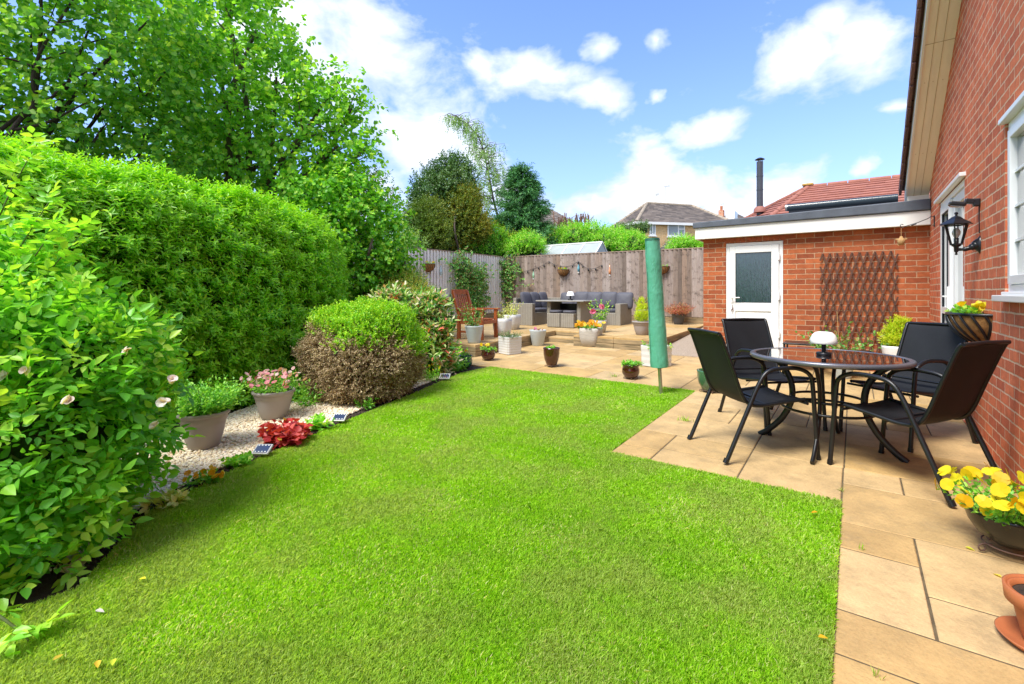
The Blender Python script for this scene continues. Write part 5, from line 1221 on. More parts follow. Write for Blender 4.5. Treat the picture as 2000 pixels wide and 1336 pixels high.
# big grey bell pots on the gravel
p, d = base(398, 872); R = size(88, d) / 2
t = pot('potted_shrub', 'large grey bell pot with bushy green shrub on the cream gravel beside the rose bush', p, R, size(70, d), 'bell', M['grey_pot'], cat='potted plant')
tuft(t, size(64, d), R, 230, .046, .022, M['lf_pot'], .85, size(72, d), 12, r0=.8, six=True)
p, d = base(535, 815); R = size(76, d) / 2
t = pot('potted_azalea', 'large grey bell pot of pink blossom standing before the tall hedge', p, R, size(54, d), 'bell', M['grey_pot'], cat='potted plant')
C, D, tl_ = tuft(t, size(50, d), R, 130, .038, .018, M['lf_pot'], .8, size(42, d), 9, r0=.85)
i = rng.permutation(130)[:85]; flowers(t, C[i] + D[i] * tl_[i][:, None] * 1.0, 6, .024, M['p_pink'])

# front right bowl of yellow pansies
p = Vector((.62, 2.28, zg(0, 2.28))); d = dep(p)
p, d = base(1975, 1083); 
t = pot('pansy_bowl', 'glossy black bowl of yellow pansies on a scrolled wire stand by the house wall', p, .165, .155, 'urn', M['black_glaze'], stand=.045, cat='potted plant')
b = topz(t, .20); n_ = 70; a = rng.random(n_) * 6.28; rr = np.sqrt(rng.random(n_)) * .15
C = b + np.stack([np.cos(a) * rr, np.sin(a) * rr, 0 * a - .01], 1); D = nrm(np.stack([np.cos(a) * rr / .15 * .9, np.sin(a) * rr / .15 * .9, np.full(n_, .8)], 1) + rng.normal(0, .2, (n_, 3)))
Pt, Dd, N, sz = sprays(C, D, 9, .12, 55); leaves('foliage', Pt, Dd, N, .036 * sz, .021, M['lf_pot'], t, six=True)
m_ = MB()
for k in range(30): m_.tube([C[k], C[k] + D[k] * .07, C[k] + D[k] * .14], [.002, .002, .0015], 4)
m_.build('stems', M['stem'], t, world=True)
i = rng.permutation(n_)[:44]; fc = C[i] + D[i] * rng.uniform(.09, .165, (44, 1)); fc[:, 2] += .012
flowers(t, fc, 5, .034, M['p_yellow'], 5, w=1.05, cup=.25)

# terracotta pot on a saucer
p, d = base(2052, 1268)
t = pot('terracotta_pot', 'plain terracotta pot of dark compost with a green sprig at the right edge', p, .105, .175, 'taper', M['terracotta'], cat='plant pot')
m_ = MB(); m_.lathe([(.103, .125), (.113, .13), (.118, .18), (.109, .182), (.103, .165)], seg=40, cap=False); m_.build('rim_band', M['terracotta'], t)
sc_ = MB(); sc_.lathe([(0, -.012), (.10, -.012), (.125, .012), (.12, .014), (.096, -.006), (0, -.006)], seg=40, cap=False)
so_ = thing('saucer', 'terracotta saucer lying under the plain terracotta pot', 'saucer', p + Vector((-.012, -.0, .014))); sc_.build('dish', M['terracotta'], so_)
t.location.z += .012
n_ = 5; a = rng.random(n_) * 6; C = topz(t, .155) + np.stack([np.cos(a) * .02 - .04, np.sin(a) * .02, 0 * a], 1); Pt, D, N, sz = sprays(C, rng.normal(0, .4, (n_, 3)) + np.array([0, 0, 1.]), 5, .05, 60); leaves('sprig', Pt, D, N, .04, .022, M['lf_pot'], t, six=True)

GP = 'pale plastic planters round the terrace'
def rpot(name, label, bx_, by_, wpx, hpx, kind, mat, dz=0, power=None, stand=0, ribs=0, group=None, rot=0, cat='potted plant'):
    p, d = base(bx_, by_, dz); R = size(wpx, d) / 2; sr = .72 if kind in ('bucket', 'taper', 'bell', 'egg', 'bowl') else 1.0
    if power and power >= 6: R = R / 1.0
    H = size(hpx, d) - stand; return pot(name, label, p + Vector((-sin(YAW), cos(YAW), 0)) * R * .6, R, H, kind, mat, group, power, rot, stand, cat, ribs), R, H + stand, d
t, R, H, d = rpot('stone_planter', 'large stone effect planter of orange and cream flowers before the terrace edge', 1156, 677, 41, 36, 'bucket', M['stone_pot'], power=5, rot=.12)
C, D, tl_ = tuft(t, H * .9, R, 60, .05, .028, M['lf_pot'], 1.0, .13, 8, r0=1.0); fc = C + D * (tl_[:, None] + .03); flowers(t, fc[:48], 6, .042, M['p_orange'], 6)
t, R, H, d = rpot('low_pot', 'round pale grey tapered pot nearly empty on the patio in front of the steps', 1051, 676, 34, 31, 'taper', M['blue_pot'])
C, D, tl_ = tuft(t, H * .9, R, 14, .05, .02, M['lf_pinkleaf'], 1.0, .06, 4); flowers(t, C[:2] + np.array([0, 0, .06]), 5, .03, M['p_rose'])
t, R, H, d = rpot('ribbed_planter', 'cube shaped white ribbed planter with low green shrub by the terrace corner', 996, 692, 36, 34, 'square', M['white_pot'], power=14, ribs=14, rot=-.30)
tuft(t, H * .9, R, 60, .035, .014, M['lf_dark'], .9, .15, 9, r0=1.0)
t, R, H, d = rpot('tapered_planter', 'nearest tall white tapered planter on the terrace, thin stemmed plant', 981, 658, 34, 36, 'bucket', M['white_pot'], dz=TD, power=4, rot=.2)
tuft(t, H * .9, R, 12, .07, .03, M['lf_pale'], .7, .30, 9)
t, R, H, d = rpot('tapered_planter', 'second tall white tapered planter set just behind the first one on the terrace', 1000, 644, 31, 29, 'bucket', M['white_pot'], dz=TD, power=4, rot=.1)
tuft(t, H * .9, R, 20, .08, .03, M['lf_pale'], 1.1, .38, 10)
t, R, H, d = rpot('potted_rose', 'round pale blue pot with leggy rose at the terrace corner before the armchair', 925, 671, 37, 34, 'taper', M['blue_pot'], dz=TD, ribs=12)
tuft(t, H * .9, R, 26, .06, .035, M['lf_climber'], .6, .50, 12)
t, R, H, d = rpot('potted_peony', 'small stone vase of pink roses behind the orange flower planter on the terrace', 1172, 650, 26, 24, 'bucket', M['stone_pot'], dz=TD, power=4)
C, D, tl_ = tuft(t, H * .9, R, 18, .075, .04, M['lf_bright'], .7, .50, 10); 
for (x, y) in ((1174, 599), (1158, 610)): q = P(x, y, d); flowers(t, np.array([list(q)] * 3) + rng.normal(0, .006, (3, 3)), 8, .062, M['p_rose'], 8, cup=.9, name='rose_bloom')
t, R, H, d = rpot('potted_conifer', 'taupe bell pot with bright yellow dwarf conifer beside the green airer', 1257, 655, 38, 27, 'bell', M['grey_pot'], dz=TD)
b = topz(t, H * .9); lob = [(Vector(b) + Vector((0, 0, .13)), (.13, .13, .16)), (Vector(b) + Vector((0, 0, .28)), (.085, .085, .17)), (Vector(b) + Vector((0, 0, .38)), (.04, .04, .12))]
c_, dd = lobe_pts(lob, 900, .3, 1.0); Pt, D, N, sz = sprays(c_, dd + np.array([0, 0, 1.6]), 6, .04, 35); leaves('foliage', Pt, D, N, .032 * sz, .008, M['lf_yconifer'], t)
t, R, H, d = rpot('potted_shrub', 'pale grey pot of bronze leaved shrub behind the yellow conifer pot', 1257, 638, 24, 34, 'taper', M['stone_pot'], dz=TD)
tuft(t, H * .95, R, 46, .06, .03, M['lf_gold'], .9, .36, 9)
t, R, H, d = rpot('potted_heather', 'dark grey pot of reddish pink shrub by the end of the back fence', 1328, 634, 27, 21, 'bell', M['dark_pot'], dz=TD)
tuft(t, H * .95, R, 150, .055, .022, M['lf_pinkleaf'], 1.5, .34, 12, r0=1.0)
t, R, H, d = rpot('square_planter', 'square white planter standing behind the foot of the green airer', 1286, 717, 46, 41, 'square', M['white_pot'], power=14, ribs=8, rot=-.25)
tuft(t, H * .9, R, 14, .07, .03, M['lf_bright'], 1.3, .09, 5, r0=1.0)
t, R, H, d = rpot('red_pot', 'tall oxblood glazed pot on a wire stand at the far edge of the lawn', 1078, 718, 33, 38, 'egg', M['red_glaze'], stand=.028)
tuft(t, H * .93, R, 12, .05, .028, M['lf_pot'], .9, .05, 5)
t, R, H, d = rpot('red_pot', 'squat oxblood glazed pot on a wire stand beside the foot of the green airer', 1234.5, 742, 35, 29, 'bowl', M['red_glaze'], stand=.028)
tuft(t, H * .93, R, 30, .055, .03, M['lf_pot'], 1.1, .06, 6, r0=.9)
t, R, H, d = rpot('red_pot', 'squat oxblood pot with yellow pansy near the terrace corner', 953, 705, 29, 21, 'bowl', M['red_glaze'], stand=.026)
C, D, tl_ = tuft(t, H * .93, R, 24, .05, .028, M['lf_pot'], 1.0, .06, 6, r0=.9); flowers(t, C[:4] + np.array([-.06, 0, .09]), 5, .035, M['p_yellow'], 5)
t, R, H, d = rpot('teal_pot', 'teal glazed pot at the left end of the terrace edge', 908, 718, 29, 23, 'bowl', M['teal_glaze'])
C, D, tl_ = tuft(t, H * .93, R, 10, .05, .02, M['lf_pot'], 1.0, .06, 5); flowers(t, C[:2] + np.array([0, 0, .08]), 5, .03, M['p_orange'], 5)
t, R, H, d = rpot('green_pot', 'green glazed pot on a wire stand half hidden behind the left patio chair', 1392, 769, 48, 44, 'egg', M['green_glaze'], stand=.03)
tuft(t, H * .93, R, 10, .05, .02, M['lf_pot'], 1.0, .05, 5)
# by the outbuilding wall
t, R, H, d = rpot('potted_conifer', 'white pot with bright yellow green conifer against the brick corner', 1763, 733, 50, 56, 'taper', M['white'], rot=0)
b = topz(t, H * .93); lob = [(Vector(b) + Vector((0, 0, .12)), (.17, .16, .15)), (Vector(b) + Vector((.02, 0, .26)), (.13, .12, .14))]
c_, dd = lobe_pts(lob, 1500, .3, 1.0); Pt, D, N, sz = sprays(c_, dd + np.array([0, 0, 1.2]), 6, .045, 40); leaves('foliage', Pt, D, N, .035 * sz, .009, M['lf_yconifer'], t)
t, R, H, d = rpot('potted_shrub', 'small golden leaved plant in a white pot hidden behind the right chair', 1795, 728, 34, 50, 'taper', M['white_pot'])
tuft(t, H * .93, R, 26, .04, .015, M['lf_yconifer'], .5, .33, 12)
t, R, H, d = rpot('potted_rose', 'rose plant with glossy leaves in a pot before the brown trellis', 1655, 740, 44, 40, 'taper', M['blue_pot'])
C, D, tl_ = tuft(t, H * .93, R, 34, .07, .045, M['lf_climber'], 1.3, .50, 11, r0=1.0, six=True)
m_ = MB(); b = topz(t, H * .9); m_.tube([b + np.array([-.03, 0, 0]), b + np.array([-.06, 0, .62])], .004, 5); m_.build('cane', M['rope'], t, world=True)

# ================================================================ TERRACE FURNITURE
zT = lambda y: zg(0, y) + TD
sf_ = thing('corner_sofa', 'grey wicker corner sofa with dark grey cushions against the back fence', 'sofa', (-5.9, 11.0, zT(11.0)))
SH, AH, BH = .30, .53, .66
SX0, SX1, SXL, SY0, SYb, SYe = -7.15, -4.55, -6.46, 9.75, 10.72, 11.42
z0 = zT(10.7)
m_ = MB(); m_.box(SX0 + .14, SX1 - .14, SYb, SYe - .1, z0, z0 + SH); m_.box(SX0 + .1, SXL, SY0 + .14, SYb - .002, z0 - .02, z0 + SH); m_.build('seat_base', M['wicker'], sf_, world=True, bevel=.012)
m_ = MB(); m_.box(SX0 + .1, SX1, SYe - .098, SYe, z0, z0 + BH); m_.build('backrest', M['wicker'], sf_, world=True, bevel=.015)
m_ = MB(); m_.box(SX0, SX0 + .098, SY0 + .14, SYe, z0 - .02, z0 + BH); m_.build('backrest', M['wicker'], sf_, world=True, bevel=.015)
m_ = MB(); m_.box(SX1 - .138, SX1 + .0, SYb - .02, SYe - .1, z0 - .01, z0 + AH); m_.build('arm', M['wicker'], sf_, world=True, bevel=.015)
m_ = MB(); m_.box(SX0, SXL, SY0, SY0 + .138, z0 - .03, z0 + AH); m_.build('arm', M['wicker'], sf_, world=True, bevel=.015)
def cushion(name, c, hx, hy, hz, rx=0, rz=0, parent=sf_):
    """soft pillow: super-ellipsoid"""
    m_ = MB(); nu, nv = 18, 11; vs = []
    def sp(v, e): return math.copysign(abs(v) ** e, v)
    R_ = __import__('mathutils').Matrix.Rotation(rz, 3, 'Z') @ __import__('mathutils').Matrix.Rotation(rx, 3, 'X')
    for i in range(nv):
        ph = -pi / 2 + pi * i / (nv - 1)
        for j in range(nu):
            th = 2 * pi * j / nu + pi / nu; x = sp(cos(th), .38) * sp(cos(ph), .75) * hx; z = sp(sin(th), .38) * sp(cos(ph), .75) * hz; y = sp(sin(ph), 1.0) * hy
            x *= 1 + .06 * (abs(z) / hz) ** 3; z *= 1 + .05 * (abs(x) / hx) ** 3
            v = R_ @ Vector((x, y, z)) + Vector(c); vs.append(tuple(v))
    m_.add(vs, [(i * nu + j, i * nu + (j + 1) % nu, (i + 1) * nu + (j + 1) % nu, (i + 1) * nu + j) for i in range(nv - 1) for j in range(nu)], 0, True)
    return m_.build(name, M['cushion'], parent, world=True)
cushion('seat_cushion', ((SXL + SX1 - .14) / 2, (SYb + SYe - .1) / 2 - .02, z0 + SH + .05), (SX1 - SXL - .14) / 2, .31, .055)
cushion('seat_cushion', ((SX0 + .1 + SXL) / 2, (SY0 + SYb) / 2 + .1, z0 + SH + .05), .29, .46, .055)
for k in range(5):
    cushion('back_cushion', (-6.27 + k * .40 + random.uniform(-.02, .02), SYe - .2 + random.uniform(-.02, .02), z0 + SH + .30 + random.uniform(-.015, .02)), .22, .09, .22, -.22, random.uniform(-.12, .12))
for k in range(3):
    cushion('back_cushion', (SX0 + .22, SY0 + .42 + k * .42, z0 + SH + .30), .215, .09, .22, -.20, pi / 2 + random.uniform(-.05, .15))
dt = thing('wicker_table', 'grey wicker dining table between the corner sofa and the stools', 'table', (-5.6, 9.95, zT(9.95)))
z1 = zT(9.95)
m_ = MB(); m_.box(-6.28, -4.98, 9.62, 10.42, z1 + .605, z1 + .635); m_.build('table_top', simple('grey_slatted_top', (.30, .29, .265), .5, .15, 8), dt, world=True, bevel=.006)
for x in (-5.98, -5.17): m_ = MB(); m_.box(x - .05, x + .05, 9.74, 10.30, z1 - .005, z1 + .603); m_.build('leg_panel', M['wicker'], dt, world=True, bevel=.01)
m_ = MB(); m_.box(-5.93, -5.22, 10.2, 10.25, z1 + .35, z1 + .55); m_.build('cross_rail', M['black'], dt, world=True)
for k, (xa, lb) in enumerate(((-5.955, 'left wicker stool with grey seat pad tucked under the wicker table'), (-5.585, 'right wicker stool with grey seat pad tucked under the wicker table'))):
    s_ = thing('wicker_stool', lb, 'stool', (xa + .17, 9.80, z1), 0, 'wicker stools under the terrace table'); m_ = MB(); m_.box(xa, xa + .35, 9.62, 9.97, z1, z1 + .33); m_.build('stool_base', M['wicker'], s_, world=True, bevel=.012)
    cushion('seat_cushion', (xa + .175, 9.795, z1 + .365), .175, .175, .04, parent=s_)
q = P(1100, 586, 11.0); table_lamp('small white cone shaded lamp on the grey wicker table', (q.x, 9.95, z1 + .636), 1.15, True)

# brown wooden armchair
q, d = base(917, 664, TD); acx, acy = q.x - .05, q.y + .30
ac = thing('wooden_armchair', 'orange stained wooden garden armchair on the terrace behind the photinia', 'armchair', (acx, acy, zT(acy)), radians(8))
def ab(name, *boxes):
    m_ = MB()
    for b in boxes: m_.box(*b)
    return m_.build(name, M['wood'], ac, bevel=.004)
for x in (-.26, .26):
    for y in (-.27, .27): ab('leg', (x - .032, x + .032, y - .028, y + .028, 0, .56))
for y in (-.27, .27): ab('arm', (-.30, .34, y - .045, y + .045, .562, .588))
ab('seat', *[(-.24 + k * .085, -.17 + k * .085, -.24, .24, .37, .39) for k in range(6)]); ab('apron', (-.225, .225, -.285, -.262, .29, .36), (-.225, .225, .262, .285, .29, .36), (.262, .285, -.24, .24, .29, .36), (-.225, .225, -.28, -.262, .12, .16))
m_ = MB()
for y in (-.25, .25): m_.bar((-.24, y, .36), (-.42, y, .93), .05, .045, up=(0, 1, 0))
for k in range(6): y = -.17 + k * .068; m_.bar((-.255, y, .40), (-.41, y, .88), .04, .016, up=(1, 0, 0))
m_.bar((-.42, -.27, .915), (-.42, .27, .915), .04, .09); m_.bar((-.262, -.25, .42), (-.262, .25, .42), .03, .06); m_.build('backrest', M['wood'], ac, bevel=.004)

# fence decorations: coir baskets, bottle lights, string of bulbs
def bfence(px, py):
    o_ = Vector((0, 0, CAMZ)); r_ = P(px, py, 1) - o_; return o_ + r_ * ((12.0 - .04) / r_.y)
def lfence(px, py):
    o_ = Vector((0, 0, CAMZ)); r_ = P(px, py, 1) - o_; return o_ + r_ * ((-9.0 + .04) / r_.x)
gb = 'coir baskets hung on the garden fences'
q = bfence(1101, 527); coir_basket('coir basket of yellow flowers hung on the back fence above the sofa', q, 0, .36, .19, .18, gb, 8, M['rust'], M['p_yellow'], M['lf_pot'], 14, 5)
q = bfence(1293, 521); coir_basket('coir basket with a pink sprig partly hidden behind the green airer', q, 0, .38, .19, .18, gb, 8, M['rust'], M['p_rose'], M['lf_pot'], 8, 1)
q = lfence(836, 516); coir_basket('coir basket of yellow flowers hung on the bleached left fence', q, pi / 2, .36, .20, .18, gb, 8, M['rust'], M['p_yellow'], M['lf_pot'], 14, 5)
def bottle(label, q, c, L):
    t = thing('bottle_light', label, 'bottle light', (q.x, q.y, q.z - L / 2), 0, 'coloured glass bottle lights hung on the fences')
    m_ = MB(); r = .032; m_.lathe([(0, .04), (r, .045), (r * 1.05, L * .45), (r * .4, L * .68), (r * .38, L * .88), (0, L * .89)], seg=14); m_.build('glass', simple('bottle_glass_' + c[0], c[1], .1, .1, 4, coat=.5), t)
    m_ = MB(); m_.lathe([(0, -.01), (.02, 0), (.028, .02), (.022, .045), (0, .05)], seg=12); m_.build('bulb', M['white'], t)
    m_ = MB(); m_.tube([(0, 0, L * .88), (0, 0, L)], .008, 6); m_.build('hanger', M['rope'], t)
q = bfence(1042, 535); bottle('pale green glass bottle light on the back fence left of the basket', q, ('green', (.35, .62, .42)), .34)
q = bfence(1130, 522); bottle('blue glass bottle light on the back fence right of the basket', q, ('blue', (.15, .42, .52)), .34)
q = bfence(1191, 527); bottle('orange glass bottle light on the back fence above the sofa end', q, ('orange', (.75, .33, .16)), .34)
q = lfence(861, 528); bottle('blue and white bottle light on the bleached left fence', q, ('skyblue', (.45, .62, .7)), .34)
sl_ = thing('string_lights', 'string of small black bulb lights looped along the back fence', 'string lights', (-8, 11.93, 2.0))
pts = [(985, 516), (1000, 525), (1019, 530), (1031, 529), (1042, 525), (1053, 522), (1063, 517), (1073, 511), (1083, 517), (1095, 520), (1106, 521), (1119, 518), (1130, 511), (1139, 519), (1150, 525), (1164, 524), (1176, 518)]
m_ = MB(); wp = [bfence(x, y) + Vector((0, -.02, 0)) for x, y in pts]; m_.tube(smooth_path(wp, 3), .006, 5); m_.build('cable', M['black'], sl_, world=True)
for w in wp[::1]: m_ = MB(); m_.lathe([(0, -.07), (.018, -.055), (.02, -.03), (.014, -.02), (.014, .01), (0, .012)], w, 8); m_.build('bulb', M['black'], sl_, world=True)
sl2 = thing('string_lights', 'black bulb lights on the bleached left fence beside the climber', 'string lights', (-8.9, 9, 2.0)); wp = [lfence(x, y) for x, y in ((878, 516), (885, 520), (893, 515), (905, 520), (920, 516))]
m_ = MB(); m_.tube(smooth_path(wp, 3), .006, 5); m_.build('cable', M['black'], sl2, world=True)
for w in wp: m_ = MB(); m_.lathe([(0, -.07), (.02, -.055), (.022, -.03), (.014, -.02), (.014, .01), (0, .012)], w, 8); m_.build('bulb', M['black'], sl2, world=True)
q, d = base(1222, 632, TD); m_ = MB(); m_.lathe([(.07, 0), (.09, .12), (.06, .22), (0, .24)], q, 8); tag(m_.build('watering_can', M['black']), 'small dark object standing between the sofa end and the fence', 'watering can')

# solar lights in the border
def solar(px, py, label, s=1.0, rz=.5):
    p, d = base(px, py); t = thing('solar_light', label, 'solar light', p, rz, 'square solar lights along the lawn edge')
    tl_ = radians(28); cx_, sz_ = cos(tl_), sin(tl_); w = .062 * s; c = Vector((0, 0, .055 * s)); ux = Vector((1, 0, 0)); uy = Vector((0, cx_, sz_)); un = Vector((0, -sz_, cx_))
    m_ = MB(); m_.obox(c, ux * w, uy * w * .8, un * .009); m_.build('case', M['white_pot'], t, bevel=.006)
    m_ = MB(); m_.obox(c + un * .0095, ux * w * .82, uy * w * .64, un * .0015); m_.build('solar_panel', glass_dark('solar_panel', (.02, .022, .035), .1), t)
    m_ = MB()
    for k in range(4):
        for s_ in (-1, 1): m_.obox(c + un * .012 + ux * w * (-.6 + .4 * k) + uy * w * .5 * s_, ux * .006, uy * .004, un * .001)
    m_.build('led', M['white'], t); m_ = MB(); m_.tube([(0, 0, .05 * s), (0, .01, -.03)], .008, 6); m_.build('spike', M['black'], t)
solar(513, 892, 'square solar light nearest us beside the crimson leaved plant', 1.0, .6); solar(663, 827, 'square solar light at the lawn edge in front of the round bush', 1.0, .6); solar(869, 744, 'farthest square solar light beyond the round bush', 1.1, .6)
# ================================================================ VEGETATION
def LB(px, py, d, rpx, sy=1.0, sz=1.0, dd=1.0):
    """lobe from a picture position, a distance and a radius in photo pixels"""
    r = rpx * d / FPX; return (P(px, py, d), (r * dd, r * dd, r * sz))
# ---- tall clipped hedge
hp = [(-4.75, -1.0), (-4.95, .6), (-5.25, 2.0), (-5.65, 3.2), (-6.15, 4.3), (-6.38, 4.82)]
hg_ = thing('hedge', 'tall clipped bright green hedge running along the left side of the garden', 'hedge', (-5.3, 2.0, zg(0, 2)))
def hedge():
    hpA = np.array(hp); seg = np.diff(hpA, axis=0); ln = np.hypot(seg[:, 0], seg[:, 1]); cum = np.concatenate([[0], np.cumsum(ln)]); Lt = cum[-1]
    def at(s):
        k = np.clip(np.searchsorted(cum, s, side='right') - 1, 0, len(ln) - 1); t = (s - cum[k]) / ln[k]; p = hpA[k] + seg[k] * t[:, None]; d = seg[k] / ln[k][:, None]; return p, np.stack([d[:, 1], -d[:, 0]], 1), d
    H, TW = 2.42, 1.5
    def surf(s, v, push=0.0):
        """v in 0..1 up the face then over the top"""
        p, nn, d = at(s); e = np.clip((Lt - s) / .9, 0, 1); Hh = H * (0.62 + .38 * np.sqrt(1 - (1 - e) ** 2)) - .20 * (s / Lt) ** 2; per = Hh + TW; w = v * per
        rr = .38; zf = np.minimum(w, Hh - rr); over = np.clip(w - (Hh - rr), 0, rr * pi / 2) / rr; inx = np.maximum(0, w - (Hh - rr) - rr * pi / 2)
        z = zf + rr * np.sin(over); o_ = -(rr * (1 - np.cos(over))) - inx
        o_ -= .30 * (z / H) ** 2 + (1 - np.sqrt(1 - (1 - e) ** 2)) * .8
        nx = np.cos(over); nz = np.sin(over)
        P3 = np.stack([p[:, 0] + nn[:, 0] * o_, p[:, 1] + nn[:, 1] * o_, z + zgv(p[:, 1])], 1); N3 = np.stack([nn[:, 0] * nx, nn[:, 1] * nx, nz + .12], 1)
        bump = .07 * wave(P3, 2.4, 3.0) + .05 * wave(P3, 6.0, 1.0); return P3 + N3 * (bump + push)[:, None], N3
    n_ = 23000; s = rng.random(n_) * Lt; s = s[rng.random(n_) < np.clip(s / Lt * .6 + .5, 0, 1)] if False else s; v = rng.random(n_)
    Pp, Nn = surf(s, v, -.05 + rng.normal(0, .055, n_)); D = nrm(Nn * .85 + np.array([0, 0, .75]) + rng.normal(0, .3, (n_, 3)))
    keep = wave(Pp, 9.0, 2.2) + .5 * wave(Pp, 17.0, 5.0) > -.42; Pp, D = Pp[keep], D[keep]; n_ = len(Pp)
    dcam = np.linalg.norm(Pp - np.array([0, 0, CAMZ]), axis=1); tw = .10 * rng.uniform(.6, 1.35, n_)
    Pt, Dd, N, sz = sprays(Pp, D, 9, tw, 66, jit=.25, up=.35, nd=1.0); L = .078 * sz * rng.uniform(.7, 1.2, len(sz)); tipf = np.tile(np.arange(9) / 9, n_)
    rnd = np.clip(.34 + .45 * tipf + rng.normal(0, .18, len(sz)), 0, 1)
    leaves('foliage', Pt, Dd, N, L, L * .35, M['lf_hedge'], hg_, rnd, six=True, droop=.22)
    # tall young shoots along the top
    k = 500; s = rng.random(k) * (Lt - .4); Pp, Nn = surf(s, rng.uniform(.60, .8, k), 0); D = np.array([0, 0, 1.0]) + rng.normal(0, .2, (k, 3))
    Pt, Dd, N, sz = sprays(Pp, D, 12, rng.uniform(.1, .26, k), 50); leaves('new_shoots', Pt, Dd, N, .04 * sz, .013, M['lf_hedge'], hg_, rng.uniform(.5, 1, len(sz)))
    # solid dark core, painted as the shade seen between the leaves
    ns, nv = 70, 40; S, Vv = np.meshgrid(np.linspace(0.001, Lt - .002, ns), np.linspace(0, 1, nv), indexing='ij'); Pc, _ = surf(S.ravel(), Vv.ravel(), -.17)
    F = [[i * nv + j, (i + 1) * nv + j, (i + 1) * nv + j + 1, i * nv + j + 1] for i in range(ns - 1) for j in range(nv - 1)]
    np_mesh('dark_core', Pc, np.array(F), np.full(len(F), 4), np.zeros(len(F)), M['inner'], hg_, smooth=True)
hedge()

def bush(name, label, cat, lobes, n, nl, tw, L, Wd, mat, group=None, core=None, cs=.78, up=.5, below=-.6, six=False, jit=.35, spread=55, lo=.72, hi=1.04, droop=0, loc=None, rndf=None, coremat=None):
    c = lobes[0][0]; loc = loc or (c.x, c.y, max(zg(c.x, c.y) - .03, -.2)); t = thing(name, label, cat, loc, 0, group)
    C, D = lobe_pts(lobes, n, lo, hi, below); D = nrm(D * 1.0 + np.array([0, 0, up]) + rng.normal(0, .35, (n, 3)))
    Pt, Dd, N, sz = sprays(C, D, nl, tw * rng.uniform(.6, 1.3, n), spread, jit=jit, droop=droop); ok = Pt[:, 2] > loc[2] + .01
    Pt, Dd, N, sz = Pt[ok], Dd[ok], N[ok], sz[ok]; Ln = L * sz * rng.uniform(.7, 1.2, len(sz))
    leaves('foliage', Pt, Dd, N, Ln, Ln * Wd, mat, t, rndf(Pt) if rndf else None, six=six)
    if core is not None: core_mesh('dark_core', lobes, coremat or M['inner'], t, cs)
    return t
def stems_to(t, lobes, base_, r0, r1, mat, name='branches', per=3, wob=.1):
    m_ = MB(); B = Vector(base_)
    for c, r in lobes:
        c = Vector(c); m0 = B.lerp(c, .5) + Vector((rng.normal(0, wob), rng.normal(0, wob), wob * .5)); pts = smooth_path([B, m0, c], 5); k = len(pts); m_.tube(pts, [r0 + (r1 - r0) * i / (k - 1) for i in range(k)], 7)
        for j in range(per * 2):
            u = Vector(rdirs(1)[0]); R_ = r if not hasattr(r, '__len__') else max(r); e = c + u * R_ * .85; q = m0.lerp(c, random.uniform(.3, 1)); pm = q.lerp(e, .5) + Vector((0, 0, R_ * .08)); m_.tube(smooth_path([q, pm, e], 4), [r1 * .9 * (1 - i / 9.5) + .002 for i in range(9)], 5)
    return m_.build(name, mat, t, world=True)

# ---- round two tone bush on the gravel
bb, d = base(712, 800); d += .62; bx0 = P(712, 690, d)
lob = [(Vector((bx0.x - .08, bx0.y - .12, zg(0, bx0.y) + .50)), (.56, .50, .55)), (Vector((bx0.x + .03, bx0.y + .16, zg(0, bx0.y) + .50)), (.54, .48, .60)), (Vector((bx0.x - .02, bx0.y, zg(0, bx0.y) + .34)), (.60, .60, .5))]
rb_t = thing('round_box_bush', 'round clipped box bush, lime green on top and dead brown round the base', 'bush', (bx0.x, bx0.y, zg(0, bx0.y)))
def twotone():
    n_ = 15000; C, D = lobe_pts(lob, n_, .86, 1.02, -.95); Z0 = zg(0, bx0.y)
    # dead lower part: leaves above a slanting, ragged line are green
    line = .67 + .12 * wave(C, 2.2, 4.0) + .07 * wave(C, 7, 1.0) + .05 * rng.normal(size=len(C)) - .34 * (C[:, 1] - bx0.y) - .12 * (C[:, 0] - bx0.x)
    green = (C[:, 2] - Z0) > line
    for msk, mat, nm, Lf, nl, w in ((green, M['lf_box_top'], 'green_foliage', .028, 9, .6), (~green, M['lf_box_dead'], 'dead_foliage', .024, 12, .42)):
        c, dd = C[msk], D[msk]; dd = nrm(dd + np.array([0, 0, .4 if nm[0] == 'g' else .25]) + rng.normal(0, .4, c.shape)); Pt, Dd, N, sz = sprays(c - dd * .02, dd, nl, .075 * rng.uniform(.5, 1.5, len(c)), 62, jit=.6)
        ok = Pt[:, 2] > Z0; rnd = None
        leaves(nm, Pt[ok], Dd[ok], N[ok], Lf * sz[ok], Lf * w, mat, rb_t, rnd)
    core_mesh('dark_core', lob, M['innerbrown'], rb_t, .85)
twotone()

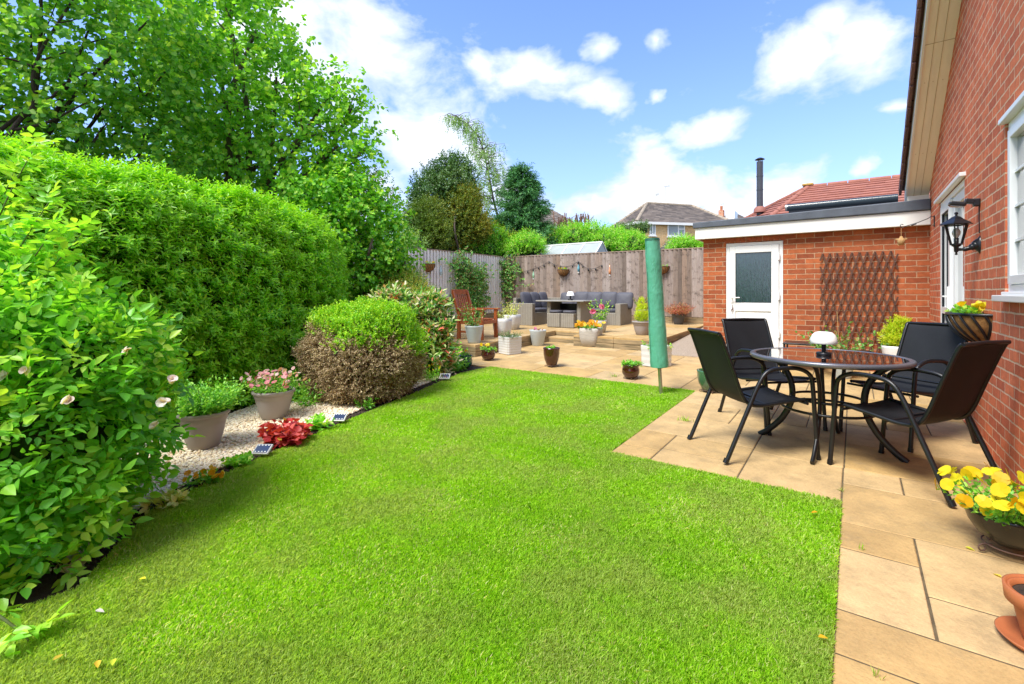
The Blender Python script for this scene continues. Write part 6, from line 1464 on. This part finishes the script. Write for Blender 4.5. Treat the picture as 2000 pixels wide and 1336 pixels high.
# ---- rose bush close to the camera, compound leaves of five leaflets
rl = [LB(0, 650, 2.6, 110), LB(120, 740, 2.55, 120), LB(215, 735, 2.75, 72), LB(50, 880, 2.35, 140), LB(160, 880, 2.55, 92), LB(-30, 530, 2.7, 72), LB(30, 1060, 2.2, 100), LB(-100, 760, 2.4, 200), LB(-120, 1080, 2.1, 150), LB(255, 690, 2.85, 38), LB(20, 1160, 2.15, 62), LB(90, 1000, 2.35, 80), LB(100, 1110, 2.2, 40)]
rosebush = thing('rose_bush', 'large leafy rose bush with pale pink flowers at the near left', 'rose bush', (rl[3][0].x, rl[3][0].y, zg(0, rl[3][0].y)))
def rose():
    n_ = 1500; C, D = lobe_pts(rl, n_, .78, 1.03, -1.0, .86); D = nrm(D * .8 + np.array([0.1, 0, .45]) + rng.normal(0, .45, (n_, 3)))
    k = 4   # compound leaves per twig
    A, B_, N_, s_ = sprays(C, D, k, .13, 60, up=.5, nd=.8); m = len(A); Lc = rng.uniform(.10, .15, m); S = nrm(np.cross(B_, N_)); U = np.cross(S, B_)
    Ps = []; Ds = []; Ns = []; Ls = []; sz_ = np.repeat(rng.uniform(.62, 1.2, m // 4), 4) * rng.uniform(.9, 1.1, m); Lc = Lc * sz_; rr = np.clip(.36 + rng.normal(0, .22, m) + .12 * (A[:, 2] > .9), 0, 1); young = np.repeat(rng.random(m // 4) < .12, 4); rr[young] = rng.uniform(.8, 1, young.sum())
    for (t, side, lf) in ((.35, 1, .8), (.35, -1, .8), (.7, 1, .95), (.7, -1, .95), (1.0, 0, 1.1)):
        Ps.append(A + B_ * (Lc * t)[:, None] + S * (.003 * side)); dv = B_ * (.45 if side else 1) + S * side * .9 + rng.normal(0, .12, (m, 3)); Ds.append(dv); Ns.append(U + rng.normal(0, .22, (m, 3))); Ls.append(np.full(m, lf) * sz_ * .060)
    Pt, Dd, Nn, Ln = (np.concatenate(x) for x in (Ps, Ds, Ns, Ls)); ok = Pt[:, 2] > -.09
    leaves('foliage', Pt[ok], Dd[ok], nrm(Nn[ok]), Ln[ok], Ln[ok] * .60, M['lf_rose'], rosebush, np.tile(rr, 5)[ok], six=3, fold=.13, droop=.16)
    # canes
    B0 = P(10, 1130, 2.35); B0.z = -.1; stems_to(rosebush, rl, B0, .012, .004, M['darkbark'], 'canes', 5, .12)
    m_ = MB(); ends = []
    for (x, y, dd) in ((70, 285, 2.7), (160, 455, 2.6), (30, 330, 2.75), (110, 440, 2.6), (350, 745, 2.75), (130, 1120, 2.1), (60, 1230, 2.1), (180, 1010, 2.2), (300, 640, 2.8), (20, 1300, 1.9), (210, 950, 2.3), (105, 1316, 1.75), (95, 395, 2.65), (150, 560, 2.55), (205, 610, 2.65)):
        e = P(x, y, dd); s0 = P(x * .45 - 60, y + (200 if y < 800 else -120), dd - .02); pm = s0.lerp(e, .5) + Vector((0, 0, .03)); pts = smooth_path([s0, pm, e], 6); m_.tube(pts, [.006 - .004 * i / 12 for i in range(13)], 6); ends += [(Vector(p), (pts[min(i + 1, 12)] - pts[max(i - 1, 0)]).normalized()) for i, p in enumerate(pts) if i > 3]
    m_.build('young_shoots', M['stem'], rosebush, world=True)
    A = np.array([list(p) for p, d in ends]); Dv = np.array([list(d) for p, d in ends]); A = np.repeat(A, 2, 0); Dv = np.repeat(Dv, 2, 0); m = len(A); B_ = nrm(Dv * .6 + rng.normal(0, .7, (m, 3)) + np.array([0, 0, .15])); N_ = nrm(np.array([0, 0, 1.0]) + rng.normal(0, .3, (m, 3))); S = nrm(np.cross(B_, N_)); U = np.cross(S, B_); Ps = []; Ds = []
    for (t, side) in ((.4, 1), (.4, -1), (.8, 1), (.8, -1), (1.1, 0)): Ps.append(A + B_ * .085 * t); Ds.append(B_ * (.5 if side else 1) + S * side * .9)
    Pt, Dd = np.concatenate(Ps), np.concatenate(Ds); leaves('young_leaves', Pt, Dd, np.tile(U, (5, 1)) + rng.normal(0, .2, Pt.shape), .060, .034, M['lf_rose'], rosebush, np.clip(rng.normal(.8, .15, len(Pt)), 0, 1), six=3)
    for (x, y, dd) in ((341, 742, 2.48), (320, 786, 2.42), (133, 783, 2.10), (14, 733, 2.1), (246, 686, 2.45), (52, 725, 2.1), (302, 832, 2.45)):
        q = np.array(list(P(x, y, dd))); big = x in (341, 320); flowers(rosebush, np.repeat(q[None], 3, 0) + rng.normal(0, .004, (3, 3)), 3, .030 if big else .024, M['p_white'], 6, 'rose_bloom', w=1.0, cup=1.0)
    core_mesh('dark_core', [(c + Vector((-.06, .05, 0)), r) for c, r in rl[:6] + rl[7:8]], M['inner'], rosebush, .60)
rose()

# ---- shrubs between hedge and terrace
g_ = [(-7.2, 7.2)]
lob = [LB(800, 625, 7.0, 38), LB(838, 650, 6.9, 32), LB(768, 612, 7.1, 34), LB(835, 700, 6.8, 38), LB(845, 610, 7.0, 22)]
bush('photinia_shrub', 'glossy shrub with cream, pink and red young leaves between the round bush and the armchair', 'shrub', lob, 760, 8, .18, .135, .36, M['lf_photinia'], core=1, cs=.7, six=True, up=.8)
lob = [LB(755, 575, 8.6, 42), LB(800, 576, 8.4, 34), LB(720, 562, 8.8, 34), LB(826, 596, 8.0, 26), LB(785, 605, 8.2, 46)]
bush('berberis_shrub', 'bronze green fine leaved shrub under the bleached left fence', 'shrub', lob, 2600, 9, .16, .045, .4, M['lf_berberis'], core=1, cs=.8, up=.8)
lob = [LB(765, 545, 9.4, 30), LB(735, 550, 9.6, 30), LB(798, 555, 9.0, 22)]
bush('feathery_shrub', 'grey green feathery shrub just left of the bleached fence and coir basket', 'shrub', lob, 1500, 10, .2, .05, .22, M['lf_birch'], core=1, cs=.7, up=1.0)
# ---- climbers in the fence corner
def climber(label, poly_px, plane, n_, nrmv):
    cpx = [plane(x, y) for x, y in poly_px]; c0 = cpx[0]; t = thing('climbing_plant', label, 'climbing plant', (c0.x, c0.y, zT(c0.y)))
    idx = rng.integers(0, len(cpx), n_); cc = np.array([list(p) for p in cpx])[idx]; spread_ = np.array([(.02 if abs(nrmv[0]) else .22), (.02 if abs(nrmv[1]) else .26), .17])
    C = cc + rng.normal(0, 1, (n_, 3)) * spread_ + np.array(nrmv) * np.abs(rng.normal(.06, .09, (n_, 1))); D = nrm(np.array(nrmv) * .8 + rng.normal(0, .7, (n_, 3)) + np.array([0, 0, .2])); Pt, Dd, N, sz = sprays(C, D, 7, .14, 60, up=.4); N = N + np.array(nrmv) * .8
    leaves('foliage', Pt, Dd, N, .062 * sz, .042, M['lf_climber'], t, six=True); m_ = MB(); root = Vector((c0.x, c0.y, zT(c0.y))) + Vector(nrmv) * .05
    root = Vector((np.mean(cc[:, 0]), np.mean(cc[:, 1]), zT(c0.y))) + Vector(nrmv) * .06
    for p in cpx: m_.tube(smooth_path([root, root.lerp(p, .5) + Vector((0, 0, .12)), p + Vector(nrmv) * .03], 5), [.014 - .001 * i for i in range(11)], 6)
    m_.build('stems', M['bark'], t, world=True)
climber('leafy climber on the bleached left fence behind the armchair', [(893, 515), (905, 530), (898, 548), (915, 545), (925, 560), (905, 572), (930, 535), (935, 585), (915, 590), (900, 585), (925, 605)], lfence, 900, (1, 0, 0))
climber('leafy climber on the back fence left of the grey sofa', [(958, 520), (975, 530), (990, 522), (965, 545), (985, 545), (998, 515), (955, 560), (975, 565), (1000, 535), (945, 575), (965, 585), (988, 572)], bfence, 560, (0, -1, 0))
tt = tag(leaves('stray_shoot', *[x for x in sprays(np.array([list(bfence(1022, 560)), list(bfence(1010, 558)), list(bfence(1030, 557))]) + np.array([0, -.05, 0]), np.array([[1., -.2, .1]] * 3), 12, .3, 50)][:3], .06, .04, M['lf_climber']), 'leafy stray climber shoot on the back fence above the sofa', 'climbing plant')

# ---- small plants along the lawn edge
def small(name, label, px, py, R, n, nl, L, W_, mat, up=1.0, six=True, fl=None, cat='plant', tall=.1):
    p, d = base(px, py); t = thing(name, label, cat, p); a = rng.random(n) * 6.28; rr = np.sqrt(rng.random(n)) * R * .6; C = np.array(p) + np.stack([np.cos(a) * rr, np.sin(a) * rr, 0 * a], 1); D = nrm(np.stack([np.cos(a) * rr / R, np.sin(a) * rr / R, np.full(n, up)], 1) + rng.normal(0, .3, (n, 3))); tl_ = tall * rng.uniform(.5, 1.1, n)
    Pt, Dd, N, sz = sprays(C, D, nl, tl_, 60, up=.9); leaves('foliage', Pt, Dd, N, L * sz, L * W_, mat, t, six=six); 
    if fl: flowers(t, C[:fl[1]] + D[:fl[1]] * (tl_[:fl[1], None] + .02), 5, fl[2], fl[0], 5)
    return t
small('heuchera', 'crimson leaved heuchera at the lawn edge between the pots and the lawn', 562, 862, .20, 60, 5, .075, .95, M['lf_red'], tall=.16, fl=(M['p_orange'], 3, .02))
small('primrose', 'yellow primrose nearest the rose bush at the gravel edge', 395, 945, .13, 26, 5, .05, .5, M['lf_pot'], tall=.07, fl=(M['p_orange'], 20, .022))
small('leafy_plant', 'low round leaved green plant at the gravel edge right of the primrose', 465, 908, .11, 26, 5, .05, .75, M['lf_bright'], tall=.06)
small('leafy_plant', 'bright green leafy plant just right of the crimson heuchera', 622, 838, .12, 22, 5, .07, .6, M['lf_bright'], tall=.12)
small('leafy_plant', 'ferny green plant right behind the grey pot of pink blossom', 598, 790, .16, 30, 7, .06, .4, M['lf_pot'], tall=.32)
small('leafy_plant', 'small ferny plant against the dead brown foot of the round bush', 712, 797, .10, 20, 6, .045, .5, M['lf_pot'], tall=.13)
small('variegated_plant', 'low plant with pale edged leaves beneath the rose bush at the gravel corner', 322, 985, .15, 26, 4, .075, .45, M['lf_pale'], tall=.05)
small('perennial_clump', 'leafy green clump at the lawn corner left of the teal pot', 885, 722, .30, 80, 8, .06, .4, M['lf_pot'], tall=.22, cat='plant')
small('perennial_clump', 'small yellow flowered clump right beside the round bush', 842, 742, .13, 30, 7, .04, .5, M['lf_bright'], tall=.2, fl=(M['p_yellow'], 10, .02))
small('heuchera', 'dark purple leaved plant under the photinia shrub', 856, 718, .16, 30, 5, .07, .9, leafmat('purple_leaf', [(.04, .02, .035), (.09, .04, .06)], .2), tall=.14)
small('perennial_clump', 'bushy green clump at the foot of the photinia shrub', 870, 706, .35, 120, 8, .07, .45, M['lf_bright'], tall=.3)
small('ivy_patch', 'dark ivy under the hedge behind the pots', 490, 775, .45, 110, 5, .055, .8, M['lf_rose'], tall=.10)
small('ivy_patch', 'dark ivy under the hedge at the near end of the gravel', 340, 815, .40, 90, 5, .055, .8, M['lf_rose'], tall=.12)
small('ivy_patch', 'ivy between the hedge foot and the round bush', 590, 775, .35, 110, 6, .055, .7, M['lf_rose'], tall=.22)

# ---- trees
def tree(name, label, lobes, basept, r0, n, nl, tw, L, Wd, mat, six=False, bark=M['bark'], droop=.3, group=None, lo=.25, below=-1, up=.15, per=4, clump=.5, forks=None, rndf=None, hi=1.0):
    B = Vector(basept); t = thing(name, label, 'tree', B, 0, group)
    cen = Vector((0, 0, 0)); 
    for c, r in lobes: cen += Vector(c)
    cen /= len(lobes); fork = B.lerp(cen, .45); fork.x = B.x + (cen.x - B.x) * .25; fork.y = B.y + (cen.y - B.y) * .25
    m_ = MB(); m_.tube(smooth_path([B - Vector((0, 0, .1)), B.lerp(fork, .5) + Vector((.05, .03, 0)), fork], 5), [r0 * (1 - .4 * i / 10) for i in range(11)], 12); m_.build('trunk', bark, t, world=True)
    stems_to(t, lobes, fork, r0 * .55, r0 * .14, bark, 'limbs', per, .25)
    nc = max(1, int(n * clump)); C1, D1 = lobe_pts(lobes, nc, lo, hi, below, .75)
    # clumps of twigs around sub-branch tips
    k = max(1, n // nc); C = np.repeat(C1, k, 0) + rng.normal(0, tw * .5, (nc * k, 3)); D = nrm(np.repeat(D1, k, 0) * .8 + rng.normal(0, .6, (nc * k, 3)) + np.array([0, 0, up]))
    Pt, Dd, N, sz = sprays(C, D, nl, tw * rng.uniform(.6, 1.3, len(C)), 60, jit=.45, up=.5, droop=droop)
    leaves('crown', Pt, Dd, N, L * sz * rng.uniform(.7, 1.2, len(sz)), L * Wd, mat, t, rndf(Pt) if rndf else None, six=six); return t
dT = 8.6
lm = [LB(420, 60, dT, 110), LB(500, 60, dT, 72), LB(540, 150, dT, 72), LB(470, 190, dT, 120), LB(620, 225, dT, 62), LB(560, 270, dT, 90), LB(660, 285, dT, 55), LB(470, 320, dT, 100), LB(600, 345, dT, 70), LB(380, 290, dT + .5, 90), LB(690, 205, dT, 26), LB(715, 290, dT, 24), LB(400, 180, dT + .4, 100), LB(360, 60, dT + .4, 110), LB(420, -60, dT, 110), LB(660, 160, dT, 24), LB(680, 335, dT, 30)]
bp_ = P(470, 560, dT + .8); bp_.z = 0
tree('lime_tree', 'big spreading lime tree rising behind the hedge, its crown reaching furthest toward the middle sky', lm, bp_, .14, 3300, 7, .30, .105, .74, M['lf_lime'], six=True, droop=.35, lo=.28, per=2)
al = [LB(60, 60, 6.6, 130), LB(180, 40, 6.8, 120), LB(250, 150, 7.0, 100), LB(120, 180, 6.6, 110), LB(20, 200, 6.4, 90), LB(200, 250, 6.8, 80), LB(300, 260, 7.2, 80), LB(-80, 100, 6.4, 140), LB(290, 40, 7.0, 90), LB(330, 130, 7.3, 80), LB(80, -80, 6.6, 150), LB(340, 330, 7.4, 50), LB(90, 262, 6.9, 60)]
bp_ = P(-60, 560, 6.6); bp_.z = 0
at_ = tree('alder_tree', 'round leaved tree with dark curving boughs above the left end of the hedge', al, bp_, .08, 2300, 7, .28, .092, .88, M['lf_alder'], six=True, bark=M['darkbark'], droop=.3, lo=.2, per=1)
m_ = MB(); d_ = 6.0
for pts, r in (([(-20, 330), (30, 245), (66, 205), (64, 150), (80, 100), (110, 50), (155, -20)], .03), ([(20, 255), (90, 240), (140, 215), (190, 190)], .022), ([(60, 215), (100, 190), (125, 165), (170, 140)], .018), ([(64, 130), (30, 118), (-20, 105)], .02), ([(82, 118), (125, 103), (150, 97)], .012), ([(112, 45), (140, 40), (190, 25)], .01)):
    q = smooth_path([P(x, y, d_ + .002 * x) for x, y in pts], 4); m_.tube(q, [r * (1 - .65 * i / len(q)) for i in range(len(q))], 8)
m_.build('boughs', M['darkbark'], at_, world=True)
hz_ = [LB(650, 400, 8.2, 55), LB(700, 430, 8.4, 60), LB(745, 470, 8.6, 50), LB(690, 380, 8.5, 45), LB(740, 420, 8.8, 40), LB(640, 450, 8.0, 50), LB(720, 500, 8.6, 60), LB(600, 400, 8.0, 50), LB(760, 500, 8.9, 34), LB(680, 550, 8.2, 55), LB(640, 520, 8.0, 50)]
bp_ = P(700, 575, 8.6); bp_.z = .1
tree('hazel_tree', 'leafy hazel thicket between the end of the hedge and the left fence', hz_, bp_, .06, 2100, 7, .22, .085, .75, M['lf_hazel'], six=True, droop=.3, lo=.5, per=4)
ap = [LB(690, 372, 9.8, 24), LB(725, 365, 9.8, 22), LB(755, 388, 9.9, 16), LB(735, 345, 9.8, 12), LB(660, 352, 9.7, 26)]
bp_ = P(700, 560, 9.8); bp_.z = .1
tree('small_tree', 'fine leaved small tree poking above the hazel thicket', ap, bp_, .05, 420, 7, .22, .06, .6, M['lf_climber'], droop=.2, lo=.3, per=2)
wv = lambda Pt: np.clip(.35 + .35 * wave(Pt, 1.6, 2.0) + rng.normal(0, .2, len(Pt)), 0, 1)
hl = [LB(848, 380, 15.2, 40), LB(885, 368, 15.4, 42), LB(862, 410, 15.3, 50), LB(885, 440, 15.3, 50), LB(890, 330, 15.5, 18), LB(870, 318, 15.5, 10), LB(910, 345, 15.5, 14), LB(845, 345, 15.5, 12), LB(830, 400, 15.4, 22), LB(862, 460, 15, 34)]
bp_ = P(865, 560, 14.5); bp_.z = .2
tree('holly_tree', 'dark grey green holly tree standing tallest behind the corner of the fences', hl, bp_, .14, 5200, 8, .24, .085, .55, M['lf_dark'], droop=.0, lo=.45, up=.5, rndf=wv)
yw = [LB(905, 420, 14.8, 30), LB(925, 440, 14.8, 28), LB(900, 455, 14.8, 30), LB(915, 390, 14.9, 22), LB(892, 400, 14.8, 22), LB(940, 450, 14.8, 16)]
bp_ = P(912, 560, 14.9); bp_.z = .2
tree('golden_yew', 'golden tipped evergreen leaning against the right side of the holly tree', yw, bp_, .08, 4600, 9, .18, .06, .45, M['lf_gold'], droop=.0, lo=.6, up=.7, rndf=wv)
yw = [LB(828, 440, 13.4, 30), LB(845, 460, 13.2, 28), LB(815, 425, 13.5, 18), LB(838, 415, 13.5, 20)]
bp_ = P(832, 560, 13.3); bp_.z = .2
tree('golden_yew', 'dark bronze evergreen in front of the left side of the holly tree', yw, bp_, .08, 3400, 9, .18, .06, .45, M['lf_gold'], droop=.0, lo=.6, up=.7, rndf=lambda Pt: wv(Pt) * .6)
# birch with a bent top
bi = thing('birch_tree', 'thin wispy birch bending left at its top between the holly and the dark conifer', 'tree', Vector((*P(985, 560, 18)[:2], .2)))
tr_ = smooth_path([P(990, 560, 18), P(985, 470, 18), P(966, 400, 18), P(952, 330, 18), P(938, 275, 18), P(915, 245, 18), P(888, 226, 18)], 6); tr_[0].z = .2
m_ = MB(); m_.tube(tr_, [.065 * (1 - .93 * i / len(tr_)) for i in range(len(tr_))], 8); m_.build('trunk', simple('birch_bark', (.18, .16, .14), .8, .3, 8), bi, world=True)
m_ = MB(); Cs = []; Dsx = []
for i in range(8, len(tr_)):
    for j in range(9 if i < 24 else 4):
        s_ = random.choice((-1, 1)); Lb = .75 * random.uniform(.4, 1.3) * (1.45 - .85 * i / len(tr_)); a = random.uniform(0, 6.28); e = tr_[i] + Vector((cos(a) * Lb, sin(a) * Lb, random.uniform(-.05, .35) * Lb)); e2 = e + Vector((cos(a) * .1, sin(a) * .1, -.38)); m_.tube([tr_[i], tr_[i].lerp(e, .6) + Vector((0, 0, .05)), e, e2], [.012, .008, .005, .002], 4)
        for q in range(5): c = tr_[i].lerp(e, random.uniform(.3, 1)); Cs.append(list(c)); Dsx.append([cos(a) * .3, sin(a) * .3, -1])
        Cs.append(list(e)); Dsx.append([0, 0, -1])
m_.build('limbs', M['bark'], bi, world=True)
Pt, Dd, N, sz = sprays(np.array(Cs), np.array(Dsx) + rng.normal(0, .2, (len(Cs), 3)), 6, .34, 50, jit=.5); leaves('crown', Pt, Dd, N, .068 * sz, .046, M['lf_birch'], bi)
# dark spreading conifer: tiers of flat drooping sprays
cf = thing('conifer', 'dark spreading conifer behind the back fence', 'tree', Vector((*P(1022, 560, 17)[:2], .2))); ctop = P(1018, 328, 17); cb_ = Vector((ctop.x, ctop.y, .2))
m_ = MB(); m_.tube([cb_, ctop], [.16, .015], 8); m_.build('trunk', M['bark'], cf, world=True); m_ = MB(); Cs = []; Dsx = []
for i in range(230):
    f = (i / 230) ** .85; z = cb_.z + 1.2 + (ctop.z - cb_.z - 1.3) * f; Rr = (1.50 * (1 - f) ** .8 + .14) * random.uniform(.7, 1.12); a = random.uniform(0, 6.28); o0 = Vector((ctop.x, ctop.y, z)); e = o0 + Vector((cos(a) * Rr, sin(a) * Rr, .30 * Rr + .1)); m_.tube([o0, o0.lerp(e, .5) + Vector((0, 0, -.02)), e], [.018, .012, .004], 4)
    for j in range(int(8 + 26 * Rr)): c = o0.lerp(e, random.uniform(.25, 1)) + Vector((random.gauss(0, .06), random.gauss(0, .06), random.gauss(0, .03))); Cs.append(list(c)); Dsx.append([cos(a) + random.gauss(0, .5), sin(a) + random.gauss(0, .5), random.gauss(.15, .25)])
m_.build('limbs', M['bark'], cf, world=True); Pt, Dd, N, sz = sprays(np.array(Cs), np.array(Dsx), 10, .30, 42, droop=.25); leaves('crown', Pt, Dd, N, .12 * sz, .026, M['lf_conifer'], cf)
# background shrubs over the fence
BG = 'shrubs growing beyond the back fence'
def bgs(label, lobs, n, L, mat, Wd=.5, name='shrub', nl=8, tw=.25, core=1, cs=.75, cm=None):
    c = lobs[0][0]; return bush(name, label, 'shrub', lobs, n, nl, tw, L, Wd, mat, group=BG, core=core, cs=cs, loc=(c.x, c.y, .2), up=.7, coremat=cm)
bgs('yellow green feathery conifer shrub at the fence corner', [LB(958, 470, 15.8, 26), LB(985, 480, 16, 24), LB(945, 490, 15.6, 22)], 700, .06, M['lf_yconifer'], .25, nl=9)
bgs('deep green laurel like shrub over the fence corner under the golden yew', [LB(950, 490, 15.2, 24), LB(972, 488, 15.6, 20), LB(925, 485, 15, 20), LB(965, 470, 15.6, 22)], 800, .08, M['lf_hazel'])
bgs('round light green shrub left of the greenhouse roof', [LB(1028, 478, 15, 18), LB(1045, 486, 15, 16), LB(1010, 488, 15, 16)], 700, .07, M['lf_bright'])
bgs('long arching bright shrub behind the greenhouse', [LB(1085, 474, 17, 24), LB(1120, 467, 17, 25), LB(1160, 466, 17, 25), LB(1200, 474, 17, 24), LB(1235, 480, 16.5, 22), LB(1252, 488, 16.5, 18), LB(1060, 482, 17, 20), LB(1180, 480, 16.6, 24), LB(1215, 490, 16.5, 22)], 2600, .09, M['lf_bright'], .42)
bgs('small green bush over the fence to the right of the airer', [LB(1330, 482, 14.5, 13), LB(1348, 486, 14.5, 14), LB(1372, 488, 14.5, 14), LB(1318, 488, 14.5, 10)], 700, .07, M['lf_bright'])
bgs('dark clipped bush before the buff house corner', [LB(1236, 452, 22, 11), LB(1256, 450, 22, 10), LB(1215, 458, 21, 14)], 500, .10, M['lf_dark'], tw=.25)
bgs('light green low shrub at the left end behind the bleached fence', [LB(785, 478, 12.4, 24), LB(800, 500, 12.4, 20), LB(812, 480, 12.8, 20)], 500, .06, M['lf_birch'])
# cut-back bare stumps
sb = thing('bare_hedge', 'cut back bare brown hedge stumps below the brown roof', 'hedge', Vector((*P(1110, 560, 20)[:2], .2))); m_ = MB()
for i in range(46):
    x = random.uniform(1085, 1152); a = P(x, 470, 20); b_ = P(x + random.gauss(0, 5), random.uniform(414, 436) + (x - 1085) * .05, 20 + random.uniform(-.3, .3)); m_.tube([a, b_], [.05, .022], 6)
    if i % 2: c = a.lerp(b_, .7); m_.tube([c, c + Vector((random.gauss(0, .3), random.gauss(0, .2), .35))], [.02, .008], 5)
m_.build('stumps', simple('cut_brown_wood', (.22, .12, .08), .9, .3, 6), sb, world=True)
# far ground-cover greens hiding the horizon behind the fence
m_lb = [((-38, 34, 1.5), (9, 5, 2.0)), ((-26, 40, 1.2), (9, 5, 2.6)), ((-14, 48, 1.0), (8, 5, 2.4)), ((-48, 22, 1.5), (6, 8, 2.6)), ((2, 55, 1.0), (12, 5, 2.8))]
for i, (c, r) in enumerate(m_lb[:0]): pass

# fallen petals and leaves
rot_l = [(190, 1290, 'p_orange', 'curled yellow fallen leaf on the shaded grass below the rose bush'), (104, 1290, 'p_orange', 'yellow fallen leaf on the grass nearest the rose bush foot'), (222, 1287, 'lf_yconifer', 'pale greenish fallen leaf on the grass in the near corner'),
         (1598, 1244, 'p_orange', 'yellow petal on the grass nearest us beside the path edge'), (1597, 1000, 'p_orange', 'yellow petal on the grass near the inner corner of the patio'), (186, 1192, 'p_white', 'cream petal on the grass under the rose bush'),
         (1956, 1127, 'p_orange', 'yellow petal on the buff slab between the pansy bowl and terracotta pot'), (1885, 1068, 'lf_yconifer', 'green fallen leaf on the buff slab left of the pansy bowl'), (285, 1130, 'p_yellow', 'tiny pale petal on the open grass right of the rose bush')]
for x, y, mt, lb in rot_l:
    p = G(x, y, .026 if x < 1620 else .006)
    tag(leaves('fallen_petal', np.array([list(p)]), rdirs(1) * np.array([1, 1, .1]), np.array([[0.1, 0, 1.0]]), .035, .02, M[mt], None, six=3), lb, 'fallen petal', 'fallen petals and leaves on the ground')
